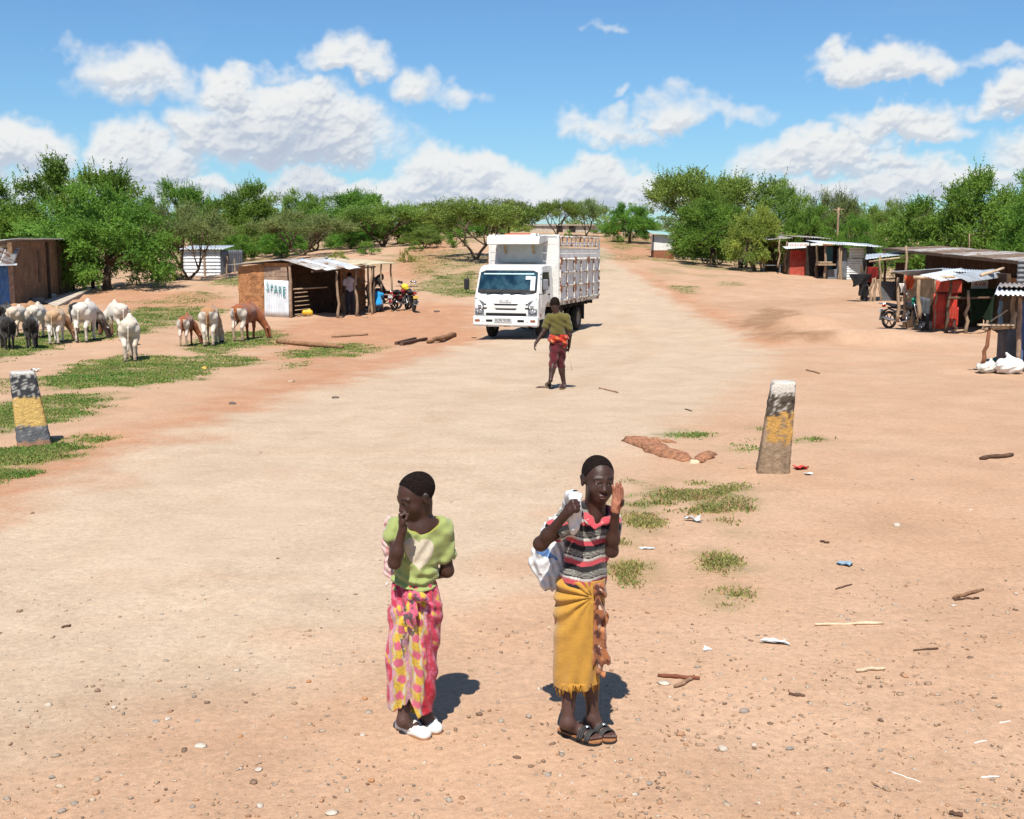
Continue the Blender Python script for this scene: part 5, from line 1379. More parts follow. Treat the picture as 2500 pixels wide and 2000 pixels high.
for k, (x0, y0, x1, y1, r, m, lb) in enumerate((
    (1308, 947, 1352, 948, .012, WOODD, 'thin twig beside the feet of the walking boy'), (1463, 950, 1508, 960, .018, WOOD2, 'reddish twig on the road right of the walking boy'),
    (2090, 1640, 2160, 1635, .010, WOODP, 'thin tan straw below the long pale stick'), (1926, 1697, 1965, 1702, .009, WOODD, 'short dark stick right of the red-brown stick'),
    (2230, 1590, 2290, 1585, .006, WOODD, 'dark twig right of the long pale stick'), (2040, 1440, 2080, 1428, .006, WOODD, 'slanting dark twig above the long pale stick'),
    (2395, 1900, 2440, 1898, .005, WHITEC, 'white straw nearest the lower right corner'), (2378, 1816, 2410, 1810, .004, WHITEC, 'white straw above the lower corner one'), (2440, 1766, 2468, 1762, .004, WHITEC, 'white straw close to the right edge'),
    (2318, 1988, 2350, 1994, .010, WOODD, 'dark twig at the bottom edge'), (2170, 1884, 2250, 1912, .003, WHITEC, 'bent white straw above the bottom edge'), (150, 1534, 172, 1528, .008, WOODD, 'dark twig alone on the pale road at left'),
    (2002, 1324, 2024, 1327, .010, WOODD, 'dark twig left of the blue plastic scrap'), (2328, 1463, 2400, 1442, .012, WOOD1, 'reddish bark scrap near the right edge'), (2330, 1466, 2390, 1462, .008, WOODD, 'dark bark strip under the reddish bark scrap'),
    (1672, 1000, 1690, 1005, .010, WOODD, 'dark chip behind the half-buried log'), (1968, 905, 2000, 913, .02, WOOD2, 'small branch behind the worn bollard'))):
    logthing('twig', (x0, y0), (x1, y1), r, m, lb, 'twig', SM, 6, .012 if r > .006 else .003, k + 20)
def buried_log():
    a, b_ = G(1535, 1078), G(1736, 1126); c = (a + b_) / 2
    t = thing('half_buried_log', 'half-buried reddish log split at its right end near the worn bollard', 'log', c)
    m = mat('red_earth_log', (.36, .155, .08), .97, .45, 14, 1.0, 28, dirt=(.50, .32, .20, .6))
    def lump(p0, p1, r, name, seed):
        mb = MB(); p0 = p0 - c; p1 = p1 - c; rg = random.Random(seed)
        mb.tube([p0.lerp(p1, i / 9) + Vector((0, 0, .015 + rg.uniform(-.02, .03) - .05 * abs(i / 9 - .5))) for i in range(10)], [r * (.35 + .75 * math.sin(math.pi * (.12 + .76 * i / 9)) * rg.uniform(.75, 1.15)) for i in range(10)], 9, wob=.30)
        o = mb.build(name, m, t); o.scale = (1, 1, .5)
    lump(G(1532, 1074), G(1682, 1126), .15, 'trunk', 1); lump(G(1700, 1130), G(1738, 1108), .09, 'split_end', 2); lump(G(1560, 1075), G(1650, 1082), .06, 'branch_stub', 3)
    q = G(1695, 1130); o = thing('log_stone', 'pale stone wedged at the split end of the half-buried log', 'stone', q); stone_mesh('stone', .07, 3, WOODP, o)
buried_log()
ST = {'white': mat('white_pebble', (.60, .51, .42), .9, .15, 20, .4, 60), 'grey': mat('grey_pebble', (.33, .29, .25), .9, .2, 20, .4, 60), 'orange': mat('orange_pebble', (.52, .25, .11), .9, .2, 20, .4, 60),
      'tan': mat('tan_pebble', (.47, .33, .22), .95, .2, 20, .4, 60), 'dark': mat('dark_pebble', (.16, .12, .10), .95, .2, 20, .4, 60)}
NAMED = [ # x, y, half-width px, colour, label
 (1622, 1670, 19, 'white', 'flat pale stone beside the red-brown stick'), (1765, 1830, 17, 'white', 'rough white stone below the short dark stick'), (1928, 1828, 12, 'grey', 'grey flat stone right of the rough white stone'),
 (635, 1969, 13, 'white', 'round cream pebble near the bottom edge'), (810, 1986, 19, 'white', 'large flat cream pebble at the bottom edge'), (278, 1728, 10, 'white', 'white angular stone at lower left'),
 (754, 1665, 9, 'orange', 'orange stone, nearer the left of two by the patterned skirt'), (891, 1706, 9, 'orange', 'orange stone just left of the patterned skirt hem'), (907, 1907, 10, 'orange', 'orange-tan pebble near the bottom below the white shoes'), (884, 1796, 10, 'white', 'white round pebble left of the white shoes'),
 (588, 1799, 9, 'orange', 'red-brown pebble in the lower left foreground'), (490, 1823, 20, 'white', 'flat half-sunk pale stone at lower left'), (632, 1880, 14, 'white', 'small pale flat stone below the flat half-sunk one'),
 (127, 1898, 9, 'grey', 'grey round pebble near the lower left corner'), (410, 1756, 12, 'white', 'pale flat stone in the left foreground'), (380, 1763, 12, 'grey', 'grey flat stone in the left foreground'), (483, 1762, 11, 'grey', 'second grey flat stone in the left foreground'),
 (2190, 1284, 14, 'white', 'pale lump of stone in the darker patch at right'), (2369, 1246, 6, 'white', 'small white stone right of the darker patch'), (568, 987, 11, 'dark', 'dark lump on the left edge of the road'), (820, 972, 12, 'dark', 'dark flat block with yellow top on the road edge'), (711, 932, 12, 'tan', 'reddish clod above the dark flat block'),
 (1066, 762, 9, 'dark', 'dark stone alone right of the motorcycles'), (945, 755, 14, 'tan', 'large stone at the foot of the shed post behind the blue shirt'), (892, 775, 7, 'tan', 'pale stone before the mud shed veranda'), (966, 762, 6, 'tan', 'small tan stone by the parked motorcycles'),
 (1852, 1962, 8, 'white', 'white pebble at the bottom right of centre'), (1908, 1976, 7, 'orange', 'cream orange pebble at the bottom right of centre'), (2022, 1982, 8, 'grey', 'grey pebble at the bottom edge right of centre'), (1936, 1854, 6, 'dark', 'dark red pebble below the grey flat stone'),
 (2328, 1480, 9, 'white', 'white pebble left of the bark scraps'), (2480, 1450, 6, 'white', 'pale pebble at the far right by the bark scraps'), (1586, 1914, 10, 'grey', 'grey stone at the bottom below the boy sandals'), (1636, 1702, 7, 'white', 'white pebble below the broken stick'), (1670, 1697, 6, 'grey', 'bluish grey pebble below the broken stick'),
 (1812, 1144, 11, 'tan', 'small clod left of the worn bollard foot'), (1758, 1130, 6, 'tan', 'small clod right of the half-buried log'), (395, 1500, 6, 'grey', 'small grey stone on the pale road'), (500, 1475, 7, 'white', 'pale pebble on the pale road'),
]
def stones():
    for k, (x, y, r, c, lb) in enumerate(NAMED):
        g = G(x, y); ppm = FPX / (g.y * math.cos(PITCH) + CAMH * math.sin(PITCH))
        o = stone_mesh('stone', r / ppm * .85, k, ST[c], None, .5 if 'flat' not in lb else .28); o.location = g + Vector((0, 0, r / ppm * .12)); o.rotation_euler = (0, 0, k * 1.7)
        tag(o, lb, 'stone')
    # loose gravel: too many to count, one object
    rng = np.random.default_rng(21)
    bm = bmesh.new(); bmesh.ops.create_icosphere(bm, subdivisions=1, radius=1); bm.verts.index_update()
    BV_ = np.array([v.co[:] for v in bm.verts]); BF = np.array([[v.index for v in f.verts] for f in bm.faces]); bm.free()
    n = 4200
    px = rng.uniform(-150, 2306, n); py = 905 + (1745 - 905) * rng.uniform(0, 1, n) ** .62
    dens = np.where((py > 1230), 1.0, .45) * np.where((px < 800) & (py < 1250), .45, 1) * np.where((px > 1250) & (py > 1100), 1.25, 1)
    keep = rng.uniform(0, 1.25, n) < dens; px, py = px[keep], py[keep]; P = GN(px, py); n = len(P)
    r = np.exp(rng.normal(math.log(.0062), .50, n)).clip(.003, .022)
    pal = np.array([[.52, .43, .34], [.34, .28, .23], [.42, .24, .14], [.43, .29, .19], [.25, .16, .11], [.48, .37, .27]]); pc = pal[rng.choice(6, n, p=[.12, .12, .14, .36, .10, .16])] * rng.uniform(.8, 1.15, n)[:, None]
    z = H(P[:, 0], P[:, 1])
    A = rng.uniform(0, 6.28, n); sc = np.stack([r * rng.uniform(.8, 1.6, n), r * rng.uniform(.7, 1.1, n), r * rng.uniform(.4, .8, n)], 1)
    jit = 1 + rng.normal(0, .16, (n, len(BV_), 1)); L = BV_[None] * jit * sc[:, None, :]
    ca, sa = np.cos(A)[:, None], np.sin(A)[:, None]
    W = np.stack([L[..., 0] * ca - L[..., 1] * sa + P[:, 0, None], L[..., 0] * sa + L[..., 1] * ca + P[:, 1, None], L[..., 2] + (z + r * .08)[:, None]], -1)
    Q = (BF[None] + (np.arange(n) * len(BV_))[:, None, None]).reshape(-1, 3)
    me = npmesh('gravel', W.reshape(-1, 3), Q, True, np.repeat(pc, len(BV_), 0))
    tag(link('gravel', me, attr_mat('gravel_stone', .95, .3, 80, .12, 40)), 'loose gravel strewn over the foreground dirt', 'gravel', kind='stuff')
    # dry leaf and straw litter
    n = 800; px = rng.uniform(1150, 2306, n); py = 880 + (1745 - 880) * rng.uniform(0, 1, n) ** .6; P = GN(px, py); z = H(P[:, 0], P[:, 1])
    A = rng.uniform(0, 6.28, n); ln = rng.uniform(.005, .022, n); w = rng.uniform(.002, .005, n); VV = np.zeros((n, 6, 3)); 
    d = np.stack([np.cos(A), np.sin(A)], 1); q = np.stack([-d[:, 1], d[:, 0]], 1)
    for i, (u, v, h) in enumerate(((-1, 0, .002), (0, -1, .004), (0, 1, .004), (1, 0, .003), (0, 0, .009), (0, 0, .001))):
        VV[:, i, :2] = P + d * (ln * u)[:, None] + q * (w * v)[:, None]; VV[:, i, 2] = z + h
    f = np.array([(0, 1, 4), (1, 3, 4), (3, 2, 4), (2, 0, 4)]); Q = (f[None] + (np.arange(n) * 6)[:, None, None]).reshape(-1, 3)
    pal = np.array([[.30, .17, .09], [.20, .12, .07], [.50, .36, .22], [.40, .22, .12]]); c = np.repeat(pal[rng.choice(4, n)], 6, 0)
    tag(link('leaf_litter', npmesh('leaf_litter', VV.reshape(-1, 3), Q, False, c), attr_mat('gravel_stone')), 'dry leaf scraps and straw bits strewn on the dirt at right', 'litter', kind='stuff')
stones()
def scrap(name, px, py, w, d, m, label, seed, lift=.03, rz=0):
    """crumpled sheet of litter"""
    g = G(px, py); ppm = FPX / (g.y * math.cos(PITCH) + CAMH * math.sin(PITCH)); w /= ppm
    def f(u, v, s): 
        x, y = (u - .5) * w, (v - .5) * d; e = mnoise.noise(Vector((x * 22, y * 22, seed))) * lift
        x *= 1 + .25 * math.sin(5 * v + seed); y *= 1 + .3 * math.sin(4 * u + seed * 2)
        return Vector((x, y, lift * .6 + e * .8 + s))
    V1, F1 = grid_surface(lambda u, v: f(u, v, .003), 12, 9); V2, F2 = grid_surface(lambda u, v: f(u, v, -.003), 12, 9); o = len(V1)
    ob = MB().add(V1 + V2, F1 + [tuple(i + o for i in reversed(q)) for q in F2], True).build(name, m); ob.location = g; ob.rotation_euler = (0, 0, rz); tag(ob, label, 'litter', 'litter on the dirt'); return ob
WPL = mat('white_plastic', (.78, .77, .74), .5, .08, 8, .3, 20, spec=.4, dirt=(.5, .42, .33, .3))
scrap('plastic_scrap', 1893, 1570, 56, .07, WPL, 'crumpled white plastic scrap at lower right', 1, .03, -.3)
scrap('crushed_bottle', 1692, 1273, 42, .07, mat('clear_plastic', (.60, .62, .62), .35, .1, 8, .3, 20, spec=.5), 'crushed clear plastic bottle below the grass patch', 2, .05, -.3)
scrap('red_packet', 1955, 1146, 32, .14, mat('red_packet', (.70, .08, .06), .5, .1, 8, .3, 20), 'bright red packet at the foot of the worn bollard', 3, .04, -.2)
scrap('paper_scrap', 1975, 1159, 18, .06, WPL, 'small white paper scrap beside the bright red packet', 4, .02)
scrap('plastic_scrap', 2062, 1380, 32, .09, mat('blue_plastic', (.30, .42, .52), .5, .1, 8, .3, 20), 'pale blue plastic scrap at right', 5, .03, -.3)
scrap('paper_scrap', 1580, 1340, 32, .06, WPL, 'thin white plastic strip right of the boy elbow', 6, .012)
scrap('paper_scrap', 1727, 1586, 18, .05, WPL, 'pair of tiny white scraps left of the crumpled plastic', 7, .012)
scrap('plastic_scrap', 60 * S_ + 15, 906, 20, .2, WPL, 'white plastic scrap on the grass between two black cattle', 8, .06)
scrap('paper_scrap', 500, 901, 12, .15, mat('yellow_plastic', (.72, .48, .10), .5, .1), 'small yellow litter beside the grass below the cream cow', 9, .05)
def sack(name, px, py, w, h, m, label, seed, d=None):
    g = G(px, py); ppm = FPX / (g.y * math.cos(PITCH) + CAMH * math.sin(PITCH)); w /= ppm; h /= ppm; d = d or w * .7
    t = thing(name, label, 'bag', g, 0, 'stuffed plastic bags by the sheds')
    S = SDF((-w, -d, -.1), (w, d, h * 1.4), max(.012, w / 36)); rg = random.Random(seed)
    S.ell((0, 0, h * .38), (w * .48, d * .42, h * .40), None, .0)
    for k in range(5): S.ell((rg.uniform(-.3, .3) * w, rg.uniform(-.25, .25) * d, h * rg.uniform(.2, .55)), (w * .2, d * .2, h * .24), None, .04)
    S.cap((rg.uniform(-.2, .1) * w, 0, h * .6), (rg.uniform(-.25, .1) * w, 0, h * 1.0), w * .13, w * .03, .06)
    X, Y, Z = S.grid(); S.D = S.D + (.012 * w * 2 * np.sin(X * 15 / w + 3 * np.sin(Z * 6 / h + seed)) * np.sin(Z * 9 / h + 2 * np.sin(Y * 6 / d))).astype(np.float32)
    S.plane((0, 0, -.01), (0, 0, -1))
    link('sack', S.mesh('sack'), m, t)
sack('plastic_bag', 2466, 913, 72, 52, WPL, 'large white stuffed plastic bag at the foot of the edge stall', 1)
sack('plastic_bag', 2412, 911, 58, 36, mat('printed_plastic', (.66, .65, .58), .5, .3, 14, .3, 20, dirt=(.15, .13, .12, .7)), 'dirty white printed plastic bag left of the large white bag', 2)
sack('plastic_bag', 2436, 892, 34, 24, TEALC, 'turquoise plastic bag behind the two white bags', 3)
sack('plastic_bag', 2259, 806, 40, 30, WPL, 'white plastic bag on the ground at the red shed corner', 4)

# ================================================================== TRUCK
def truck():
    th = R(17.5); g = G(1236, 830)
    # local frame: x forward, y to the truck's left, z up; origin on the ground under the front bumper
    root = thing('truck', 'white cab-over cargo truck with rusty caged sides driving towards the camera', 'truck', g, -math.pi / 2 - th)
    root.location = (g.x, g.y, g.z); root.scale = (.975, .975, .975)
    WP = mat('truck_white', (.80, .80, .78), .35, .05, 2, .03, 30, spec=.5, coat=.3, dirt=(.62, .52, .42, .25))
    WB = mat('body_white', (.74, .73, .70), .5, .08, 2, .08, 20, rust=.14, rustc=(.42, .24, .13), dirt=(.55, .46, .38, .35))
    PANEL = mat('panel_grey_white', (.92, .89, .85), .6, .12, 3, .10, 20, rust=.10, rustc=(.36, .22, .13), dirt=(.46, .38, .32, .4))
    RUSTY = mat('rusty_white_frame', (.84, .79, .70), .75, .15, 7, .25, 40, rust=.58, rustc=(.22, .085, .035))
    BLK = mat('black_plastic', (.022, .022, .024), .55, .2, 10, .1, 40); DK = mat('grille_dark', (.012, .010, .010), .6, .2, 10)
    TYR = mat('tyre_rubber', (.028, .026, .024), .9, .25, 12, .4, 50, dirt=(.16, .11, .07, .5)); CHS = mat('chassis_black', (.025, .02, .018), .85, .3, 6, .3, 20, dirt=(.12, .08, .05, .5))
    GL = bpy.data.materials.get('windscreen') or bpy.data.materials.new('windscreen'); GL.use_nodes = True
    p = GL.node_tree.nodes['Principled BSDF']; p.inputs['Base Color'].default_value = (.008, .035, .055, 1); p.inputs['Roughness'].default_value = .04; p.inputs['Specular IOR Level'].default_value = .75; p.inputs['Alpha'].default_value = .93
    gb = NB(GL.node_tree); gn = gb.noise(gb.n('ShaderNodeTexCoord').outputs['Object'], 2.2, 4, .6); gb.put(p.inputs['Base Color'], gb.mix(gb.mr(gn.outputs[0], .40, .66), (.004, .018, .032, 1), (.030, .075, .10, 1)))  # noise in the base colour stands in for clouds reflected in the glass
    LAMP = mat('headlamp_lens', (.15, .155, .17), .30, .6, 16, .5, 40, metal=0, spec=.5); CHR = mat('chrome', (.70, .70, .70), .2, .1, 8, 0, 40, metal=.9)
    AMB = mat('rust_lamp', (.30, .09, .04), .5, .2, 8); GREYM = mat('mirror_grey', (.20, .20, .22), .5, .2, 8, .1)
    W = 1.015
    # ---- cab shell: side profile (x, z) swept across with rounded flanks
    prof = [(0.0, .62), (.03, .80), (.045, 1.02), (.03, 1.22), (-.03, 1.36), (-.12, 1.52), (-.33, 2.06), (-.40, 2.16), (-.55, 2.235), (-1.0, 2.27), (-1.55, 2.255), (-1.66, 2.18), (-1.68, 1.2), (-1.68, .95), (-1.50, .95), (-1.36, 1.08), (-1.10, 1.13), (-.86, 1.06), (-.72, .88), (-.66, .62)]
    cx, cz = -.8, 1.4
    def station(y, s, top): return [Vector((cx + (x - cx) * s, y * (1 - .045 * max(0, z - 1.35) / .9), cz + (z - cz) * (s if z > 1.4 else 1))) for x, z in prof]
    st = []
    for y, s in ((-W, .955), (-W + .015, .975), (-W + .05, .99), (-W + .11, 1), (0, 1.0), (W - .11, 1), (W - .05, .99), (W - .015, .975), (W, .955)):
        q = station(y, s, 0)
        st.append(q)
    V = [v for q in st for v in q]; n = len(prof); F = []
    for j in range(len(st) - 1):
        for i in range(n): F.append((j * n + i, j * n + (i + 1) % n, (j + 1) * n + (i + 1) % n, (j + 1) * n + i))
    F.append(tuple(range(n))); F.append(tuple((len(st) - 1) * n + i for i in reversed(range(n))))
    cab = MB().add(V, F, False).build('cab', WP, root)
    bm = bmesh.new(); bm.from_mesh(cab.data); bmesh.ops.triangulate(bm, faces=[f for f in bm.faces if len(f.verts) > 4]); bmesh.ops.recalc_face_normals(bm, faces=bm.faces); bm.to_mesh(cab.data); bm.free()
    # ---- windscreen lies on the sloped front, 6 mm proud
    def ws(u, v, o=.008):     # u -1..1 across, v 0..1 up the slope
        x0, z0, x1, z1 = -.075, 1.43, -.345, 2.075; x = x0 + (x1 - x0) * v; z = z0 + (z1 - z0) * v
        bow = .05 * (1 - u * u) * 0
        nx, nz = .93, .36
        x += .030 * math.sin(math.pi * min(1, max(0, v)))
        return Vector((x + nx * o + .0, u * (W - .10 - .03 * v), z + nz * o))
    def wspanel(name, u0, u1, v0, v1, m, par, o=.008, rnd=.0, nn=14):
        pts = []
        for i in range(nn): pass
        us = [u0 + (u1 - u0) * i / 12 for i in range(13)]
        Vv = []; Ff = []
        for i, u in enumerate(us):
            e = min(abs(u - u0), abs(u1 - u)) / max(1e-6, abs(u1 - u0)); sh = rnd * max(0, 1 - e / .05) ** 2 if rnd else 0
            Vv += [ws(u, v0 + sh, o), ws(u, v1 - sh, o), ws(u, v1 - sh, o - .006), ws(u, v0 + sh, o - .006)]
        for i in range(12):
            a, b_ = i * 4, (i + 1) * 4
            for k in range(4): Ff.append((a + k, b_ + k, b_ + (k + 1) % 4, a + (k + 1) % 4))
        Ff += [(0, 1, 2, 3), (48, 51, 50, 49)]
        return MB().add(Vv, Ff).build(name, m, par)
    wspanel('windscreen_seal', -1.03, 1.03, -.10, 1.03, BLK, root, .012, .10)
    wind = wspanel('windscreen', -1.0, 1.0, -.02, .98, GL, root, .019, .10)
    wspanel('dashboard', -.97, .97, .0, .13, mat('dash_dark', (.035, .028, .026), .5, .3, 8), wind, .022)
    wspanel('sun_strip', -.90, .90, .83, .88, mat('sticker_pale_blue', (.52, .70, .76), .4, .08, 4, 0), wind, .025)
    wspanel('sticker', .80, .96, .10, .74, mat('sticker_white', (.74, .78, .76), .5, .1, 6, 0), wind, .025); wspanel('sticker', .62, .80, .60, .76, mat('sticker_white', (.74, .78, .76)), wind, .024)
    for y0, y1 in ((-.62, -.10), (.12, .60)):
        MB().beam(ws(y0 / .9, -.10, .03), ws((y0 + .22) / .9, -.02, .04), .025, .02).beam(ws((y0 + .22) / .9, -.03, .04), ws(y1 / .9, -.07, .045), .02, .02).build('wiper', BLK, root)
    # ---- front panel details
    fx = lambda z: float(np.interp(z, [.62, .80, 1.02, 1.22, 1.36, 1.52], [0.0, .03, .045, .03, -.03, -.12]))
    def fbox(name, y0, y1, z0, z1, m, par=None, d=.03, o=.006, bev=.0, slant=0):
        x = fx((z0 + z1) / 2); V = []
        for xx in (x + o, x - d):
            V += [(xx, y0 + slant, z0), (xx, y1 - slant, z0), (xx + (fx(z1) - fx(z0)), y1, z1), (xx + (fx(z1) - fx(z0)), y0, z1)]
        return MB().add(V, [(0, 1, 2, 3), (7, 6, 5, 4), (0, 4, 5, 1), (1, 5, 6, 2), (2, 6, 7, 3), (3, 7, 4, 0)]).build(name, m, par or root)
    fbox('grille_slot', -.40, .40, 1.045, 1.095, DK, slant=.06); fbox('grille_slot', -.35, .35, .915, .960, DK, slant=.05)
    for sy in (-1, 1):
        for z, w in ((1.05, .09), (.935, .12)): fbox('grille_slot', sy * .66 - w / 2, sy * .66 + w / 2, z, z + .045, DK, slant=.02)
    fbox('lower_grille', -.64, .64, .735, .815, DK, o=.004); fbox('grille_line', -.97, .97, .725, .742, DK, o=.008)
    for sy in (-1, 1):
        # tall swept headlamp: polygon wrapped to the corner
        pts = [(.70, .76), (.70, 1.13), (.985, 1.28), (.985, .76)]
        V = [(fx(z) + .018 - (.008 if y > .9 else 0), sy * y, z) for y, z in pts] + [(fx(z) - .10, sy * y, z) for y, z in pts]
        L = MB().add(V, [(0, 1, 2, 3), (7, 6, 5, 4), (0, 4, 5, 1), (1, 5, 6, 2), (2, 6, 7, 3), (3, 7, 4, 0)]).build('headlight', LAMP, root)
        for z, r in ((.86, .055), (1.02, .05)):
            MB().lathe([(0, .0), (r * .5, .008), (r, .022), (r, -.02)], 14, Matrix(((0, 0, 1), (1, 0, 0), (0, 1, 0))), (fx(z) + .016, sy * .83, z)).build('reflector', CHR, L)
        MB().box((fx(.93) + .018, sy * .845, .94), (.012, .27, .014)).build('divider', BLK, L)
    T = lambda x, y, z: Matrix.Translation((x, y, z)) @ Matrix(((0, 0, 1), (1, 0, 0), (0, 1, 0))).to_4x4()
    text_mesh('badge', 'ISUZU', .125, T(fx(1.17) + .004, -.02, 1.165) @ Matrix.Rotation(-.14, 4, 'X') @ Matrix.Diagonal((1.15, 1, 1, 1)), mat('badge_grey', (.24, .24, .25), .5, .1), root, .006)
    text_mesh('model_badge', 'NPR66P', .055, T(-.015, .60, 1.405) @ Matrix.Rotation(-.5, 4, 'X') @ Matrix.Diagonal((1.3, 1, 1, 1)), mat('badge_dark', (.14, .14, .15), .4, .1), root, .004)
    # ---- bumper
    bump = MB().box((.03, 0, .58), (.22, 2.06, .29), None, .035).build('bumper', WP, root)
    MB().box((.02, 0, .425), (.18, 2.0, .03)).build('bumper_lip', RUSTY, bump)
    for y, w, m in ((-.88, .16, AMB), (.88, .16, AMB), (-.50, .21, DK), (.50, .21, DK)): MB().box((.135, y, .585), (.02, w, .075), None, .008).build('bumper_lamp' if m is AMB else 'bumper_opening', m, bump)
    for y in (-.70, .70): MB().lathe([(0, .004), (.03, .004), (.034, 0)], 12, Matrix(((0, 0, 1), (1, 0, 0), (0, 1, 0))), (.142, y, .575)).build('fog_lamp', WB, bump)
    pl = MB().box((.150, -.06, .60), (.016, .56, .135), None, .006).build('number_plate', mat('plate_white', (.62, .62, .60), .5, .06), bump)
    text_mesh('plate_text', 'KDR 933B', .105, T(.160, -.06, .602) @ Matrix.Diagonal((1.05, 1.15, 1, 1)), BLK, pl, .002)
    # ---- doors, side windows, handles, mirrors
    for sy in (-1, 1):
        yo = sy * (W + .006)
        def side(poly, m, name, par, d=.02, o=0.0):
            f = lambda a, b_, dd: Vector((a, (yo + sy * (o + dd)) * (1 - .045 * max(0, b_ - 1.35) / .9), b_))
            mb = MB().prism(poly, -d, 0.006, f); return mb.build(name, m, par)
        door = side([(-.30, .92), (-.26, 1.40), (-.44, 2.06), (-.52, 2.12), (-1.30, 2.12), (-1.34, 1.2), (-1.15, 1.17), (-.90, 1.12), (-.66, .92)], WP, 'door', root)
        side([(-.36, 1.50), (-.52, 2.03), (-1.22, 2.04), (-1.26, 1.62), (-.75, 1.56), (-.52, 1.36)], mat('side_glass', (.012, .012, .010), .12, .2, 6, 0, 40, spec=.6), 'door_window', door, .01, .004)
        side([(-1.02, 1.33), (-1.02, 1.37), (-1.22, 1.37), (-1.22, 1.33)], BLK, 'door_handle', door, .01, .012)
        side([(-.20, .70), (-.20, .80), (-.28, .80), (-.28, .70)], AMB, 'side_lamp', root, .01, .004)
        a = (-.05, sy * 1.0, 1.38); b_ = (.06, sy * 1.24, 1.42); MB().tube([a, b_, (.06, sy * 1.27, 1.75)], .013, 6).build('mirror_arm', BLK, root)
        MB().tube([(-.32, sy * .98, 1.98), (.0, sy * 1.22, 1.97), (.06, sy * 1.26, 1.72)], .012, 6).build('mirror_arm', BLK, root)
        MB().box((.05, sy * 1.25, 1.68), (.07, .17, .33), None, .03).build('mirror', GREYM if sy > 0 else BLK, root)
    # ---- chassis and wheels
    MB().box((-3.4, .36, .72), (6.2, .07, .2)).box((-3.4, -.36, .72), (6.2, .07, .2)).box((-1.1, 0, .55), (1.5, .9, .3)).build('chassis', CHS, root)
    MB().box((-1.1, 0, .50), (.12, 1.7, .12)).box((-4.9, 0, .45), (.14, 1.7, .14)).lathe([(0, -.2), (.2, -.14), (.22, 0), (.2, .14), (0, .2)], 12, None, (-4.9, 0, .45)).build('axle', CHS, root)
    MB().box((-2.55, .78, .68), (.95, .40, .42), None, .06).build('fuel_tank', CHS, root); MB().box((-2.5, -.78, .68), (.8, .40, .36), None, .04).build('battery_box', CHS, root)
    def wheel(x, y, w):
        sgn = 1 if y > 0 else -1; M = Matrix(((1, 0, 0), (0, 0, 1), (0, -1, 0)))
        wh = bpy.data.objects.new('wheel', None); col.objects.link(wh); wh.parent = root; wh.location = (x, y, .40)
        MB().lathe([(.22, -w / 2 + .02), (.34, -w / 2), (.385, -w / 2 + .025), (.40, -w * .25), (.40, w * .25), (.385, w / 2 - .025), (.34, w / 2), (.22, w / 2 - .02)], 28, M).build('tyre', TYR, wh)
        MB().lathe([(0, sgn * w * .18), (.08, sgn * w * .22), (.09, sgn * w * .05), (.18, sgn * w * .0), (.225, sgn * w * .42), (.235, sgn * w * .42), (.22, -sgn * w * .3)], 24, M).build('rim', mat('rim_dirty', (.35, .30, .25), .7, .2), wh)
    for y in (-.80, .80): wheel(-1.10, y, .22)
    for y in (-.92, -.66, .66, .92): wheel(-4.9, y, .22)
    for sy in (-1, 1): MB().box((-5.55, sy * .8, .62), (.03, .5, .55)).build('mud_flap', BLK, root)
    # ---- cargo body
    x0, x1, yb, zf, zt = -1.80, -7.35, 1.15, 1.10, 3.12
    MB().box(((x0 + x1) / 2, 0, zf - .06), (x0 - x1, 2 * yb, .12)).build('floor', RUSTY, root)
    for k in range(7): MB().box((x0 - .4 - k * .72, 0, zf - .19), (.08, 2 * yb - .1, .12)).build('cross_beam', CHS, root)
    # bulkhead of ribbed boards
    for k in range(8):
        z0 = zf + k * (zt - zf) / 8; MB().box((x0 - .03, 0, z0 + (zt - zf) / 16), (.05, 2 * yb, (zt - zf) / 8 - .012), None, .008).build('bulkhead_board', WB, root)
    for sy in (-1, 1): MB().box((x0 - .02, sy * (yb - .03), (zf + zt) / 2), (.09, .07, zt - zf + .05), None, .01).build('corner_post', WB, root)
    MB().box((x0 - .03, 0, zt + .03), (.09, 2 * yb + .04, .07), None, .015).build('bulkhead_rail', WB, root)
    # overhead carrier above the cab: visor box, stays and grey rear panel
    MB().box((x0 + .16, -.05, 2.63), (.03, 1.46, .62)).build('carrier_panel', mat('carrier_grey', (.55, .56, .54), .6, .1, 3, .1, 20, rust=.1, rustc=(.45, .33, .2)), root)
    V = []
    for y in (-.88, .80): V += [(x0 + .06, y, 3.15), (x0 + .95, y, 3.13), (x0 + 1.02, y, 2.90), (x0 + .95, y, 2.88), (x0 + .20, y, 2.98), (x0 + .06, y, 3.0)]
    F = [tuple(range(6)), tuple(range(11, 5, -1))] + [(i, (i + 1) % 6, 6 + (i + 1) % 6, 6 + i) for i in range(6)]
    MB().add(V, F).build('carrier_visor', WB, root)
    for y in (-.52, .40): MB().beam((x0 + .10, y, 2.55), (x0 + .30, y, 2.70), .05, .04).beam((x0 + .30, y, 2.70), (x0 + .28, y, 2.98), .05, .04).build('carrier_stay', mat('ochre_stay', (.50, .36, .18), .8, .2), root)
    for y in (-.82, .62): MB().box((x0 + .5, y, 3.17), (.14, .10, .08), None, .02).build('carrier_bracket', RUSTY, root)
    MB().box((x0 + .55, .55, 3.20), (.5, .16, .04)).build('carrier_lid', WB, root)
    # sides: three hinged lower bays of sheet with a welded grid, top boards, open upper cage
    L = x0 - x1; bays = 3; zl = 2.42
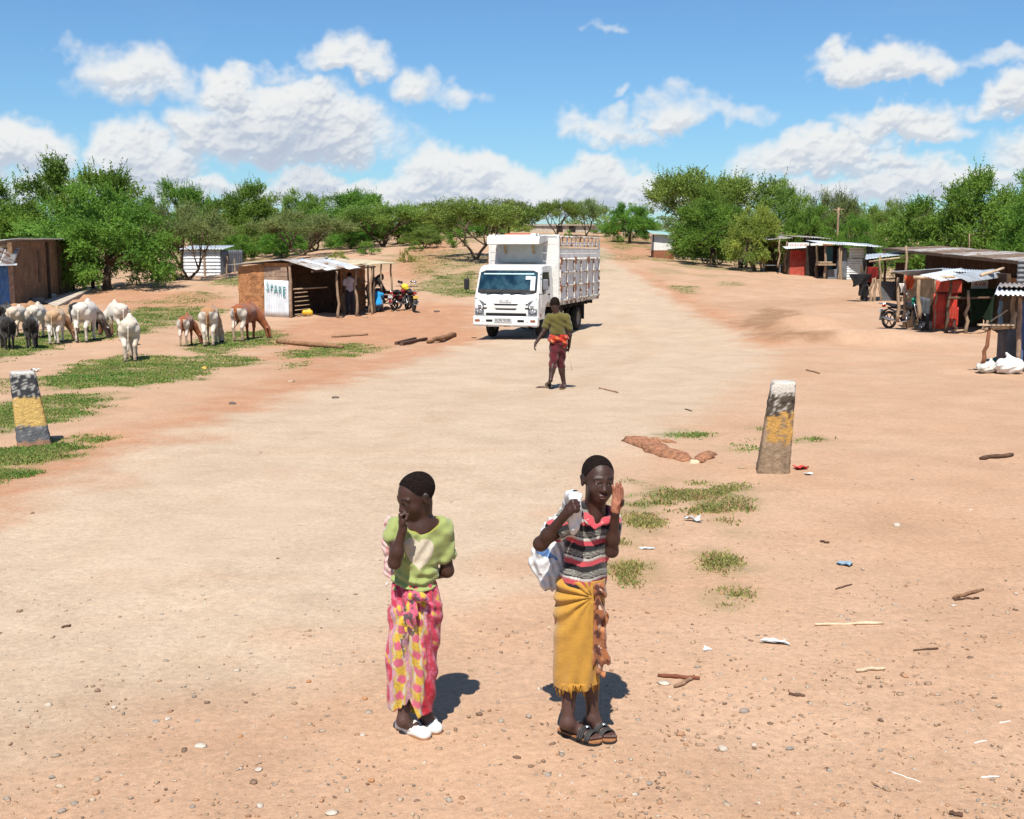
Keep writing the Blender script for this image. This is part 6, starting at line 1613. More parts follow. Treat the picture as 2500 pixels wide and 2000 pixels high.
    for sy in (-1, 1):
        y = sy * yb
        for k in range(bays):
            a, b_ = x0 - .10 - k * (L - .15) / bays, x0 - .10 - (k + 1) * (L - .15) / bays + .03
            gate = MB().box(((a + b_) / 2, y - sy * .02, (zf + zl) / 2), (a - b_, .02, zl - zf)).build('side_panel', PANEL, root)
            for t in (0.0, .5, 1.0): MB().box((a + (b_ - a) * t, y + sy * .02, (zf + zl) / 2), (.06 if t != .5 else .045, .05, zl - zf + .04), None, .01).build('upright', RUSTY, gate)
            for zq in (zf + .02, zf + .47, zf + .90, zl - .03): MB().box(((a + b_) / 2, y + sy * .025, zq), (a - b_, .045, .055), None, .01).build('rail', RUSTY, gate)
            for zq in (zl - .05, zf + .40): MB().box((a - .02, y + sy * .06, zq), (.11, .05, .24), None, .02).build('hinge', mat('rust_hinge', (.23, .085, .045), .85, .3, 9, .4, 40), gate)
        for k in range(2): MB().box(((x0 + x1) / 2, y - sy * .005, zl + .10 + k * .155), (L - .1, .035, .145), None, .01).build('top_board', PANEL, root)
        MB().box(((x0 + x1) / 2, y, zl + .42), (L - .1, .045, .05)).build('cage_rail', RUSTY, root)
        MB().tube([(x0 - .12, y, zl + .3), (x0 - .12, y, zt - .08), (x0 - .22, y, zt), (x1 + .15, y, zt), (x1 + .04, y, zt - .1), (x1 + .04, y, zf)], .03, 8).build('cage_rail', RUSTY, root)
        MB().box(((x0 + x1) / 2, y, zt - .20), (L - .3, .02, .05)).build('cage_strip', PANEL, root)
        for k in range(9): MB().box((x0 - .45 - k * (L - .7) / 8.5, y, (zl + .4 + zt) / 2), (.045, .04, zt - zl - .4)).build('cage_bar', WB if k % 2 else RUSTY, root)
        MB().box((x0 - .10, y - sy * .01, (zf + zt) / 2), (.16, .05, zt - zf), None, .01).build('corner_post', WB, root)
        # inner lining seen through the cage
    MB().box((x1 + .03, 0, (zf + 2.75) / 2), (.05, 2 * yb - .06, 2.75 - zf)).build('tailgate', PANEL, root)
    for k in range(8): MB().tube([(x0 - .35 - k * .62, -yb, zt), (x0 - .35 - k * .62, 0, zt + .05), (x0 - .35 - k * .62, yb, zt)], .018, 6).build('roof_hoop', mat('rust_red_bar', (.35, .10, .06), .8, .2), root)
    for y in (-.6, 0, .6): MB().tube([(x0, y, zt + .03), (x1, y, zt + .03)], .018, 6).build('roof_bar', mat('rust_red_bar', (.35, .10, .06)), root)
    MB().box((x0 - .5, -.3, zt + .06), (.6, .9, .09), Euler((0, .05, .2)), .03).build('folded_sheet', mat('orange_tarp', (.55, .12, .05), .8, .2), root)
truck()

# ================================================================== MOTORCYCLES
def motorcycle(tank_c, label, loc, rz, scale=1.0, yellow=False, tyre=None, lean=.10):
    nm = 'mc_%0.2f_%0.2f_%0.2f' % tank_c
    PT = mat('paint_' + nm, tank_c, .35, .08, 6, .02, 30, spec=.5, coat=.3)
    BLK = mat('black_plastic', (.022, .022, .024)); TYR = mat('tyre_rubber', (.028, .026, .024)); CHR = mat('chrome', (.7, .7, .7)); ENG = mat('engine_grey', (.16, .155, .15), .5, .3, 12, .3, 40, metal=.5)
    t = thing('motorcycle', label, 'motorcycle', loc, rz, 'parked motorcycles'); t.rotation_euler = (0, 0, rz); t.scale = (scale,) * 3
    M = Matrix(((1, 0, 0), (0, 0, 1), (0, -1, 0)))
    for x in (.64, -.62):
        w = bpy.data.objects.new('wheel', None); col.objects.link(w); w.parent = t; w.location = (x, 0, .30)
        MB().lathe([(.235, -.035), (.275, -.045), (.30, -.02), (.30, .02), (.275, .045), (.235, .035)], 26, M).build('tyre', TYR, w)
        rm = MB().lathe([(.235, -.03), (.215, -.03), (.215, .03), (.235, .03)], 24, M)
        for k in range(6):
            A = k * math.pi / 3; rm.beam((.03 * math.cos(A), 0, .03 * math.sin(A)), (.22 * math.cos(A), 0, .22 * math.sin(A)), .03, .022)
        rm.lathe([(0, -.07), (.05, -.06), (.05, .06), (0, .07)], 12, M); rm.build('rim', BLK, w)
    for s in (-1, 1): MB().tube([(.64, s * .085, .30), (.46, s * .085, .80), (.42, s * .085, .92)], [.022, .024, .022], 8).build('fork', CHR, t)
    MB().tube([(.40, 0, .85), (.15, 0, .45), (-.15, 0, .35), (-.45, 0, .60), (-.70, 0, .72)], .025, 7).tube([(.38, 0, .78), (-.1, 0, .68), (-.7, 0, .72)], .022, 7).build('frame', BLK, t)
    S = SDF((-.2, -.25, .5), (.5, .25, 1.05), .018); S.cap((.26, 0, .80), (-.04, 0, .76), .13, .09, .05, flat=((0, 1, 0), .9)); S.ell((.2, 0, .84), (.17, .125, .10)); link('fuel_tank', S.mesh('tank'), PT, t)
    S = SDF((-.95, -.2, .6), (.1, .2, 1.0), .018); S.cap((-.08, 0, .76), (-.45, 0, .78), .085, .10, .05, flat=((0, 0, 1), .6)); S.cap((-.45, 0, .78), (-.72, 0, .84), .10, .075, .05, flat=((0, 0, 1), .55)); link('seat', S.mesh('seat'), BLK, t)
    MB().box((.08, 0, .45), (.24, .22, .22), None, .04).lathe([(.10, -.07), (.11, -.05), (.11, .05), (.10, .07), (0, .07)], 14, M, (-.02, .0, .36)).box((.16, 0, .60), (.13, .14, .16), Euler((0, -.25, 0)), .02).build('engine', ENG, t)
    MB().tube([(.18, -.13, .45), (.20, -.15, .30), (-.1, -.15, .26), (-.45, -.16, .33), (-.75, -.16, .40)], [.02, .022, .022, .04, .042], 8).build('exhaust', CHR, t)
    MB().tube([(.40, 0, .93), (.36, .12, 1.00), (.30, .33, 1.02), (.22, .38, 1.0)], .014, 6).tube([(.40, 0, .93), (.36, -.12, 1.00), (.30, -.33, 1.02), (.22, -.38, 1.0)], .014, 6).build('handlebar', BLK, t)
    MB().lathe([(0, .075), (.06, .06), (.085, .02), (.07, -.06), (0, -.08)], 16, Matrix(((0, 0, 1), (1, 0, 0), (0, 1, 0))), (.52, 0, .86)).build('headlight', CHR, t)
    for s in (-1, 1):
        m = MB().tube([(.32, s * .24, 1.02), (.34, s * .30, 1.18)], .008, 6).lathe([(0, .015), (.05, .012), (.06, 0), (.05, -.012), (0, -.015)], 12, Matrix(((0, 0, 1), (1.3, 0, 0), (0, 1, 0))), (.33, s * .31, 1.20)); m.build('mirror', CHR if s < 0 else BLK, t)
    def fender(cx, a0, a1, r, m_, w=.08):
        V = []; F = []; N = 12
        for i in range(N + 1):
            A = a0 + (a1 - a0) * i / N
            for y, rr in ((-w, r - .03), (-w * .6, r), (w * .6, r), (w, r - .03)): V.append((cx + rr * math.cos(A), y, .30 + rr * math.sin(A)))
        for i in range(N):
            for k in range(3): F.append((i * 4 + k, i * 4 + k + 1, (i + 1) * 4 + k + 1, (i + 1) * 4 + k))
        return MB().add(V, F, True).build('mudguard', m_, t)
    fender(.64, .35, 2.3, .35, PT); fender(-.62, .9, 3.0, .38, PT if not yellow else BLK)
    MB().box((-.94, 0, .42), (.02, .17, .30), Euler((0, .2, 0))).build('mud_flap', mat('grey_flap', (.20, .18, .16), .9, .2), t)
    MB().box((-.86, 0, .76), (.06, .15, .08), None, .02).build('tail_light', mat('tail_red', (.45, .02, .02), .3, .1), t)
    MB().box((-.97, 0, .60), (.02, .22, .12), None, .01).build('number_plate', mat('plate_yellow', (.70, .48, .10), .6, .1) if yellow else mat('plate_white', (.62, .62, .60)), t)
    MB().tube([(-.75, -.12, .82), (-.98, -.12, .84), (-.98, .12, .84), (-.75, .12, .82)], .014, 6).build('rear_rack', CHR, t)
    MB().box((-.2, 0, .56), (.30, .17, .16), None, .03).build('side_cover', PT, t)
    MB().tube([(-.05, .12, .30), (-.12, .30, .0)], .014, 6).build('kick_stand', BLK, t)
    return t
def bike_at(px, py, rz, c, lb, **kw):
    g = GD(px, py); return motorcycle(c, lb, g, rz, **kw)
RED_ = (.24, .015, .015); BLK_ = (.03, .03, .035); BLU_ = (.03, .05, .18)
bike_at(806, 652, 2.85, RED_, 'red motorcycle under repair beside the crouching man in blue shirt', yellow=True)
bike_at(846, 653, 1.15, RED_, 'left of two motorcycles parked at the right end of the mud shed, red tank', yellow=False)
bike_at(864, 654, 1.9, BLK_, 'right of two motorcycles at the end of the mud shed, showing its rear', yellow=True)
bike_at(1449, 546, .1, RED_, 'red motorcycle lined up just right of the white and brown kiosk')
bike_at(1432, 547, 1.9, BLU_, 'blue motorcycle hard against the kiosk side')
bike_at(1500, 556, .15, BLK_, 'dark motorcycle in the deep shade under the broad tree')
bike_at(1556, 564, 1.35, RED_, 'motorcycle with red tail parked in the sun, left of a pair')
bike_at(1566, 565, 1.1, BLK_, 'dark motorcycle parked beside the one with red tail')
_g = AT(2208, 777, 38.2); motorcycle(BLK_, 'dark motorcycle parked under the awning of the red shed', (_g.x, 38.2, Hf(_g.x, 38.2)), -1.0)
# yellow rain cover on a bike and grey box behind
_g = GD(851, 652); _o = SDF((-.25, -.25, 0), (.25, .25, .6), .02); _o.ell((0, 0, .2), (.16, .15, .14)); _o.ell((.05, 0, .12), (.15, .13, .08)); _o = link('helmet', _o.mesh('helmet'), mat('yellow_helmet', (.80, .62, .04), .4, .05, 5, .02)); _o.location = _g + Vector((.05, -.1, .78)); tag(_o, 'yellow helmet resting on the left parked motorcycle by the mud shed', 'helmet')

# ================================================================== CATTLE
def cow_sdf(turn=0.0, step=0.0, head=(1.0, .30), hump=1.0, vox=.017):
    """grazing zebu: x forward, z up, back about 1.1 m; turn bends the neck sideways"""
    S = SDF((-1.15, -.75, -.03), (1.5, .75, 1.35), vox)
    S.ell((-.02, 0, .83), (.60, .255, .265), None, .0)
    S.ell((-.48, 0, .87), (.27, .215, .235), None, .10); S.ell((-.66, 0, .93), (.12, .16, .11), None, .08)
    S.ell((.42, 0, .80), (.30, .205, .30), None, .10); S.ell((.0, 0, .72), (.42, .22, .20), None, .10)
    S.ell((.36, 0, 1.10), (.14, .07, .085 * hump), None, .07)
    for s in (-1, 1): S.ell((-.58, s * .17, .98), (.07, .05, .05), None, .06)
    tx, ty = head; n0 = (.56, 0, .90); n1 = (tx * .86, turn * .32, ty + .36); n2 = (tx, turn * .60, ty + .02)
    S.chain([n0, n1, n2], [.20, .145, .100], .06); S.cap((.55, 0, .62), n1, .10, .05, .08)          # neck and dewlap
    hd = Vector((.04, turn * .10, -.30)).normalized(); h0 = Vector(n2); h1 = h0 + hd * .19; h2 = h0 + hd * .36
    S.chain([h0, h1, h2], [.112, .088, .070], .025); S.ell(h2, (.072, .068, .055), None, .02)
    sd = Vector((0, 0, 1)).cross(hd).normalized()
    for s in (-1, 1):
        e0 = h0 + sd * s * .09 + Vector((-.04, 0, .03)); S.cap(e0, e0 + sd * s * .17 + Vector((-.03, 0, -.02)), .042, .014, .02, flat=((1, 0, .3), .6))
        S.cap(h0 + sd * s * .05 + Vector((-.02, 0, .08)), h0 + sd * s * .12 + Vector((-.05, 0, .22)), .024, .008, .015)
        f = s * step
        S.chain([(.40, s * .13, .66), (.43 + .05 * f, s * .135, .40), (.41 + .10 * f, s * .13, .13), (.43 + .10 * f, s * .13, .04)], [.100, .050, .035, .041], .04)
        S.cap((.43 + .10 * f, s * .13, .04), (.46 + .10 * f, s * .13, .02), .046, .046, .01)
        S.chain([(-.50, s * .14, .80), (-.42, s * .155, .60), (-.64 - .08 * f, s * .13, .42), (-.60 - .10 * f, s * .125, .13), (-.58 - .10 * f, s * .125, .04)], [.16, .110, .050, .036, .042], .05)
        S.cap((-.58 - .10 * f, s * .125, .04), (-.54 - .10 * f, s * .125, .02), .046, .046, .01)
    S.chain([(-.70, 0, 1.0), (-.79, .01, .86), (-.80, .03, .55), (-.79, .04, .42)], [.035, .024, .016, .014], .02); S.ell((-.79, .04, .36), (.03, .03, .09), None, .02)
    S.plane((0, 0, -.005), (0, 0, -1))
    return S.mesh('cow')
COWB = [cow_sdf(0, .4), cow_sdf(-.70, .5, (.84, .30)), cow_sdf(.65, -.5, (.84, .30), 1.2), cow_sdf(-.35, .2, (1.0, .26), .7), cow_sdf(.5, .3, (1.15, 1.05), 1.2)]
COWM = attr_mat('cow_hide', .85, .25, 60, .10, 9, .2, sheen=.2)
def cow_col(kind, V, seed):
    x, y, z = V[:, 0], V[:, 1], V[:, 2]; n = vfbm(V, 4.5, seed); n2 = vfbm(V, 2.2, seed + 4)
    def mixc(a, b, t): t = np.clip(t, 0, 1)[:, None]; return np.array(a) * (1 - t) + np.array(b) * t
    wht, crm, tan, red, blk, drk = (.72, .66, .57), (.66, .50, .36), (.46, .24, .11), (.27, .075, .024), (.018, .014, .012), (.06, .035, .025)
    if kind == 'black': C = mixc(blk, (.05, .035, .028), n)
    elif kind == 'white_dark': C = mixc(wht, drk, (x + .12 * n - .50) * 7); C = np.where((z < .42)[:, None] & (np.abs(y) < .11)[:, None] & (x < 0)[:, None], np.array(drk) * 1.8, C)
    elif kind == 'white': C = mixc(wht, crm, .35 + .4 * n2); C = mixc(C, (.55, .33, .20), (.45 - z) * 1.5)
    elif kind == 'white_brownleg': C = mixc(mixc(wht, crm, .2 + .3 * n), (.20, .08, .04), (.52 - z + .08 * n) * 8 * (x > 0))
    elif kind == 'cream': C = mixc(crm, wht, .45 + .5 * n2); C = mixc(C, tan, (.5 - z) * .8)
    elif kind == 'tan': C = mixc(tan, crm, (.72 - z + .15 * n) * 3); C = mixc(C, wht, ((x < -.45) * (np.abs(y) > .05) * (z < .95) * (z > .2)) * .85)
    elif kind == 'tanback': C = mixc((.56, .36, .20), wht, (.80 - z + .12 * n) * 4); C = mixc(C, (.30, .13, .05), (x > .55) * .9)
    elif kind == 'red': C = mixc(red, (.36, .14, .06), n); C = mixc(C, crm, ((x < -.5) * (np.abs(y) < .16) * (z < .92)) * .8); C = mixc(C, drk, (.22 - z) * 6)
    elif kind == 'redbrown': C = mixc((.33, .10, .035), (.20, .06, .025), n2); C = mixc(C, wht, ((x < -.52) * (np.abs(y) > .06) * (z > .25) * (z < .98)) * .8); C = mixc(C, (.50, .36, .25), ((x < -.3) * (z < .40)) * .8); C = mixc(C, wht, (x > 1.02) * (z < .06) * .8)
    C = np.asarray(C); C = np.where((z < .05)[:, None], np.array((.05, .04, .035)), C)
    return np.clip(C, .005, .9)
COWS = [ # centre px, foot py, height px (photo), yaw (deg from facing straight away; + = turned right), variant, colour, label
 (18, 853, 82, -8, 0, 'black', 'black cow cut by the left edge of the photo, seen from behind'),
 (80, 850, 78, 5, 0, 'black', 'black calf-sized cow, second from the left in front, seen from behind'),
 (44, 820, 74, 18, 3, 'cream', 'cream cow standing behind the leftmost black one'),
 (92, 826, 84, 12, 1, 'cream', 'cream and tan cow behind the second black one'),
 (62, 805, 66, 60, 0, 'tan', 'reddish tan cow at the back of the left group'),
 (12, 812, 70, 20, 0, 'black', 'dark cow at the back by the left edge'),
 (140, 838, 86, 10, 1, 'tanback', 'tan cow with white flanks and lowered brown head beside the white bull'),
 (212, 833, 98, 15, 1, 'white_dark', 'white cow with dark brown neck and head grazing'),
 (205, 812, 76, 35, 0, 'black', 'dark cow mostly hidden behind the white cow with brown neck'),
 (290, 820, 82, -16, 2, 'white_brownleg', 'white cow with brown forelegs and head turned left'),
 (320, 880, 108, 2, 0, 'white', 'cream white cow nearest the camera, seen straight from behind'),
 (456, 844, 76, 12, 1, 'redbrown', 'slim red-brown calf with white rump, left of three'),
 (515, 842, 98, 6, 3, 'tan', 'tan cow with white rump patches, middle of three'),
 (600, 831, 92, 24, 1, 'redbrown', 'red-brown cow with white thighs grazing, right of three'),
]
def cattle():
    for k, (px, py, hp, yaw, var, kind, lb) in enumerate(COWS):
        g = G(px, py); ppm = FPX / (g.y * math.cos(PITCH) + CAMH * math.sin(PITCH)); sc = hp / ppm / 1.12
        me = COWB[var].copy(); V = np.zeros(len(me.vertices) * 3, np.float32); me.vertices.foreach_get('co', V)
        setcol(me, cow_col(kind, V.reshape(-1, 3), k * 3.7))
        t = thing('cow', lb, 'cow', g, math.pi / 2 - R(yaw) - math.atan2(g.x, g.y), 'cattle grazing on the left')
        t.scale = (sc * .86, sc * (.78 if 'slim' in lb else .90), sc)
        link('body', me, COWM, t)
cattle()

# ================================================================== PEOPLE
SKIN = (.060, .0255, .0175); PALM = (.46, .19, .115); LIP = (.105, .042, .034)
SKINM = attr_mat('skin', .50, .12, 90, .10, 22, .36); HAIRM = mat('hair', (.024, .015, .012), .97, .35, 70, 1.0, 180, spec=.1)
CLOTHM = attr_mat('cloth', .92, .30, 160, .05, 25, .15, sheen=.25)
class Head:
    def __init__(s, c, fwd, up=(0, 0, 1), sc=1.0): s.c = Vector(c); s.M = basis(fwd, up); s.s = sc
    def p(s, x, y, z): return s.c + s.M @ (Vector((x, y, z)) * s.s)
    def local(s, V): return ((np.asarray(V) - np.array(s.c)) @ np.array(s.M)) / s.s
    def add(s, S, fine=True):
        q = s.s; E = lambda c, r, k=.02, sub=False, M=None: S.ell(s.p(*c), np.array(r) * q, np.array(s.M if M is None else M), k * q, sub)
        E((0, -.014, .031), (.0725, .092, .082), .0); E((0, .026, -.015), (.060, .064, .088), .03)
        E((0, .034, -.068), (.044, .043, .033), .03); E((0, .058, -.087), (.021, .016, .014), .02)
        if fine:
            for x in (-1, 1):
                E((x * .036, .054, -.034), (.026, .023, .025), .024); E((x * .074, -.010, -.006), (.009, .018, .030), .008); E((x * .080, -.016, .010), (.007, .011, .014), .006)
                E((x * .030, .092, -.001), (.018, .013, .0105), .010, True); E((x * .030, .074, -.003), (.0135, .0125, .0125), .003)
                S.cap(s.p(x * .012, .083, .019), s.p(x * .046, .072, .019), .008 * q, .006 * q, .014 * q)
                S.cap(s.p(x * .018, .0880, .0065), s.p(x * .042, .080, .005), .0045 * q, .004 * q, .004 * q)      # upper lid
                E((x * .011, .090, -.036), (.0095, .009, .0075), .008)
            S.cap(s.p(0, .085, .004), s.p(0, .099, -.033), .0075 * q, .0115 * q, .014 * q)
            E((0, .087, -.061), (.0225, .0105, .0062), .007); E((0, .085, -.072), (.0205, .0110, .0068), .007); S.chain([s.p(-.023, .086, -.0705), s.p(0, .0945, -.0655), s.p(.023, .086, -.0705)], [.0018 * q, .0022 * q, .0018 * q], .003 * q, sub=True)
        else:
            for x in (-1, 1): E((x * .074, -.010, -.006), (.010, .018, .030), .008)
    def color(s, V, C):
        L = s.local(V); x, y, z = L[:, 0], L[:, 1], L[:, 2]
        e = np.minimum((np.hypot(x - .030, (z + .003) * 1.5)), np.hypot(x + .030, (z + .003) * 1.5)); f = y > .070
        C[(e < .0125) & f & (y < .0885)] = (.24, .18, .15); ir = np.minimum(np.hypot(x - .030, z + .002), np.hypot(x + .030, z + .002)); C[(ir < .0068) & f & (y < .09)] = (.008, .005, .004)
        lp = (np.abs(x) < .026) & (z < -.054) & (z > -.081) & (y > .082) & ((x / .026) ** 2 + ((z + .067) / .0135) ** 2 < 1); C[lp] = LIP
        br = (np.abs(np.abs(x) - .030) < .017) & (np.abs(z - .021) < .0045) & (y > .07); C[br] = np.array(SKIN) * .35
        line = np.where(y > -.02, -.006 + (y + .02) * .75, -.006 + (y + .02) * .85); line = np.where(y > .030, .031 + (y - .030) * 1.9, line)
        t = np.clip(1 - (line - z) / .016, 0, 1)[:, None] * (np.abs(L) < .13).all(1)[:, None] * .75; C = C * (1 - t) + np.array((.02, .014, .012)) * t
        return C
    def hair(s, name, vox, parent, off):
        q = s.s; lo = np.array(s.c) - .14 * q; hi = np.array(s.c) + .15 * q; S = SDF(lo, hi, vox)
        S.ell(s.p(0, -.016, .032), np.array((.0742, .0937, .0840)) * q, np.array(s.M), 0); S.ell(s.p(0, .01, .024), np.array((.064, .074, .081)) * q, np.array(s.M), .02)
        X, Y, Z = S.grid(); c = np.array(s.c); M = np.array(s.M)
        ly = ((X - c[0]) * M[0, 1] + (Y - c[1]) * M[1, 1] + (Z - c[2]) * M[2, 1]) / q; lz = ((X - c[0]) * M[0, 2] + (Y - c[1]) * M[1, 2] + (Z - c[2]) * M[2, 2]) / q
        line = np.where(ly > -.02, -.006 + (ly + .02) * .75, -.006 + (ly + .02) * .85); line = np.where(ly > .030, .031 + (ly - .030) * 1.9, line)
        S.D = np.maximum(S.D, ((line - lz) * .75 * q).astype(np.float32)); S.D += (.0016 * q * np.sin(X * 520) * np.sin(Y * 480) * np.sin(Z * 500)).astype(np.float32)
        return link(name, S.mesh('hair', None, off), HAIRM, parent)
def hand(S, w, d, n, side, sz=1.0, curl=(.1,) * 4, thumb=.4, spread=.06, pal=None):
    """palm, four fingers of unequal length and a thumb; n points out of the palm, side +1 puts the thumb on d x n"""
    w, d, n = Vector(w), Vector(d).normalized(), Vector(n); n = (n - d * n.dot(d)).normalized(); l = d.cross(n) * side; k = .006 * sz
    S.cap(w - d * .012 * sz, w + d * .022 * sz, .019 * sz, .024 * sz, .012 * sz, flat=(n, .72))
    S.cap(w + d * .026 * sz + l * .008 * sz, w + d * .058 * sz + l * .016 * sz, .0185 * sz, .0155 * sz, k, flat=(n, .62)); S.cap(w + d * .026 * sz - l * .008 * sz, w + d * .054 * sz - l * .015 * sz, .0185 * sz, .0150 * sz, k, flat=(n, .62))
    ln = (.052, .060, .056, .043); tips = []
    for i in range(4):
        u = (1.5 - i) * .0155 * sz; p = w + d * (.062 - .004 * abs(i - 1)) * sz + l * u; c = curl[i]
        dd = (d + l * (1.5 - i) * spread).normalized(); ang = 0
        for j, f in enumerate((.46, .31, .25)):
            ang += c * (1.25, 1.55, 1.1)[j]; q = dd * math.cos(ang) + n * math.sin(ang); p2 = p + q * ln[i] * sz * f
            S.cap(p, p2, (.0082, .0074, .0068)[j] * sz, (.0076, .0070, .0058)[j] * sz, .0025 * sz); p = p2
    p = w + d * .018 * sz + l * .020 * sz; q = (d * .62 + l * (.75 - .5 * thumb) + n * (.25 + .5 * thumb)).normalized(); p2 = p + q * .032 * sz; S.cap(p, p2, .0105 * sz, .0088 * sz, .006 * sz)
    q2 = (q * .8 + d * .5 + n * thumb * .3 - l * thumb * .5).normalized(); S.cap(p2, p2 + q2 * .026 * sz, .0086 * sz, .0068 * sz, .003 * sz)
def foot(S, heel, toe, zs, sz=1.0, ank=None, toes=True):
    heel = Vector(heel) + Vector((0, 0, zs)); toe = Vector(toe) + Vector((0, 0, zs)); f = (toe - heel); L = f.length; f /= L; f0 = Vector((f.x, f.y, 0)).normalized(); l = Vector((-f0.y, f0.x, 0))
    S.ell(heel + f * .028 + Vector((0, 0, .024)), (.026, .026, .024), None, .01)
    S.cap(heel + f * .03 + Vector((0, 0, .026)), heel + f * (L * .66) + Vector((0, 0, .018)), .025, .024, .02, flat=((0, 0, 1), .85))
    S.cap(heel + f * (L * .62) + l * .012 + Vector((0, 0, .017)), heel + f * (L * .62) - l * .014 + Vector((0, 0, .016)), .020, .018, .015)
    if ank is not None: S.cap(Vector(ank), heel + f * (L * .30) + Vector((0, 0, .032)), .027, .026, .025); S.cap(Vector(ank), heel + f * (L * .50) + Vector((0, 0, .030)), .022, .020, .03)
    if toes:
        for i in range(5):
            u = (2 - i) * .0115; r = .0095 if i else .0125; b_ = heel + f * (L * .74) + l * u + Vector((0, 0, .013)); S.cap(b_, b_ + f * (L * (.24 - .028 * i)) + Vector((0, 0, -.003)), r, r * .8, .004)
def cloth_loft(name, rows, K, ppm, parent, off, colf, disp=None, hem=None, nseg=150, nrow=110, mat_=None, th=.0035, top=None):
    """wrapped cloth: rows of (py, pxL, pxR, dy, depth ratio) in photo pixels; closed tube with folds"""
    rows = np.array(rows, float); V = np.zeros((nrow, nseg, 3)); U = np.zeros((nrow, nseg, 2)); NX = np.zeros((nrow, nseg, 2))
    th_ = np.linspace(0, 2 * np.pi, nseg, endpoint=False)
    pys = np.linspace(rows[0, 0], rows[-1, 0], nrow)
    for j, py in enumerate(pys):
        r = [np.interp(py, rows[:, 0], rows[:, i]) for i in range(1, 5)]
        a = Vector(K(r[0], py, r[2])); b_ = Vector(K(r[1], py, r[2])); c = (a + b_) / 2; ha = (b_ - a).length / 2; hb = ha * r[3]
        cs, sn = np.cos(th_), np.sin(th_); e = .86
        x = np.sign(cs) * np.abs(cs) ** e; y = np.sign(sn) * np.abs(sn) ** e
        V[j, :, 0] = c.x + ha * x; V[j, :, 1] = c.y + hb * y; V[j, :, 2] = c.z; NX[j, :, 0] = cs; NX[j, :, 1] = sn
        U[j, :, 0] = r[0] + (r[1] - r[0]) * (x + 1) / 2; U[j, :, 1] = py
    TH = np.repeat(th_[None], nrow, 0)
    front = (np.sin(TH) < 0)
    if hem is not None:
        PY0 = U[:, :, 1]; H_ = hem(U[:, :, 0], TH); v = (PY0 - pys[0]) / (pys[-1] - pys[0]); newpy = pys[0] + (H_ - pys[0]) * v
        V[:, :, 2] -= (newpy - PY0) / ppm * 1.04; U[:, :, 1] = newpy
    if disp is not None:
        d = disp(U[:, :, 0], U[:, :, 1], TH, front); V[:, :, 0] += NX[:, :, 0] * d; V[:, :, 1] += NX[:, :, 1] * d
    P = V.reshape(-1, 3) - np.array(off); idx = np.arange(nrow * nseg).reshape(nrow, nseg)
    Q = np.stack([idx[:-1], np.roll(idx, -1, 1)[:-1], np.roll(idx, -1, 1)[1:], idx[1:]], -1).reshape(-1, 4)
    C = colf(U[:, :, 0].ravel(), U[:, :, 1].ravel(), TH.ravel(), P)
    me = npmesh(name, P, Q, True, C); o = link(name, me, mat_ or CLOTHM, parent)
    s = o.modifiers.new('solid', 'SOLIDIFY'); s.thickness = th; s.offset = -1
    return o
def hash2(a, b_): v = np.sin(a * 127.1 + b_ * 311.7) * 43758.5; return v - np.floor(v)

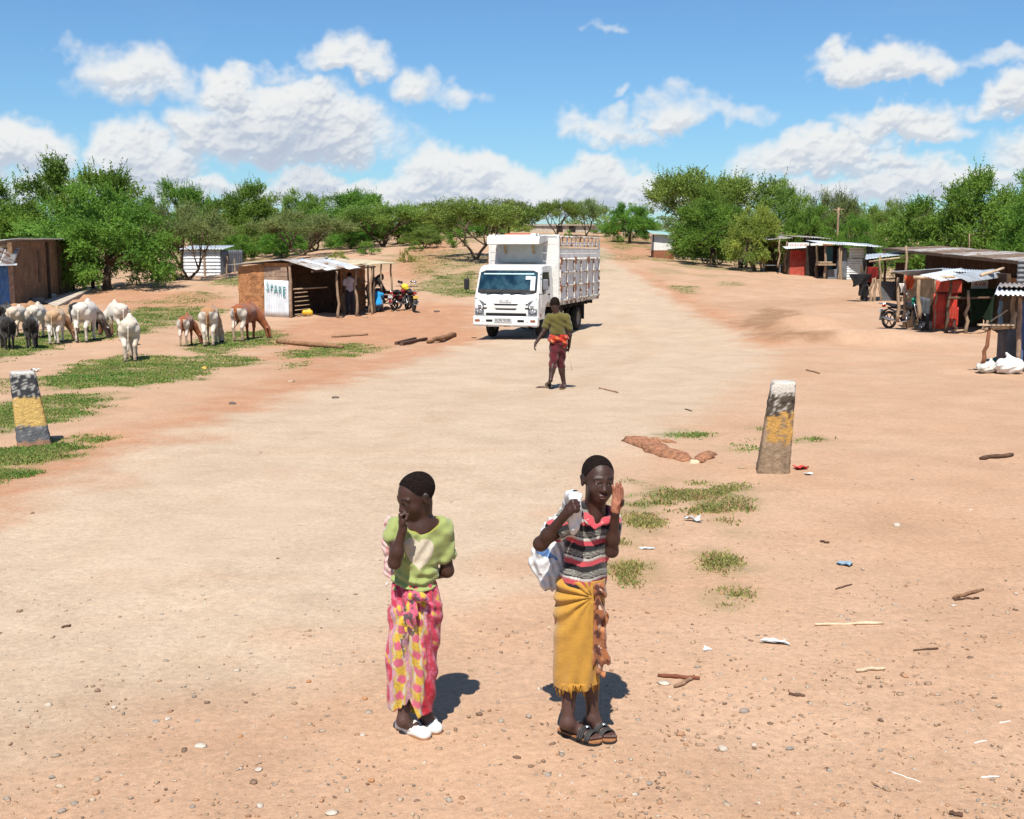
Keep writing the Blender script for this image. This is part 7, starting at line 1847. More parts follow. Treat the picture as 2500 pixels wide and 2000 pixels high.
# ---------------------------------------------------------------- boy with striped shirt and yellow wrap
def boy():
    g = G(1432, 1806); root = thing('person', 'boy in striped polo shirt and yellow wrap cloth shading his face with one hand', 'person', g)
    Y0 = g.y; ppm = FPX / (Y0 * math.cos(PITCH) + CAMH * math.sin(PITCH) - .7 * math.sin(PITCH)); off = np.array(g)
    K = lambda px, py, dy=0.0: AT(px, py, Y0 + dy)
    vox = .0040
    hd = Head(K(1460, 1171, .0), (.27, -.95, -.02), (.06, 0, 1), .98)
    S = SDF(np.array(g) - (.36, .32, .02), np.array(g) + (.36, .34, 1.46), vox)
    hd.add(S)
    nb = K(1449, 1268, .05); S.cap(hd.p(0, -.025, -.065), nb, .044, .050, .025); S.cap(hd.p(0, .0, -.06), K(1452, 1262, .0), .040, .046, .03)
    shL, shR = K(1392, 1266, .0), K(1486, 1268, .075)
    S.chain([shL, (shL + shR) / 2 + Vector((0, .005, .005)), shR], [.045, .055, .045], .03)
    tn = (shR - shL).normalized(); tn = Vector((-tn.y, tn.x, 0)).normalized()
    ch, wa = K(1437, 1325, .045), K(1424, 1420, .04); S.cap(ch, wa, .094, .092, .04, flat=(tn, .66)); S.cap(K(1449, 1272, .03), K(1450, 1292, .03), .048, .045, .04)
    pv = K(1419, 1465, .04); S.cap(wa, pv, .09, .088, .04, flat=(tn, .75))
    # arms
    eL, wL = K(1320, 1328, -.10), K(1382, 1254, -.20); S.chain([shL + Vector((-.005, 0, -.01)), eL, wL], [.036, .029, .0195], .02); S.ell(eL, (.030, .030, .030), None, .02); m1 = eL.lerp(wL, .3); S.ell(m1, (.030, .030, .030), None, .03)
    hand(S, wL, K(1402, 1232, -.225) - wL, (.35, .75, -.55), 1, 1.02, (1.0, 1.02, 1.05, 1.08), .8)
    eR, wR = K(1494, 1346, -.02), K(1503, 1243, -.10); S.chain([shR, eR, wR], [.036, .028, .0195], .02); S.ell(eR.lerp(wR, .3), (.029, .029, .029), None, .03)
    hand(S, wR, K(1512, 1190, -.115) - wR, (-.80, -.58, .0), 1, 1.12, (.10, .06, .08, .14), .15, .03)
    # legs
    anL, anR = K(1385, 1764, .0), K(1447, 1752, .07)
    S.chain([pv + Vector((-.045, .01, -.02)), K(1394, 1612, .04), anL], [.070, .044, .029], .03); S.ell(K(1389, 1672, .05), (.038, .040, .065), None, .03)
    S.chain([pv + Vector((.045, .01, -.02)), K(1440, 1608, .06), anR], [.070, .044, .028], .03); S.ell(K(1443, 1668, .09), (.037, .040, .065), None, .03)
    hl, tl, hr, tr = G(1369, 1788), G(1462, 1819), G(1428, 1776), G(1494, 1816)
    foot(S, hl, tl, .020, 1, anL); foot(S, hr, tr, .020, 1, anR)
    def colr(V):
        n = vfbm(V, 12, 2.0); C = np.array(SKIN)[None] * (1 + .10 * n)[:, None]; C = hd.color(V, C)
        # palm of the raised hand
        q = V - np.array(wR); d = np.array((K(1512, 1190, -.115) - wR).normalized()); n_ = np.array((-.80, -.58, 0)); a = q @ d; m = (a > -.012) & (a < .14) & (q @ n_ > -.004) & (np.linalg.norm(q - a[:, None] * d, axis=1) < .05); C[m] = PALM
        z = V[:, 2] - off[2]; low = z < .30; C[low] = C[low] * np.array((1.5, 1.55, 1.6)) + .012      # dusty shins and feet
        return C
    body = link('body', S.mesh('body', colr, off), SKINM, root)
    hd.hair('hair', .0035, root, off)
    # shirt
    S = SDF(np.array(g) - (.30, .26, -.70), np.array(g) + (.26, .30, 1.30), vox)
    S.cap(K(1438, 1300, .035), K(1424, 1418, .035), .112, .116, .04, flat=(tn, .74)); S.chain([shL + Vector((.0, 0, .0)), (shL + shR) / 2 + Vector((0, .01, .012)), shR], [.056, .062, .056], .05)
    S.cap(shL, shL.lerp(eL, .50), .055, .058, .03); S.cap(shR, shR.lerp(eR, .45), .053, .052, .03)
    for c_, e_ in ((shL.lerp(eL, .50), eL),): S.cap(Vector(c_) + (e_ - c_) * .28 + Vector((-.02, -.02, -.01)), e_ + (e_ - c_) * .4, .062, .08, .004, True)
    S.cap(K(1460, 1240, .03), K(1463, 1262, -.02), .052, .050, .01, True); S.cap(K(1458, 1262, -.08), K(1452, 1284, -.10), .024, .004, .01, True)
    hemz = K(1424, 1424, .0).z; S.plane((0, 0, hemz), (-.06, 0, -1))
    X, Y, Z = S.grid(); zt = (Z - hemz); S.D += (.0045 * np.exp(-np.maximum(zt, 0) / .10) * np.sin(X * 70 + 3 * np.sin(Y * 30) + Z * 18) + .0025 * np.sin(Z * 55 + X * 38 + 2 * np.sin(X * 40))).astype(np.float32)
    red, blk, gry, wht = (.62, .085, .105), (.022, .022, .024), (.16, .155, .14), (.70, .67, .62)
    def stripes(V):
        z = V[:, 2] + .12 * (V[:, 0] - off[0]) * .35 + .006 * np.sin(V[:, 0] * 40) + .004 * vfbm(V, 9, 1)
        # sleeves carry the bands along the arm
        t = (z - hemz + .004) / .0985; f = t - np.floor(t); C = np.zeros((len(V), 3)); C[:] = red
        C[f < .07] = blk; 
        b = (f >= .34) & (f < .46); C[b] = np.array(wht); C[(f >= .46) & (f < .52)] = blk
        gg = (f >= .52) & (f < .80); ln = (np.sin((f - .52) / .28 * 2 * np.pi * 5) > .55); C[gg] = gry; C[gg & ln] = (.40, .38, .33); C[(f >= .80)] = blk
        e = (f >= .30) & (f < .345); C[e] = (.45, .28, .26)
        # red yoke at the collar
        nz = hemz; C[(V[:, 2] > hemz + .335)] = np.where((V[V[:, 2] > hemz + .335][:, [0]] > off[0] + .0), np.array(red), C[V[:, 2] > hemz + .335])
        return C * (1 + .06 * vfbm(V, 60, 3))[:, None]
    sh = link('shirt', S.mesh('shirt', stripes, off), CLOTHM, root)
    # collar flaps
    S = SDF(np.array(g) + (-.10, -.20, 1.0), np.array(g) + (.22, .12, 1.24), .0035)
    pl = [K(1427, 1250, .0), K(1438, 1268, -.085), K(1452, 1288, -.105)]; S.chain(pl, [.016, .020, .010], .01, flat=((.2, -.9, .5), .45)); S.chain([K(1486, 1262, .02), K(1478, 1272, -.055), K(1462, 1283, -.10)], [.014, .018, .008], .01, flat=((-.4, -.85, .4), .45))
    link('collar', S.mesh('collar', lambda V: np.where((vfbm(V, 30, 5) > .62)[:, None], np.array((.60, .55, .52)), np.array(red) * .92), off), CLOTHM, sh)
    # yellow wrap: folds fan out from the knot at the hip
    kx, ky = 1436, 1447
    def disp(px, py, TH, fr):
        dx, dy = kx - px, py - ky; ph = np.arctan2(dy + 4, dx + 6); r = np.hypot(dx, dy); a = np.exp(-((r - 75) / 95) ** 2)
        f = .0105 * a * np.sin(ph * 15 + .5 * np.sin(r * .06)) * (dx > -6) * np.clip(1.35 - ph, .15, 1)
        f += .007 * np.sin(px * .16 + py * .03) * np.clip((py - 1540) / 120, 0, 1) + .010 * np.exp(-((px - 1445 - (py - 1450) * .06) / 6) ** 2) * (py > 1455)
        f -= .012 * np.exp(-((px - 1453 - (py - 1450) * .05) / 5) ** 2) * (py > 1455)
        return f * np.where(fr, 1, .5)
    ycol = lambda px, py, TH, P: np.array((.55, .285, .045))[None] * (1 + .07 * vfbm(P, 30, 1) + .05 * vfbm(P, 90, 4))[:, None]
    rows = [(1408, 1364, 1476, .04, .80), (1430, 1360, 1476, .04, .84), (1480, 1355, 1474, .04, .86), (1540, 1354, 1471, .035, .84), (1600, 1353, 1468, .035, .82), (1672, 1354, 1462, .035, .80)]
    hemf = lambda px, TH: 1672 + 1.2 * np.sin(px * .3) - np.clip((px - 1425) / 38, 0, 1) * 16
    sk = cloth_loft('wrap_cloth', rows, K, ppm, root, off, ycol, disp, hemf)
    # fringe threads along the hem
    V = []; F = []; rg = random.Random(4); mb = MB()
    for i in range(46):
        px = 1356 + 106 * i / 45 + rg.uniform(-1, 1); py = float(hemf(px, 0)); p = K(px, py - 2, .035 - .098 * (1 - abs((px - 1409) / 55) ** 2.6))
        L = rg.uniform(.025, .075) if rg.random() > .25 else rg.uniform(.01, .03); w = Vector((rg.uniform(-.012, .012), rg.uniform(-.006, .006), 0))
        mb.tube([p, p + Vector((0, 0, -L * .5)) + w * .4, p + Vector((0, 0, -L)) + w], [.0042, .0036, .0022], 5)
    mb.V = [tuple(np.array(v) - off) for v in mb.V]; mb.build('fringe', mat('yellow_thread', (.50, .25, .04), .9, .15), sk)
    # brown patterned sash tied at the hip
    S = SDF(np.array(g) + (.02, -.22, .25), np.array(g) + (.20, .12, .88), .0042)
    for (x, y, d, r) in ((1458, 1440, -.06, .022), (1468, 1432, -.04, .024), (1446, 1446, -.07, .017), (1474, 1448, -.04, .015)): S.ell(K(x, y, d), (r, r * .8, r), None, .012)
    S.chain([K(1460, 1450, -.06), K(1460, 1500, -.06), K(1459, 1560, -.055), K(1466, 1610, -.055), K(1468, 1642, -.05)], [.020, .027, .033, .030, .016], .02, flat=((0, 1, 0), .5)); S.chain([K(1469, 1450, -.02), K(1472, 1520, -.02), K(1473, 1600, -.03)], [.014, .018, .018], .015, flat=((0, 1, 0), .6))
    X, Y, Z = S.grid(); S.D += (.004 * np.sin(X * 150 + 2.5 * np.sin(Z * 26)) + .004 * np.sin(Z * 60 + X * 50)).astype(np.float32)
    def sashc(V):
        n = vfbm(V, 26, 1); m = vfbm(V, 40, 6); C = np.array((.34, .12, .045))[None] * np.ones((len(V), 1)); C[n > .35] = (.52, .22, .09); C[n < -.4] = (.10, .03, .018); C[m > .75] = (.62, .42, .30); return C
    link('sash', S.mesh('sash', sashc, off), CLOTHM, root)
    sandal(root, off, hl, tl, (.032, .030, .032), True); sandal(root, off, hr, tr, (.032, .030, .032), True)
    # the white sack over his shoulder is a thing of its own
    bg = thing('sack', 'white plastic sack slung over the shoulder of the boy in striped shirt', 'bag', g)
    S = SDF(np.array(g) + (-.34, -.32, .66), np.array(g) + (.10, .34, 1.26), .0042)
    S.chain([K(1388, 1240, .09), K(1362, 1300, .15), K(1342, 1372, .14), K(1342, 1416, .12)], [.030, .064, .080, .050], .05, flat=((.25, 1, 0), .55)); S.cap(K(1318, 1340, .10), K(1328, 1425, .10), .020, .016, .03); S.cap(K(1326, 1426, .11), K(1372, 1416, .13), .018, .016, .02)
    S.chain([K(1384, 1238, .06), K(1394, 1212, -.02), K(1404, 1214, -.10), K(1408, 1238, -.175)], [.030, .026, .026, .024], .02)
    for (x, y, d, r) in ((1392, 1282, -.16, .016), (1396, 1300, -.15, .011), (1408, 1285, -.165, .016), (1404, 1298, -.155, .012), (1418, 1272, -.15, .013), (1380, 1274, -.155, .012)): S.cap(K(1403, 1248, -.18), K(x, y, d), .017, r, .012, flat=((.3, -.9, .1), .8))
    X, Y, Z = S.grid(); S.D += (.0045 * np.sin(X * 75 + 2 * np.sin(Z * 32)) * np.sin(Z * 60 + 2 * np.sin(X * 50)) + .002 * np.sin(X * 190 + Z * 60)).astype(np.float32)
    def sackc(V):
        C = np.full((len(V), 3), .74); C *= (1 + .05 * vfbm(V, 20, 3))[:, None]; b = (vfbm(V, 9, 5) > .62) & (V[:, 2] < off[2] + 1.0); C[b] = (.12, .25, .52); b2 = (vfbm(V, 16, 9) > .95); C[b2] = (.30, .22, .16); return C
    link('sack_body', S.mesh('sack', sackc, off), attr_mat('plastic_film', .45, .2, 60, .05, 20, .4), bg)
def sandal(root, off, h, t, c, strap):
    h, t = Vector(h), Vector(t); f = t - h; L = f.length * 1.10; f.normalize(); h = h - f * .012; l = Vector((-f.y, f.x, 0)).normalized(); W = [(0, .012), (.04, .024), (.15, .031), (.40, .033), (.66, .043), (.82, .044), (.94, .034), (1, .012)]
    sd = bpy.data.objects.new('sandal', None); col.objects.link(sd); sd.parent = root
    poly = [(s * L, w) for s, w in W] + [(s * L, -w) for s, w in reversed(W)]
    fr = lambda a, b_, d: h + f * a + l * b_ + Vector((0, 0, d)) - Vector(off)
    MB().prism(poly, -.002, .015, fr).build('sole', mat('sandal_sole', (.028, .024, .022), .85, .2, 20), sd)
    MB().prism([(a, b_ * .985) for a, b_ in poly], .0152, .021, fr).build('footbed', mat('sandal_tan', (.34, .15, .06), .85, .2, 20), sd)
    m = mat('sandal_strap', (.05, .047, .046), .6, .25, 20, .2, 60)
    for s, hh, w in ((.62, .052, .015), (.78, .044, .012)):
        mb = MB(); pts = [h + f * L * s + l * (.044 * math.cos(A)) + Vector((0, 0, .014 + hh * math.sin(A))) - Vector(off) for A in [math.pi * i / 10 for i in range(11)]]
        for dx in (-1, 0, 1): mb.tube([p + f * dx * w * .8 for p in pts], .0055, 6)
        mb.build('strap', m, sd)
    MB().lathe([(0, .006), (.008, .004), (.010, 0)], 10, None, h + f * L * .68 + Vector((0, 0, .074)) - Vector(off)).build('stud', mat('steel_stud', (.75, .75, .75), .25, .05, 5, 0, 40, metal=.8), sd)
    pts = [h + f * (L * .40 - .085 * math.sin(A)) + l * (.036 * math.cos(A)) + Vector((0, 0, .030 + .028 * math.sin(A) ** .5)) - Vector(off) for A in [math.pi * i / 12 for i in range(13)]]
    mb = MB(); mb.tube(pts, .006, 6); pts2 = [h + f * (L * .40 + .02 * math.sin(A)) + l * (.034 * math.cos(A)) + Vector((0, 0, .030 + .055 * math.sin(A))) - Vector(off) for A in [math.pi * i / 10 for i in range(11)]]; mb.tube(pts2, .0065, 6); mb.build('ankle_strap', m, sd)
boy()

# ---------------------------------------------------------------- girl in green shirt and patterned wrap
def girl():
    g = G(1018, 1797); root = thing('person', 'child in green heart t-shirt and pink patterned wrap holding a hand to the mouth', 'person', g)
    Y0 = g.y; ppm = FPX / (Y0 * math.cos(PITCH) + CAMH * math.sin(PITCH) - .7 * math.sin(PITCH)); off = np.array(g)
    K = lambda px, py, dy=0.0: AT(px, py, Y0 + dy); vox = .0040
    hd = Head(K(1016, 1211, .0), (-.79, -.57, -.30), (-.10, -.1, 1), .98)
    S = SDF(np.array(g) - (.30, .32, .02), np.array(g) + (.32, .34, 1.36), vox); hd.add(S)
    S.cap(hd.p(0, -.030, -.055), K(1030, 1288, .05), .040, .046, .03); S.cap(hd.p(0, -.01, -.06), K(1022, 1290, .01), .036, .045, .03)
    shL, shR = K(970, 1288, -.01), K(1079, 1291, .05); tn = Vector((-.1, -1, 0)).normalized()
    S.chain([shL, (shL + shR) / 2 + Vector((0, .01, .008)), shR], [.042, .055, .042], .03)
    ch, wa = K(1022, 1330, .04), K(1013, 1425, .04); S.cap(ch, wa, .094, .088, .04, flat=(tn, .70)); S.cap(K(1028, 1292, .02), K(1026, 1312, .012), .056, .055, .04); pv = K(1014, 1480, .04); S.cap(wa, pv, .085, .088, .04, flat=(tn, .75))
    eL, wL = K(963, 1374, -.13), K(984, 1288, -.155); S.chain([shL, eL, wL], [.034, .028, .019], .02); S.ell(eL.lerp(wL, .3), (.029, .029, .029), None, .03)
    hand(S, wL, K(977, 1258, -.15) - wL, (.85, .2, .3), -1, .98, (.95, 1.0, 1.05, 1.1), .7)
    eR, wR = K(1092, 1394, .07), K(1048, 1408, .16); S.chain([shR, eR, wR], [.037, .030, .0205], .02); hand(S, wR, (-.8, .1, -.2), (0, 1, 0), 1, .98, (.4,) * 4, .3)
    anL, anR = K(985, 1760, .0), K(1041, 1752, .07)
    S.chain([pv + Vector((-.04, .01, -.02)), K(988, 1610, .04), anL], [.068, .042, .027], .03); S.ell(K(986, 1668, .05), (.036, .038, .06), None, .03)
    S.chain([pv + Vector((.04, .01, -.02)), K(1034, 1610, .07), anR], [.068, .042, .027], .03); S.ell(K(1037, 1668, .09), (.035, .038, .06), None, .03)
    hl, tl, hr, tr = G(973, 1777), G(1044, 1805), G(1028, 1768), G(1070, 1792)
    foot(S, hl, tl, .010, 1, anL, False); foot(S, hr, tr, .010, 1, anR, False)
    def colr(V):
        C = np.array(SKIN)[None] * (1.05 + .10 * vfbm(V, 12, 4))[:, None]; C = hd.color(V, C); low = V[:, 2] - off[2] < .28; C[low] = C[low] * np.array((1.35, 1.4, 1.5)) + .010; return C
    link('body', S.mesh('body', colr, off), SKINM, root); hd.hair('hair', .0035, root, off)
    # shirt
    S = SDF(np.array(g) - (.26, .26, -.62), np.array(g) + (.26, .30, 1.20), vox)
    S.cap(K(1022, 1322, .035), K(1013, 1415, .035), .111, .106, .04, flat=(tn, .84)); S.chain([shL, (shL + shR) / 2 + Vector((0, .015, .004)), shR], [.049, .060, .050], .05)
    S.cap(shL, shL.lerp(eL, .32) + Vector((-.016, .01, .004)), .046, .049, .03); S.cap(shR, shR.lerp(eR, .60) + Vector((.004, 0, 0)), .050, .050, .03)
    S.cap(shL.lerp(eL, .62) + Vector((-.03, -.02, -.008)), shL.lerp(eL, 1.0), .045, .05, .004, True); S.cap(shR.lerp(eR, .86), eR + Vector((.0, 0, -.06)), .046, .055, .004, True)
    S.ell(K(1030, 1268, .0), (.082, .085, .070), None, .008, True); S.cap(K(1028, 1275, -.09), K(1025, 1288, -.11), .046, .036, .012, True)
    hemz = K(1013, 1432, .0).z; S.plane((0, 0, hemz), (0, 0, -1)); X, Y, Z = S.grid(); zt = np.maximum(Z - hemz, 0)
    S.D += (.010 * np.exp(-zt / .050) * np.sin(Z * 150 + 1.8 * np.sin(X * 24) + X * 22) + .0048 * np.sin(X * 46 + Z * 50 + 2 * np.sin(Z * 30)) * np.exp(-zt / .25) + .003 * np.sin(X * 90 - Z * 60 + 2 * np.sin(Y * 50))).astype(np.float32)
    hc = K(1021, 1362, -.1)
    def shirtc(V):
        C = np.array((.345, .400, .135))[None] * (1 + .05 * vfbm(V, 40, 1))[:, None]
        x = (V[:, 0] - hc.x) / .070; y = (V[:, 2] - hc.z) / .072 + .08 * x; hrt = (x * x + (1.05 * y - .72 * np.sqrt(np.abs(x)) + .18) ** 2 < 1.0) & (V[:, 1] < off[1] + .03)
        C[hrt] = np.array((.66, .58, .44)) * (1 + .06 * vfbm(V[hrt], 60, 2))[:, None]
        q = np.linalg.norm((V - np.array(K(1030, 1268, .0))) / (.082, .085, .070), axis=1); rim = (q < 1.07) & (V[:, 2] < off[2] + 1.12); C[rim] = (.36, .36, .05)
        return C
    link('shirt', S.mesh('shirt', shirtc, off), CLOTHM, root)
    # wrap: printed cloth, tied in front
    pk, rd, ye, wh, lil = np.array((.66, .13, .21)), np.array((.52, .045, .085)), np.array((.74, .50, .06)), np.array((.62, .54, .46)), np.array((.50, .24, .30))
    def pat(px, py, TH, P):
        x = px + 4.5 * np.sin(py * .045) + 2.5 * np.sin(py * .11 + 1); y = py + 3 * np.sin(px * .2); C = np.tile(wh, (len(px), 1))
        for c0 in (981, 1022):
            inb = np.abs(x - c0) < 8.5; C[inb] = ye; st = inb & (np.sin(x * 2.2) > .55); C[st] = ye * .78; yy = (y - 1500 + (c0 - 981) * .5) / 41; fy = (yy - np.floor(yy) - .5) * 41; dot = (np.hypot((x - c0) * 1.02, fy) < 10.5) & inb | (np.hypot(x - c0, fy) < 10.5); C[dot] = pk
        for c0 in (962, 1001, 1042): # lilac lattice with zigzag edges
            zz = np.abs(((y + c0) / 34) % 1 - .5) * 2; half = 4 + 6 * zz; m = np.abs(x - c0) < half; C[m] = lil * (1 + .3 * np.sin(x[m] * 1.7) * np.sin(y[m] * 1.7))[:, None] + .05; e = np.abs(np.abs(x - c0) - half) < 1.3; C[e] = ye * .8
        side = (x > 1048 - np.clip((py - 1440) / 8, 0, 10)) | (py < 1470 + 8 * np.sin(px * .13)) | (np.sin(TH) > .25) | (x < 956); n = vfbm(P, 26, 2)
        C[side] = rd; C[side & (n > .1)] = pk; C[side & (n > .62)] = ye * .85; C[side & (n < -.75)] = (.20, .02, .05)
        C[(np.abs(x - 992) < 1.6) & (py < 1590)] = (.10, .07, .09); C[(py > 1655) & (px > 1036)] *= np.array((.9, .35, .4))  # narrow dark stripe paints the shade of a fold into the print
        return C * (1 + .06 * vfbm(P, 70, 3))[:, None]
    def disp(px, py, TH, fr):
        kx, ky = 1010, 1458; dx, dy = px - kx, py - ky; r = np.hypot(dx, dy); ph = np.arctan2(dx, np.maximum(dy, 1)); v = np.clip((py - 1440) / 60, 0, 1)
        f = .0075 * np.sin(ph * 13 + 1.2 * np.sin(py * .018)) * v * np.exp(-(ph / 1.0) ** 2) + .010 * np.exp(-((px - 985 - 4 * np.sin(py * .03)) / 9) ** 2) * v - .006 * np.exp(-((px - 1000 - 3 * np.sin(py * .04)) / 5) ** 2) * v
        f += .008 * np.sin(px * .22 + py * .02) * np.clip((py - 1540) / 90, 0, 1) + .005 * np.sin(px * .41 - py * .05) + .007 * np.exp(-(np.abs(dy - dx * .35 + 6) / 6) ** 2) * (dx > 0) + .007 * np.exp(-(np.abs(dy + dx * .5) / 6) ** 2) * (dx < 0)
        return f * np.where(fr, 1, .35)
    rows = [(1418, 962, 1062, .04, .80), (1440, 958, 1068, .04, .84), (1488, 952, 1078, .04, .86), (1552, 948, 1073, .04, .82), (1584, 947, 1067, .04, .80), (1632, 948, 1061, .04, .78), (1696, 948, 1051, .04, .78), (1720, 949, 1049, .04, .78)]
    hemf = lambda px, TH: np.where(np.sin(TH) < .1, np.interp(px, [948, 974, 990, 1004, 1014, 1022, 1050], [1724, 1720, 1706, 1692, 1716, 1737, 1733]) + 2.5 * np.sin(px * .45), 1715)
    cloth_loft('wrap_cloth', rows, K, ppm, root, off, pat, disp, hemf)
    inner = lambda px, py, TH, P: np.where((py > 1726)[:, None], ye * .9, np.where((vfbm(P, 30, 7) > .3)[:, None], np.array((.55, .30, .05)), np.array((.42, .025, .03))))
    cloth_loft('under_cloth', [(1560, 985, 1050, .06, .7), (1640, 992, 1046, .065, .62), (1738, 1006, 1044, .07, .58)], K, ppm, root, off, inner, lambda px, py, TH, fr: .004 * np.sin(TH * 9 + py * .03), None, 90, 60)
    # knot and its loose ends
    S = SDF(np.array(g) + (-.12, -.26, .42), np.array(g) + (.16, .0, .78), .0040)
    for (x, y, d, r) in ((1012, 1452, -.095, .024), (1028, 1458, -.095, .026), (1040, 1464, -.085, .018), (1000, 1462, -.09, .016)): S.ell(K(x, y, d), (r * 1.15, r * .8, r * .8), None, .014)
    S.chain([K(1003, 1466, -.09), K(996, 1500, -.10), K(993, 1540, -.10)], [.012, .014, .007], .01, flat=((0, 1, 0), .5)); S.chain([K(1016, 1468, -.09), K(1008, 1505, -.105), K(1010, 1530, -.10)], [.014, .017, .008], .01, flat=((0, 1, 0), .5))
    X, Y, Z = S.grid(); S.D += (.003 * np.sin(X * 180 + Z * 90)).astype(np.float32)
    def kc(V): n = vfbm(V, 22, 4); C = np.tile(pk, (len(V), 1)); C[n > .3] = ye * .9; C[n < -.2] = (.13, .09, .10); C[n < -.7] = (.03, .04, .12); return C
    link('knot', S.mesh('knot', kc, off), CLOTHM, root)
    # white shoes with strap
    for h, t, a in ((hl, tl, anL), (hr, tr, anR)):
        h, t = Vector(h), Vector(t); f = (t - h); L = f.length; f.normalize(); l = Vector((-f.y, f.x, 0)).normalized(); h0 = h - f * .012; L += .024
        sh = bpy.data.objects.new('shoe', None); col.objects.link(sh); sh.parent = root
        S = SDF(np.array(h.lerp(t, .5)) - (.16, .16, .01), np.array(h.lerp(t, .5)) + (.16, .16, .09), .0034)
        S.cap(h0 + f * .034 + Vector((0, 0, .026)), h0 + f * (L * .5) + Vector((0, 0, .024)), .034, .035, .01); S.cap(h0 + f * (L * .5) + Vector((0, 0, .024)), h0 + f * (L - .036) + Vector((0, 0, .022)), .037, .037, .02, flat=((0, 0, 1), .85))
        S.ell(h0 + f * (L * .36) + Vector((0, 0, .058)), (L * .30, .026, .034), np.array(Matrix((f, l, Vector((0, 0, 1)))).transposed()), .006, True)
        S.plane(h0 + Vector((0, 0, .006)), (0, 0, -1)); link('upper', S.mesh('upper', None, off), mat('white_shoe', (.80, .78, .73), .45, .06, 12, .08, 60, spec=.4, dirt=(.5, .4, .3, .25)), sh)
        W = [(0, .016), (.08, .031), (.4, .034), (.7, .040), (.9, .033), (1, .010)]; poly = [(s * L, w) for s, w in W] + [(s * L, -w) for s, w in reversed(W)]
        MB().prism(poly, -.002, .010, lambda A, B_, d: h0 + f * A + l * B_ + Vector((0, 0, d)) - Vector(off)).build('sole', mat('tan_sole', (.36, .17, .07), .8, .2), sh)
        pts = [h0 + f * L * .55 + l * (.037 * math.cos(A)) + Vector((0, 0, .026 + .040 * math.sin(A))) - Vector(off) for A in [math.pi * i / 10 for i in range(11)]]
        mb = MB(); [mb.tube([p + f * d for p in pts], .0045, 6) for d in (-.006, .0, .006)]; mb.build('strap', mat('white_strap', (.74, .70, .64), .5, .1), sh)
    # pale pink bag hanging behind
    bg = thing('pink_bag', 'pale pink cloth bag hanging behind the child in green shirt', 'bag', g)
    S = SDF(np.array(g) + (-.26, -.12, .52), np.array(g) + (.05, .30, 1.12), .0045)
    S.chain([K(950, 1272, .10), K(950, 1330, .12), K(955, 1390, .12), K(962, 1416, .11)], [.020, .030, .028, .016], .03, flat=((.2, 1, 0), .6)); S.cap(K(958, 1412, .10), K(942, 1430, .08), .008, .003, .01)
    X, Y, Z = S.grid(); S.D += (.005 * np.sin(X * 120 + 3 * np.sin(Z * 40)) * np.sin(Z * 85)).astype(np.float32)
    link('bag_body', S.mesh('bag', lambda V: np.where((vfbm(V, 30, 3) > .2)[:, None], np.array((.72, .38, .38)), np.array((.74, .55, .52))), off), attr_mat('plastic_film', .45), bg)
girl()

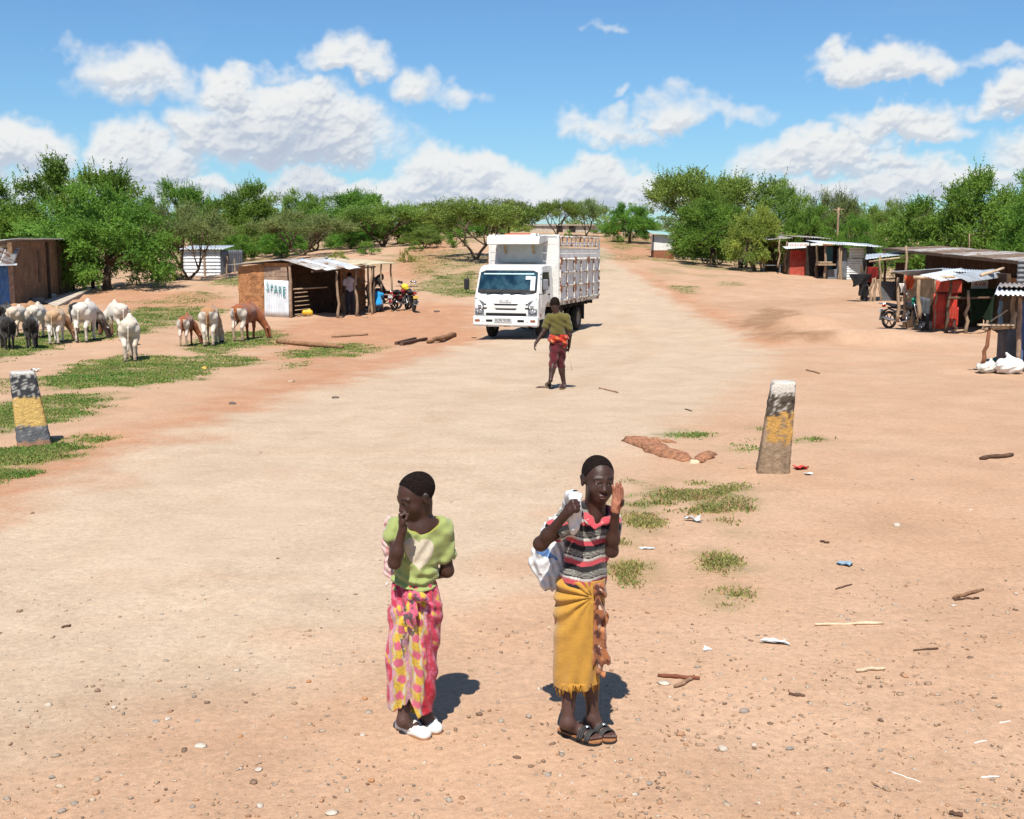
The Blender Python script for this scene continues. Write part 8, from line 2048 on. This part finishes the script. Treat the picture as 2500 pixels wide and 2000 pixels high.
# ---------------------------------------------------------------- boy walking away towards the truck
def walker():
    g = G(1360, 948); root = thing('person', 'boy in olive t-shirt and maroon trousers walking away towards the truck', 'person', g)
    Y0 = g.y; off = np.array(g); K = lambda px, py, dy=0.0: AT(px, py, Y0 + dy); vox = .0085
    hd = Head(K(1355, 744, .03), (.15, .97, -.30), (0, .25, 1), 1.18)
    S = SDF(np.array(g) - (.58, .45, .02), np.array(g) + (.52, .45, 1.85), vox); hd.add(S, False)
    S.cap(hd.p(0, -.03, -.05), K(1360, 770, .0), .055, .060, .03); shL, shR = K(1340, 776, 0), K(1382, 776, 0)
    S.chain([shL, shR], [.058, .058], .04); S.cap(K(1361, 785, 0), K(1363, 826, 0), .135, .115, .05, flat=((0, 1, 0), .65)); pv = K(1363, 838, 0); S.cap(K(1363, 826, 0), pv, .115, .12, .04, flat=((0, 1, 0), .75))
    S.chain([shL, K(1328, 808, -.05), K(1308, 838, -.12)], [.050, .040, .028], .02); hand(S, K(1308, 838, -.12), (-.35, -.15, -.9), (.9, 0, -.3), 1, 1.2, (.35,) * 4, .3)
    S.chain([shR, K(1391, 818, .0), K(1389, 846, .08)], [.050, .040, .028], .02); hand(S, K(1389, 846, .08), (-.05, .2, -1), (-1, 0, 0), -1, 1.2, (.9,) * 4, .6)
    kL, aL, kR, aR = K(1350, 890, -.08), K(1344, 929, -.20), K(1369, 889, .10), K(1377, 938, .10)
    S.chain([pv + Vector((-.06, 0, -.03)), kL, aL], [.10, .062, .036], .03); S.ell(kL.lerp(aL, .3), (.055, .06, .09), None, .03); S.chain([pv + Vector((.06, 0, -.03)), kR, aR], [.10, .062, .036], .03); S.ell(kR.lerp(aR, .3), (.055, .06, .09), None, .03)
    fl, fr_ = G(1341, 945), G(1371, 951); tl, tr = fl + Vector((-.02, .24, 0)), fr_ + Vector((.03, .24, 0)); foot(S, fl, tl, .02, 1, aL, False); foot(S, fr_, tr, .02, 1, aR, False)
    link('body', S.mesh('body', lambda V: np.array(SKIN)[None] * (.95 + .1 * vfbm(V, 9, 3))[:, None], off), SKINM, root); hd.hair('hair', .007, root, off)
    S = SDF(np.array(g) - (.36, .30, -.80), np.array(g) + (.36, .30, 1.55), vox)
    S.cap(K(1361, 784, 0), K(1362, 818, 0), .146, .140, .05, flat=((0, 1, 0), .72)); S.chain([shL, shR], [.072, .072], .05); S.cap(shL, K(1331, 798, -.03), .072, .068, .03); S.cap(shR, K(1390, 802, 0), .072, .066, .03)
    S.cap(K(1360, 775, 0), K(1358, 764, .01), .085, .066, .04); S.plane(K(1362, 817, 0), (.1, 0, -1)); X, Y, Z = S.grid(); S.D += (.008 * np.sin(X * 24 + 3 * np.sin(Z * 12)) * np.sin(Z * 26 + X * 9)).astype(np.float32)
    link('shirt', S.mesh('shirt', lambda V: np.array((.135, .115, .028))[None] * (1 + .12 * vfbm(V, 6, 2))[:, None], off), CLOTHM, root)
    S = SDF(np.array(g) - (.36, .30, -.30), np.array(g) + (.36, .30, 1.05), vox)
    S.cap(K(1363, 826, 0), pv, .128, .128, .04, flat=((0, 1, 0), .8)); S.chain([pv + Vector((-.055, 0, -.02)), kL, kL.lerp(aL, .10)], [.108, .070, .074], .02); S.chain([pv + Vector((.055, 0, -.02)), kR, kR.lerp(aR, .10)], [.108, .070, .074], .02); X, Y, Z = S.grid(); S.D += (.007 * np.sin(Z * 40 + X * 18 + 2 * np.sin(Y * 20))).astype(np.float32)
    link('trousers', S.mesh('trousers', lambda V: np.array((.115, .014, .020))[None] * (1 + .2 * vfbm(V, 9, 2))[:, None], off), CLOTHM, root)
    S = SDF(np.array(g) - (.32, .30, -.72), np.array(g) + (.34, .30, 1.10), vox); S.cap(K(1349, 827, -.0), K(1377, 825, 0), .085, .085, .03, flat=((0, 1, 0), 1.4)); S.ell(K(1353, 830, -.1), (.08, .05, .05), None, .03); S.ell(K(1378, 838, -.06), (.05, .05, .09), None, .03); X, Y, Z = S.grid(); S.D += (.012 * np.sin(X * 30 + Z * 55)).astype(np.float32)
    S.plane(K(1362, 816, 0), (0, 0, 1))
    def sc(V): n = vfbm(V, 13, 2); C = np.tile(np.array((.48, .035, .015)), (len(V), 1)); C[n > .55] = (.55, .16, .04); C[n < -.5] = (.22, .02, .02); C[n > .95] = (.6, .5, .35); return C
    link('waist_cloth', S.mesh('waist_cloth', sc, off), CLOTHM, root)
    for f0, t0 in ((fl, tl), (fr_, tr)):
        d = (t0 - f0); L = d.length + .03; d.normalize(); l = Vector((-d.y, d.x, 0)); W = [(0, .025), (.1, .04), (.45, .042), (.75, .055), (.95, .04), (1, .015)]; poly = [(s * L - .015, w) for s, w in W] + [(s * L - .015, -w) for s, w in reversed(W)]
        sl_ = MB().prism(poly, -.002, .022, lambda a, b_, q: f0 + d * a + l * b_ + Vector((0, 0, q)) - Vector(off)).build('slipper', mat('slipper_brown', (.20, .13, .085), .85, .2), root)
        MB().tube([f0 + d * L * .62 + l * (.052 * math.cos(A)) + Vector((0, 0, .02 + .05 * math.sin(A))) - Vector(off) for A in [math.pi * i / 8 for i in range(9)]], .014, 6).build('strap', mat('slipper_brown', (.2, .13, .085)), sl_)
    st = thing('herding_stick', 'thin pale stick in the hand of the boy walking to the truck', 'stick', g); a, b_ = K(1388, 858, .08) - g, K(1397, 905, -.05) - g
    MB().tube([a + (a - b_) * .15, a, b_], [.008, .008, .006], 6).build('shaft', mat('pale_stick', (.66, .5, .34)), st)
    ct = thing('folded_cloth', 'white folded cloth held by the boy walking to the truck', 'cloth', g); q = K(1377, 843, -.02) - g; MB().box(q, (.10, .05, .17), Euler((0, .35, 0)), .02).build('cloth', mat('pinkish_white_cloth', (.72, .52, .46), .9, .1), ct)
walker()

# ---------------------------------------------------------------- far people, simple but posed
def far_person(label, loc, rz, h, pose, shirt, pants, name='person'):
    root = thing(name, label, 'person', loc, rz); s = h / 1.7; vox = .022 * s
    J = {'stand': dict(head=(0, .02, 1.58), neck=(0, 0, 1.42), sl=(-.19, 0, 1.38), sr=(.19, 0, 1.38), pel=(0, 0, .92), el=(-.26, -.02, 1.12), wl=(-.24, .12, .90), er=(.26, -.02, 1.12), wr=(.25, .10, .88), kl=(-.10, .02, .50), al=(-.10, 0, .09), kr=(.10, .02, .50), ar=(.10, 0, .09)),
         'hands': dict(head=(0, .04, 1.58), neck=(0, 0, 1.42), sl=(-.19, 0, 1.38), sr=(.19, 0, 1.38), pel=(0, 0, .92), el=(-.26, .08, 1.15), wl=(-.08, .26, 1.28), er=(.26, .08, 1.15), wr=(.06, .26, 1.30), kl=(-.10, .02, .50), al=(-.11, 0, .09), kr=(.10, .02, .50), ar=(.11, 0, .09)),
         'crouch': dict(head=(0, .40, .80), neck=(0, .30, .74), sl=(-.20, .22, .72), sr=(.20, .22, .72), pel=(0, -.06, .26), el=(-.24, .38, .55), wl=(-.15, .58, .60), er=(.24, .38, .55), wr=(.15, .58, .55), kl=(-.17, .36, .48), al=(-.12, .08, .08), kr=(.17, .36, .48), ar=(.12, .08, .08)),
         'bend': dict(head=(0, .50, 1.40), neck=(0, .40, 1.34), sl=(-.18, .34, 1.30), sr=(.18, .34, 1.30), pel=(0, -.05, .92), el=(-.22, .48, 1.05), wl=(-.16, .62, .85), er=(.22, .48, 1.05), wr=(.16, .62, .85), kl=(-.10, .02, .50), al=(-.10, -.04, .09), kr=(.10, .04, .50), ar=(.10, 0, .09))}[pose]
    J = {k: Vector(v) * s for k, v in J.items()}
    ctr = np.array((0, .15, 0)) * s; lo = ctr - np.array((.45, .55, .03)) * s; hi = ctr + np.array((.45, .70, 1.80)) * s
    S = SDF(lo, hi, vox); hd = Head(J['head'], (0, 1, -.1), (0, 0, 1), 1.2 * s); hd.add(S, False)
    S.cap(J['head'], J['neck'], .06 * s, .065 * s, .02); S.cap(J['neck'], J['pel'], .13 * s, .13 * s, .05, flat=((0, 1, 0), .75)); S.chain([J['sl'], J['sr']], [.06 * s] * 2, .04)
    for q in 'lr':
        S.chain([J['s' + q], J['e' + q], J['w' + q]], [.055 * s, .045 * s, .035 * s], .02); S.ell(J['w' + q], (.045 * s,) * 3, None, .02)
        S.chain([J['pel'] + Vector((-.08 if q == 'l' else .08, 0, 0)) * s, J['k' + q], J['a' + q]], [.10 * s, .07 * s, .042 * s], .03); a = J['a' + q]; S.cap(a + Vector((0, -.03, -.05)) * s, a + Vector((0, .16, -.055)) * s, .04 * s, .035 * s, .02)
    link('body', S.mesh('body', lambda V: np.tile(np.array(SKIN) * .9, (len(V), 1))), SKINM, root); hd.hair('hair', vox * .8, root, (0, 0, 0))
    S = SDF(lo, hi, vox); S.cap(J['neck'] * .96 + J['pel'] * .04, J['pel'] + Vector((0, 0, .03)), .155 * s, .165 * s, .05, flat=((0, 1, 0), .8)); S.chain([J['sl'], J['sr']], [.078 * s] * 2, .05)
    for q in 'lr': S.cap(J['s' + q], J['s' + q].lerp(J['e' + q], .6), .075 * s, .07 * s, .03)
    X, Y, Z = S.grid(); S.D += (.010 * s * np.sin(X * 22 / s + 3 * np.sin(Z * 9 / s)) * np.sin(Z * 24 / s)).astype(np.float32)
    link('shirt', S.mesh('shirt', lambda V: np.tile(np.array(shirt), (len(V), 1)) * (1 + .1 * vfbm(V, 6, 1))[:, None]), CLOTHM, root)
    S = SDF(lo, hi, vox); S.ell(J['pel'], (.17 * s, .135 * s, .13 * s), None, .0)
    for q in 'lr': S.chain([J['pel'] + Vector((-.08 if q == 'l' else .08, 0, 0)) * s, J['k' + q], J['a' + q] * .9 + J['k' + q] * .1], [.118 * s, .088 * s, .068 * s], .03)
    link('trousers', S.mesh('trousers', lambda V: np.tile(np.array(pants), (len(V), 1)) * (1 + .1 * vfbm(V, 6, 3))[:, None]), CLOTHM, root)
    return root
def fp(px, py, **kw): g = GD(px, py); return g
far_person('child in pale shirt and light jeans standing before the brown building', GD(119, 617) + Vector((0, 0, .12)), -2.6, 1.22, 'hands', (.66, .55, .42), (.30, .38, .40))
far_person('person in dark red clothes in the shade by the round tree trunk', GD(196, 607), 2.4, 1.62, 'stand', (.10, .02, .02), (.09, .03, .025))
far_person('crouching man in bright blue shirt repairing a motorcycle at the mud shed', GD(797, 657), .3, 1.70, 'crouch', (.02, .30, .62), (.03, .035, .05))
_q = SHED_P(-.55, 2.75); far_person('man in pale shirt standing in the shade of the mud shed veranda', (_q.x, _q.y, Hf(_q.x, _q.y)), .4, 1.72, 'stand', (.50, .46, .52), (.03, .03, .04))
_q = SHED_P(-.35, 4.15); far_person('man in dark shirt and teal trousers leaning over a motorcycle at the mud shed', (_q.x, _q.y, Hf(_q.x, _q.y)), -1.2, 1.74, 'bend', (.045, .04, .035), (.01, .14, .20))
_q = SHED_P(-.45, .45); _c = Vector((_q.x, _q.y, Hf(_q.x, _q.y)))
_o = SDF((-.3, -.25, 0), (.3, .25, .4), .015); _o.cap((-.1, 0, .15), (.12, 0, .15), .11, .11, .03, flat=((0, 1, 0), .8)); _o.cap((.02, 0, .24), (.10, 0, .27), .03, .03, .02); _o = link('jerrycan', _o.mesh('jerrycan'), mat('yellow_can', (.70, .42, .03), .5, .1)); _o.location = _c; tag(_o, 'yellow jerrycan at the foot of the mud shed door', 'jerrycan')
scrap('plastic_scrap', 752, 772, 9, .2, WPL, 'white plastic bag beside the yellow jerrycan', 31, .1)
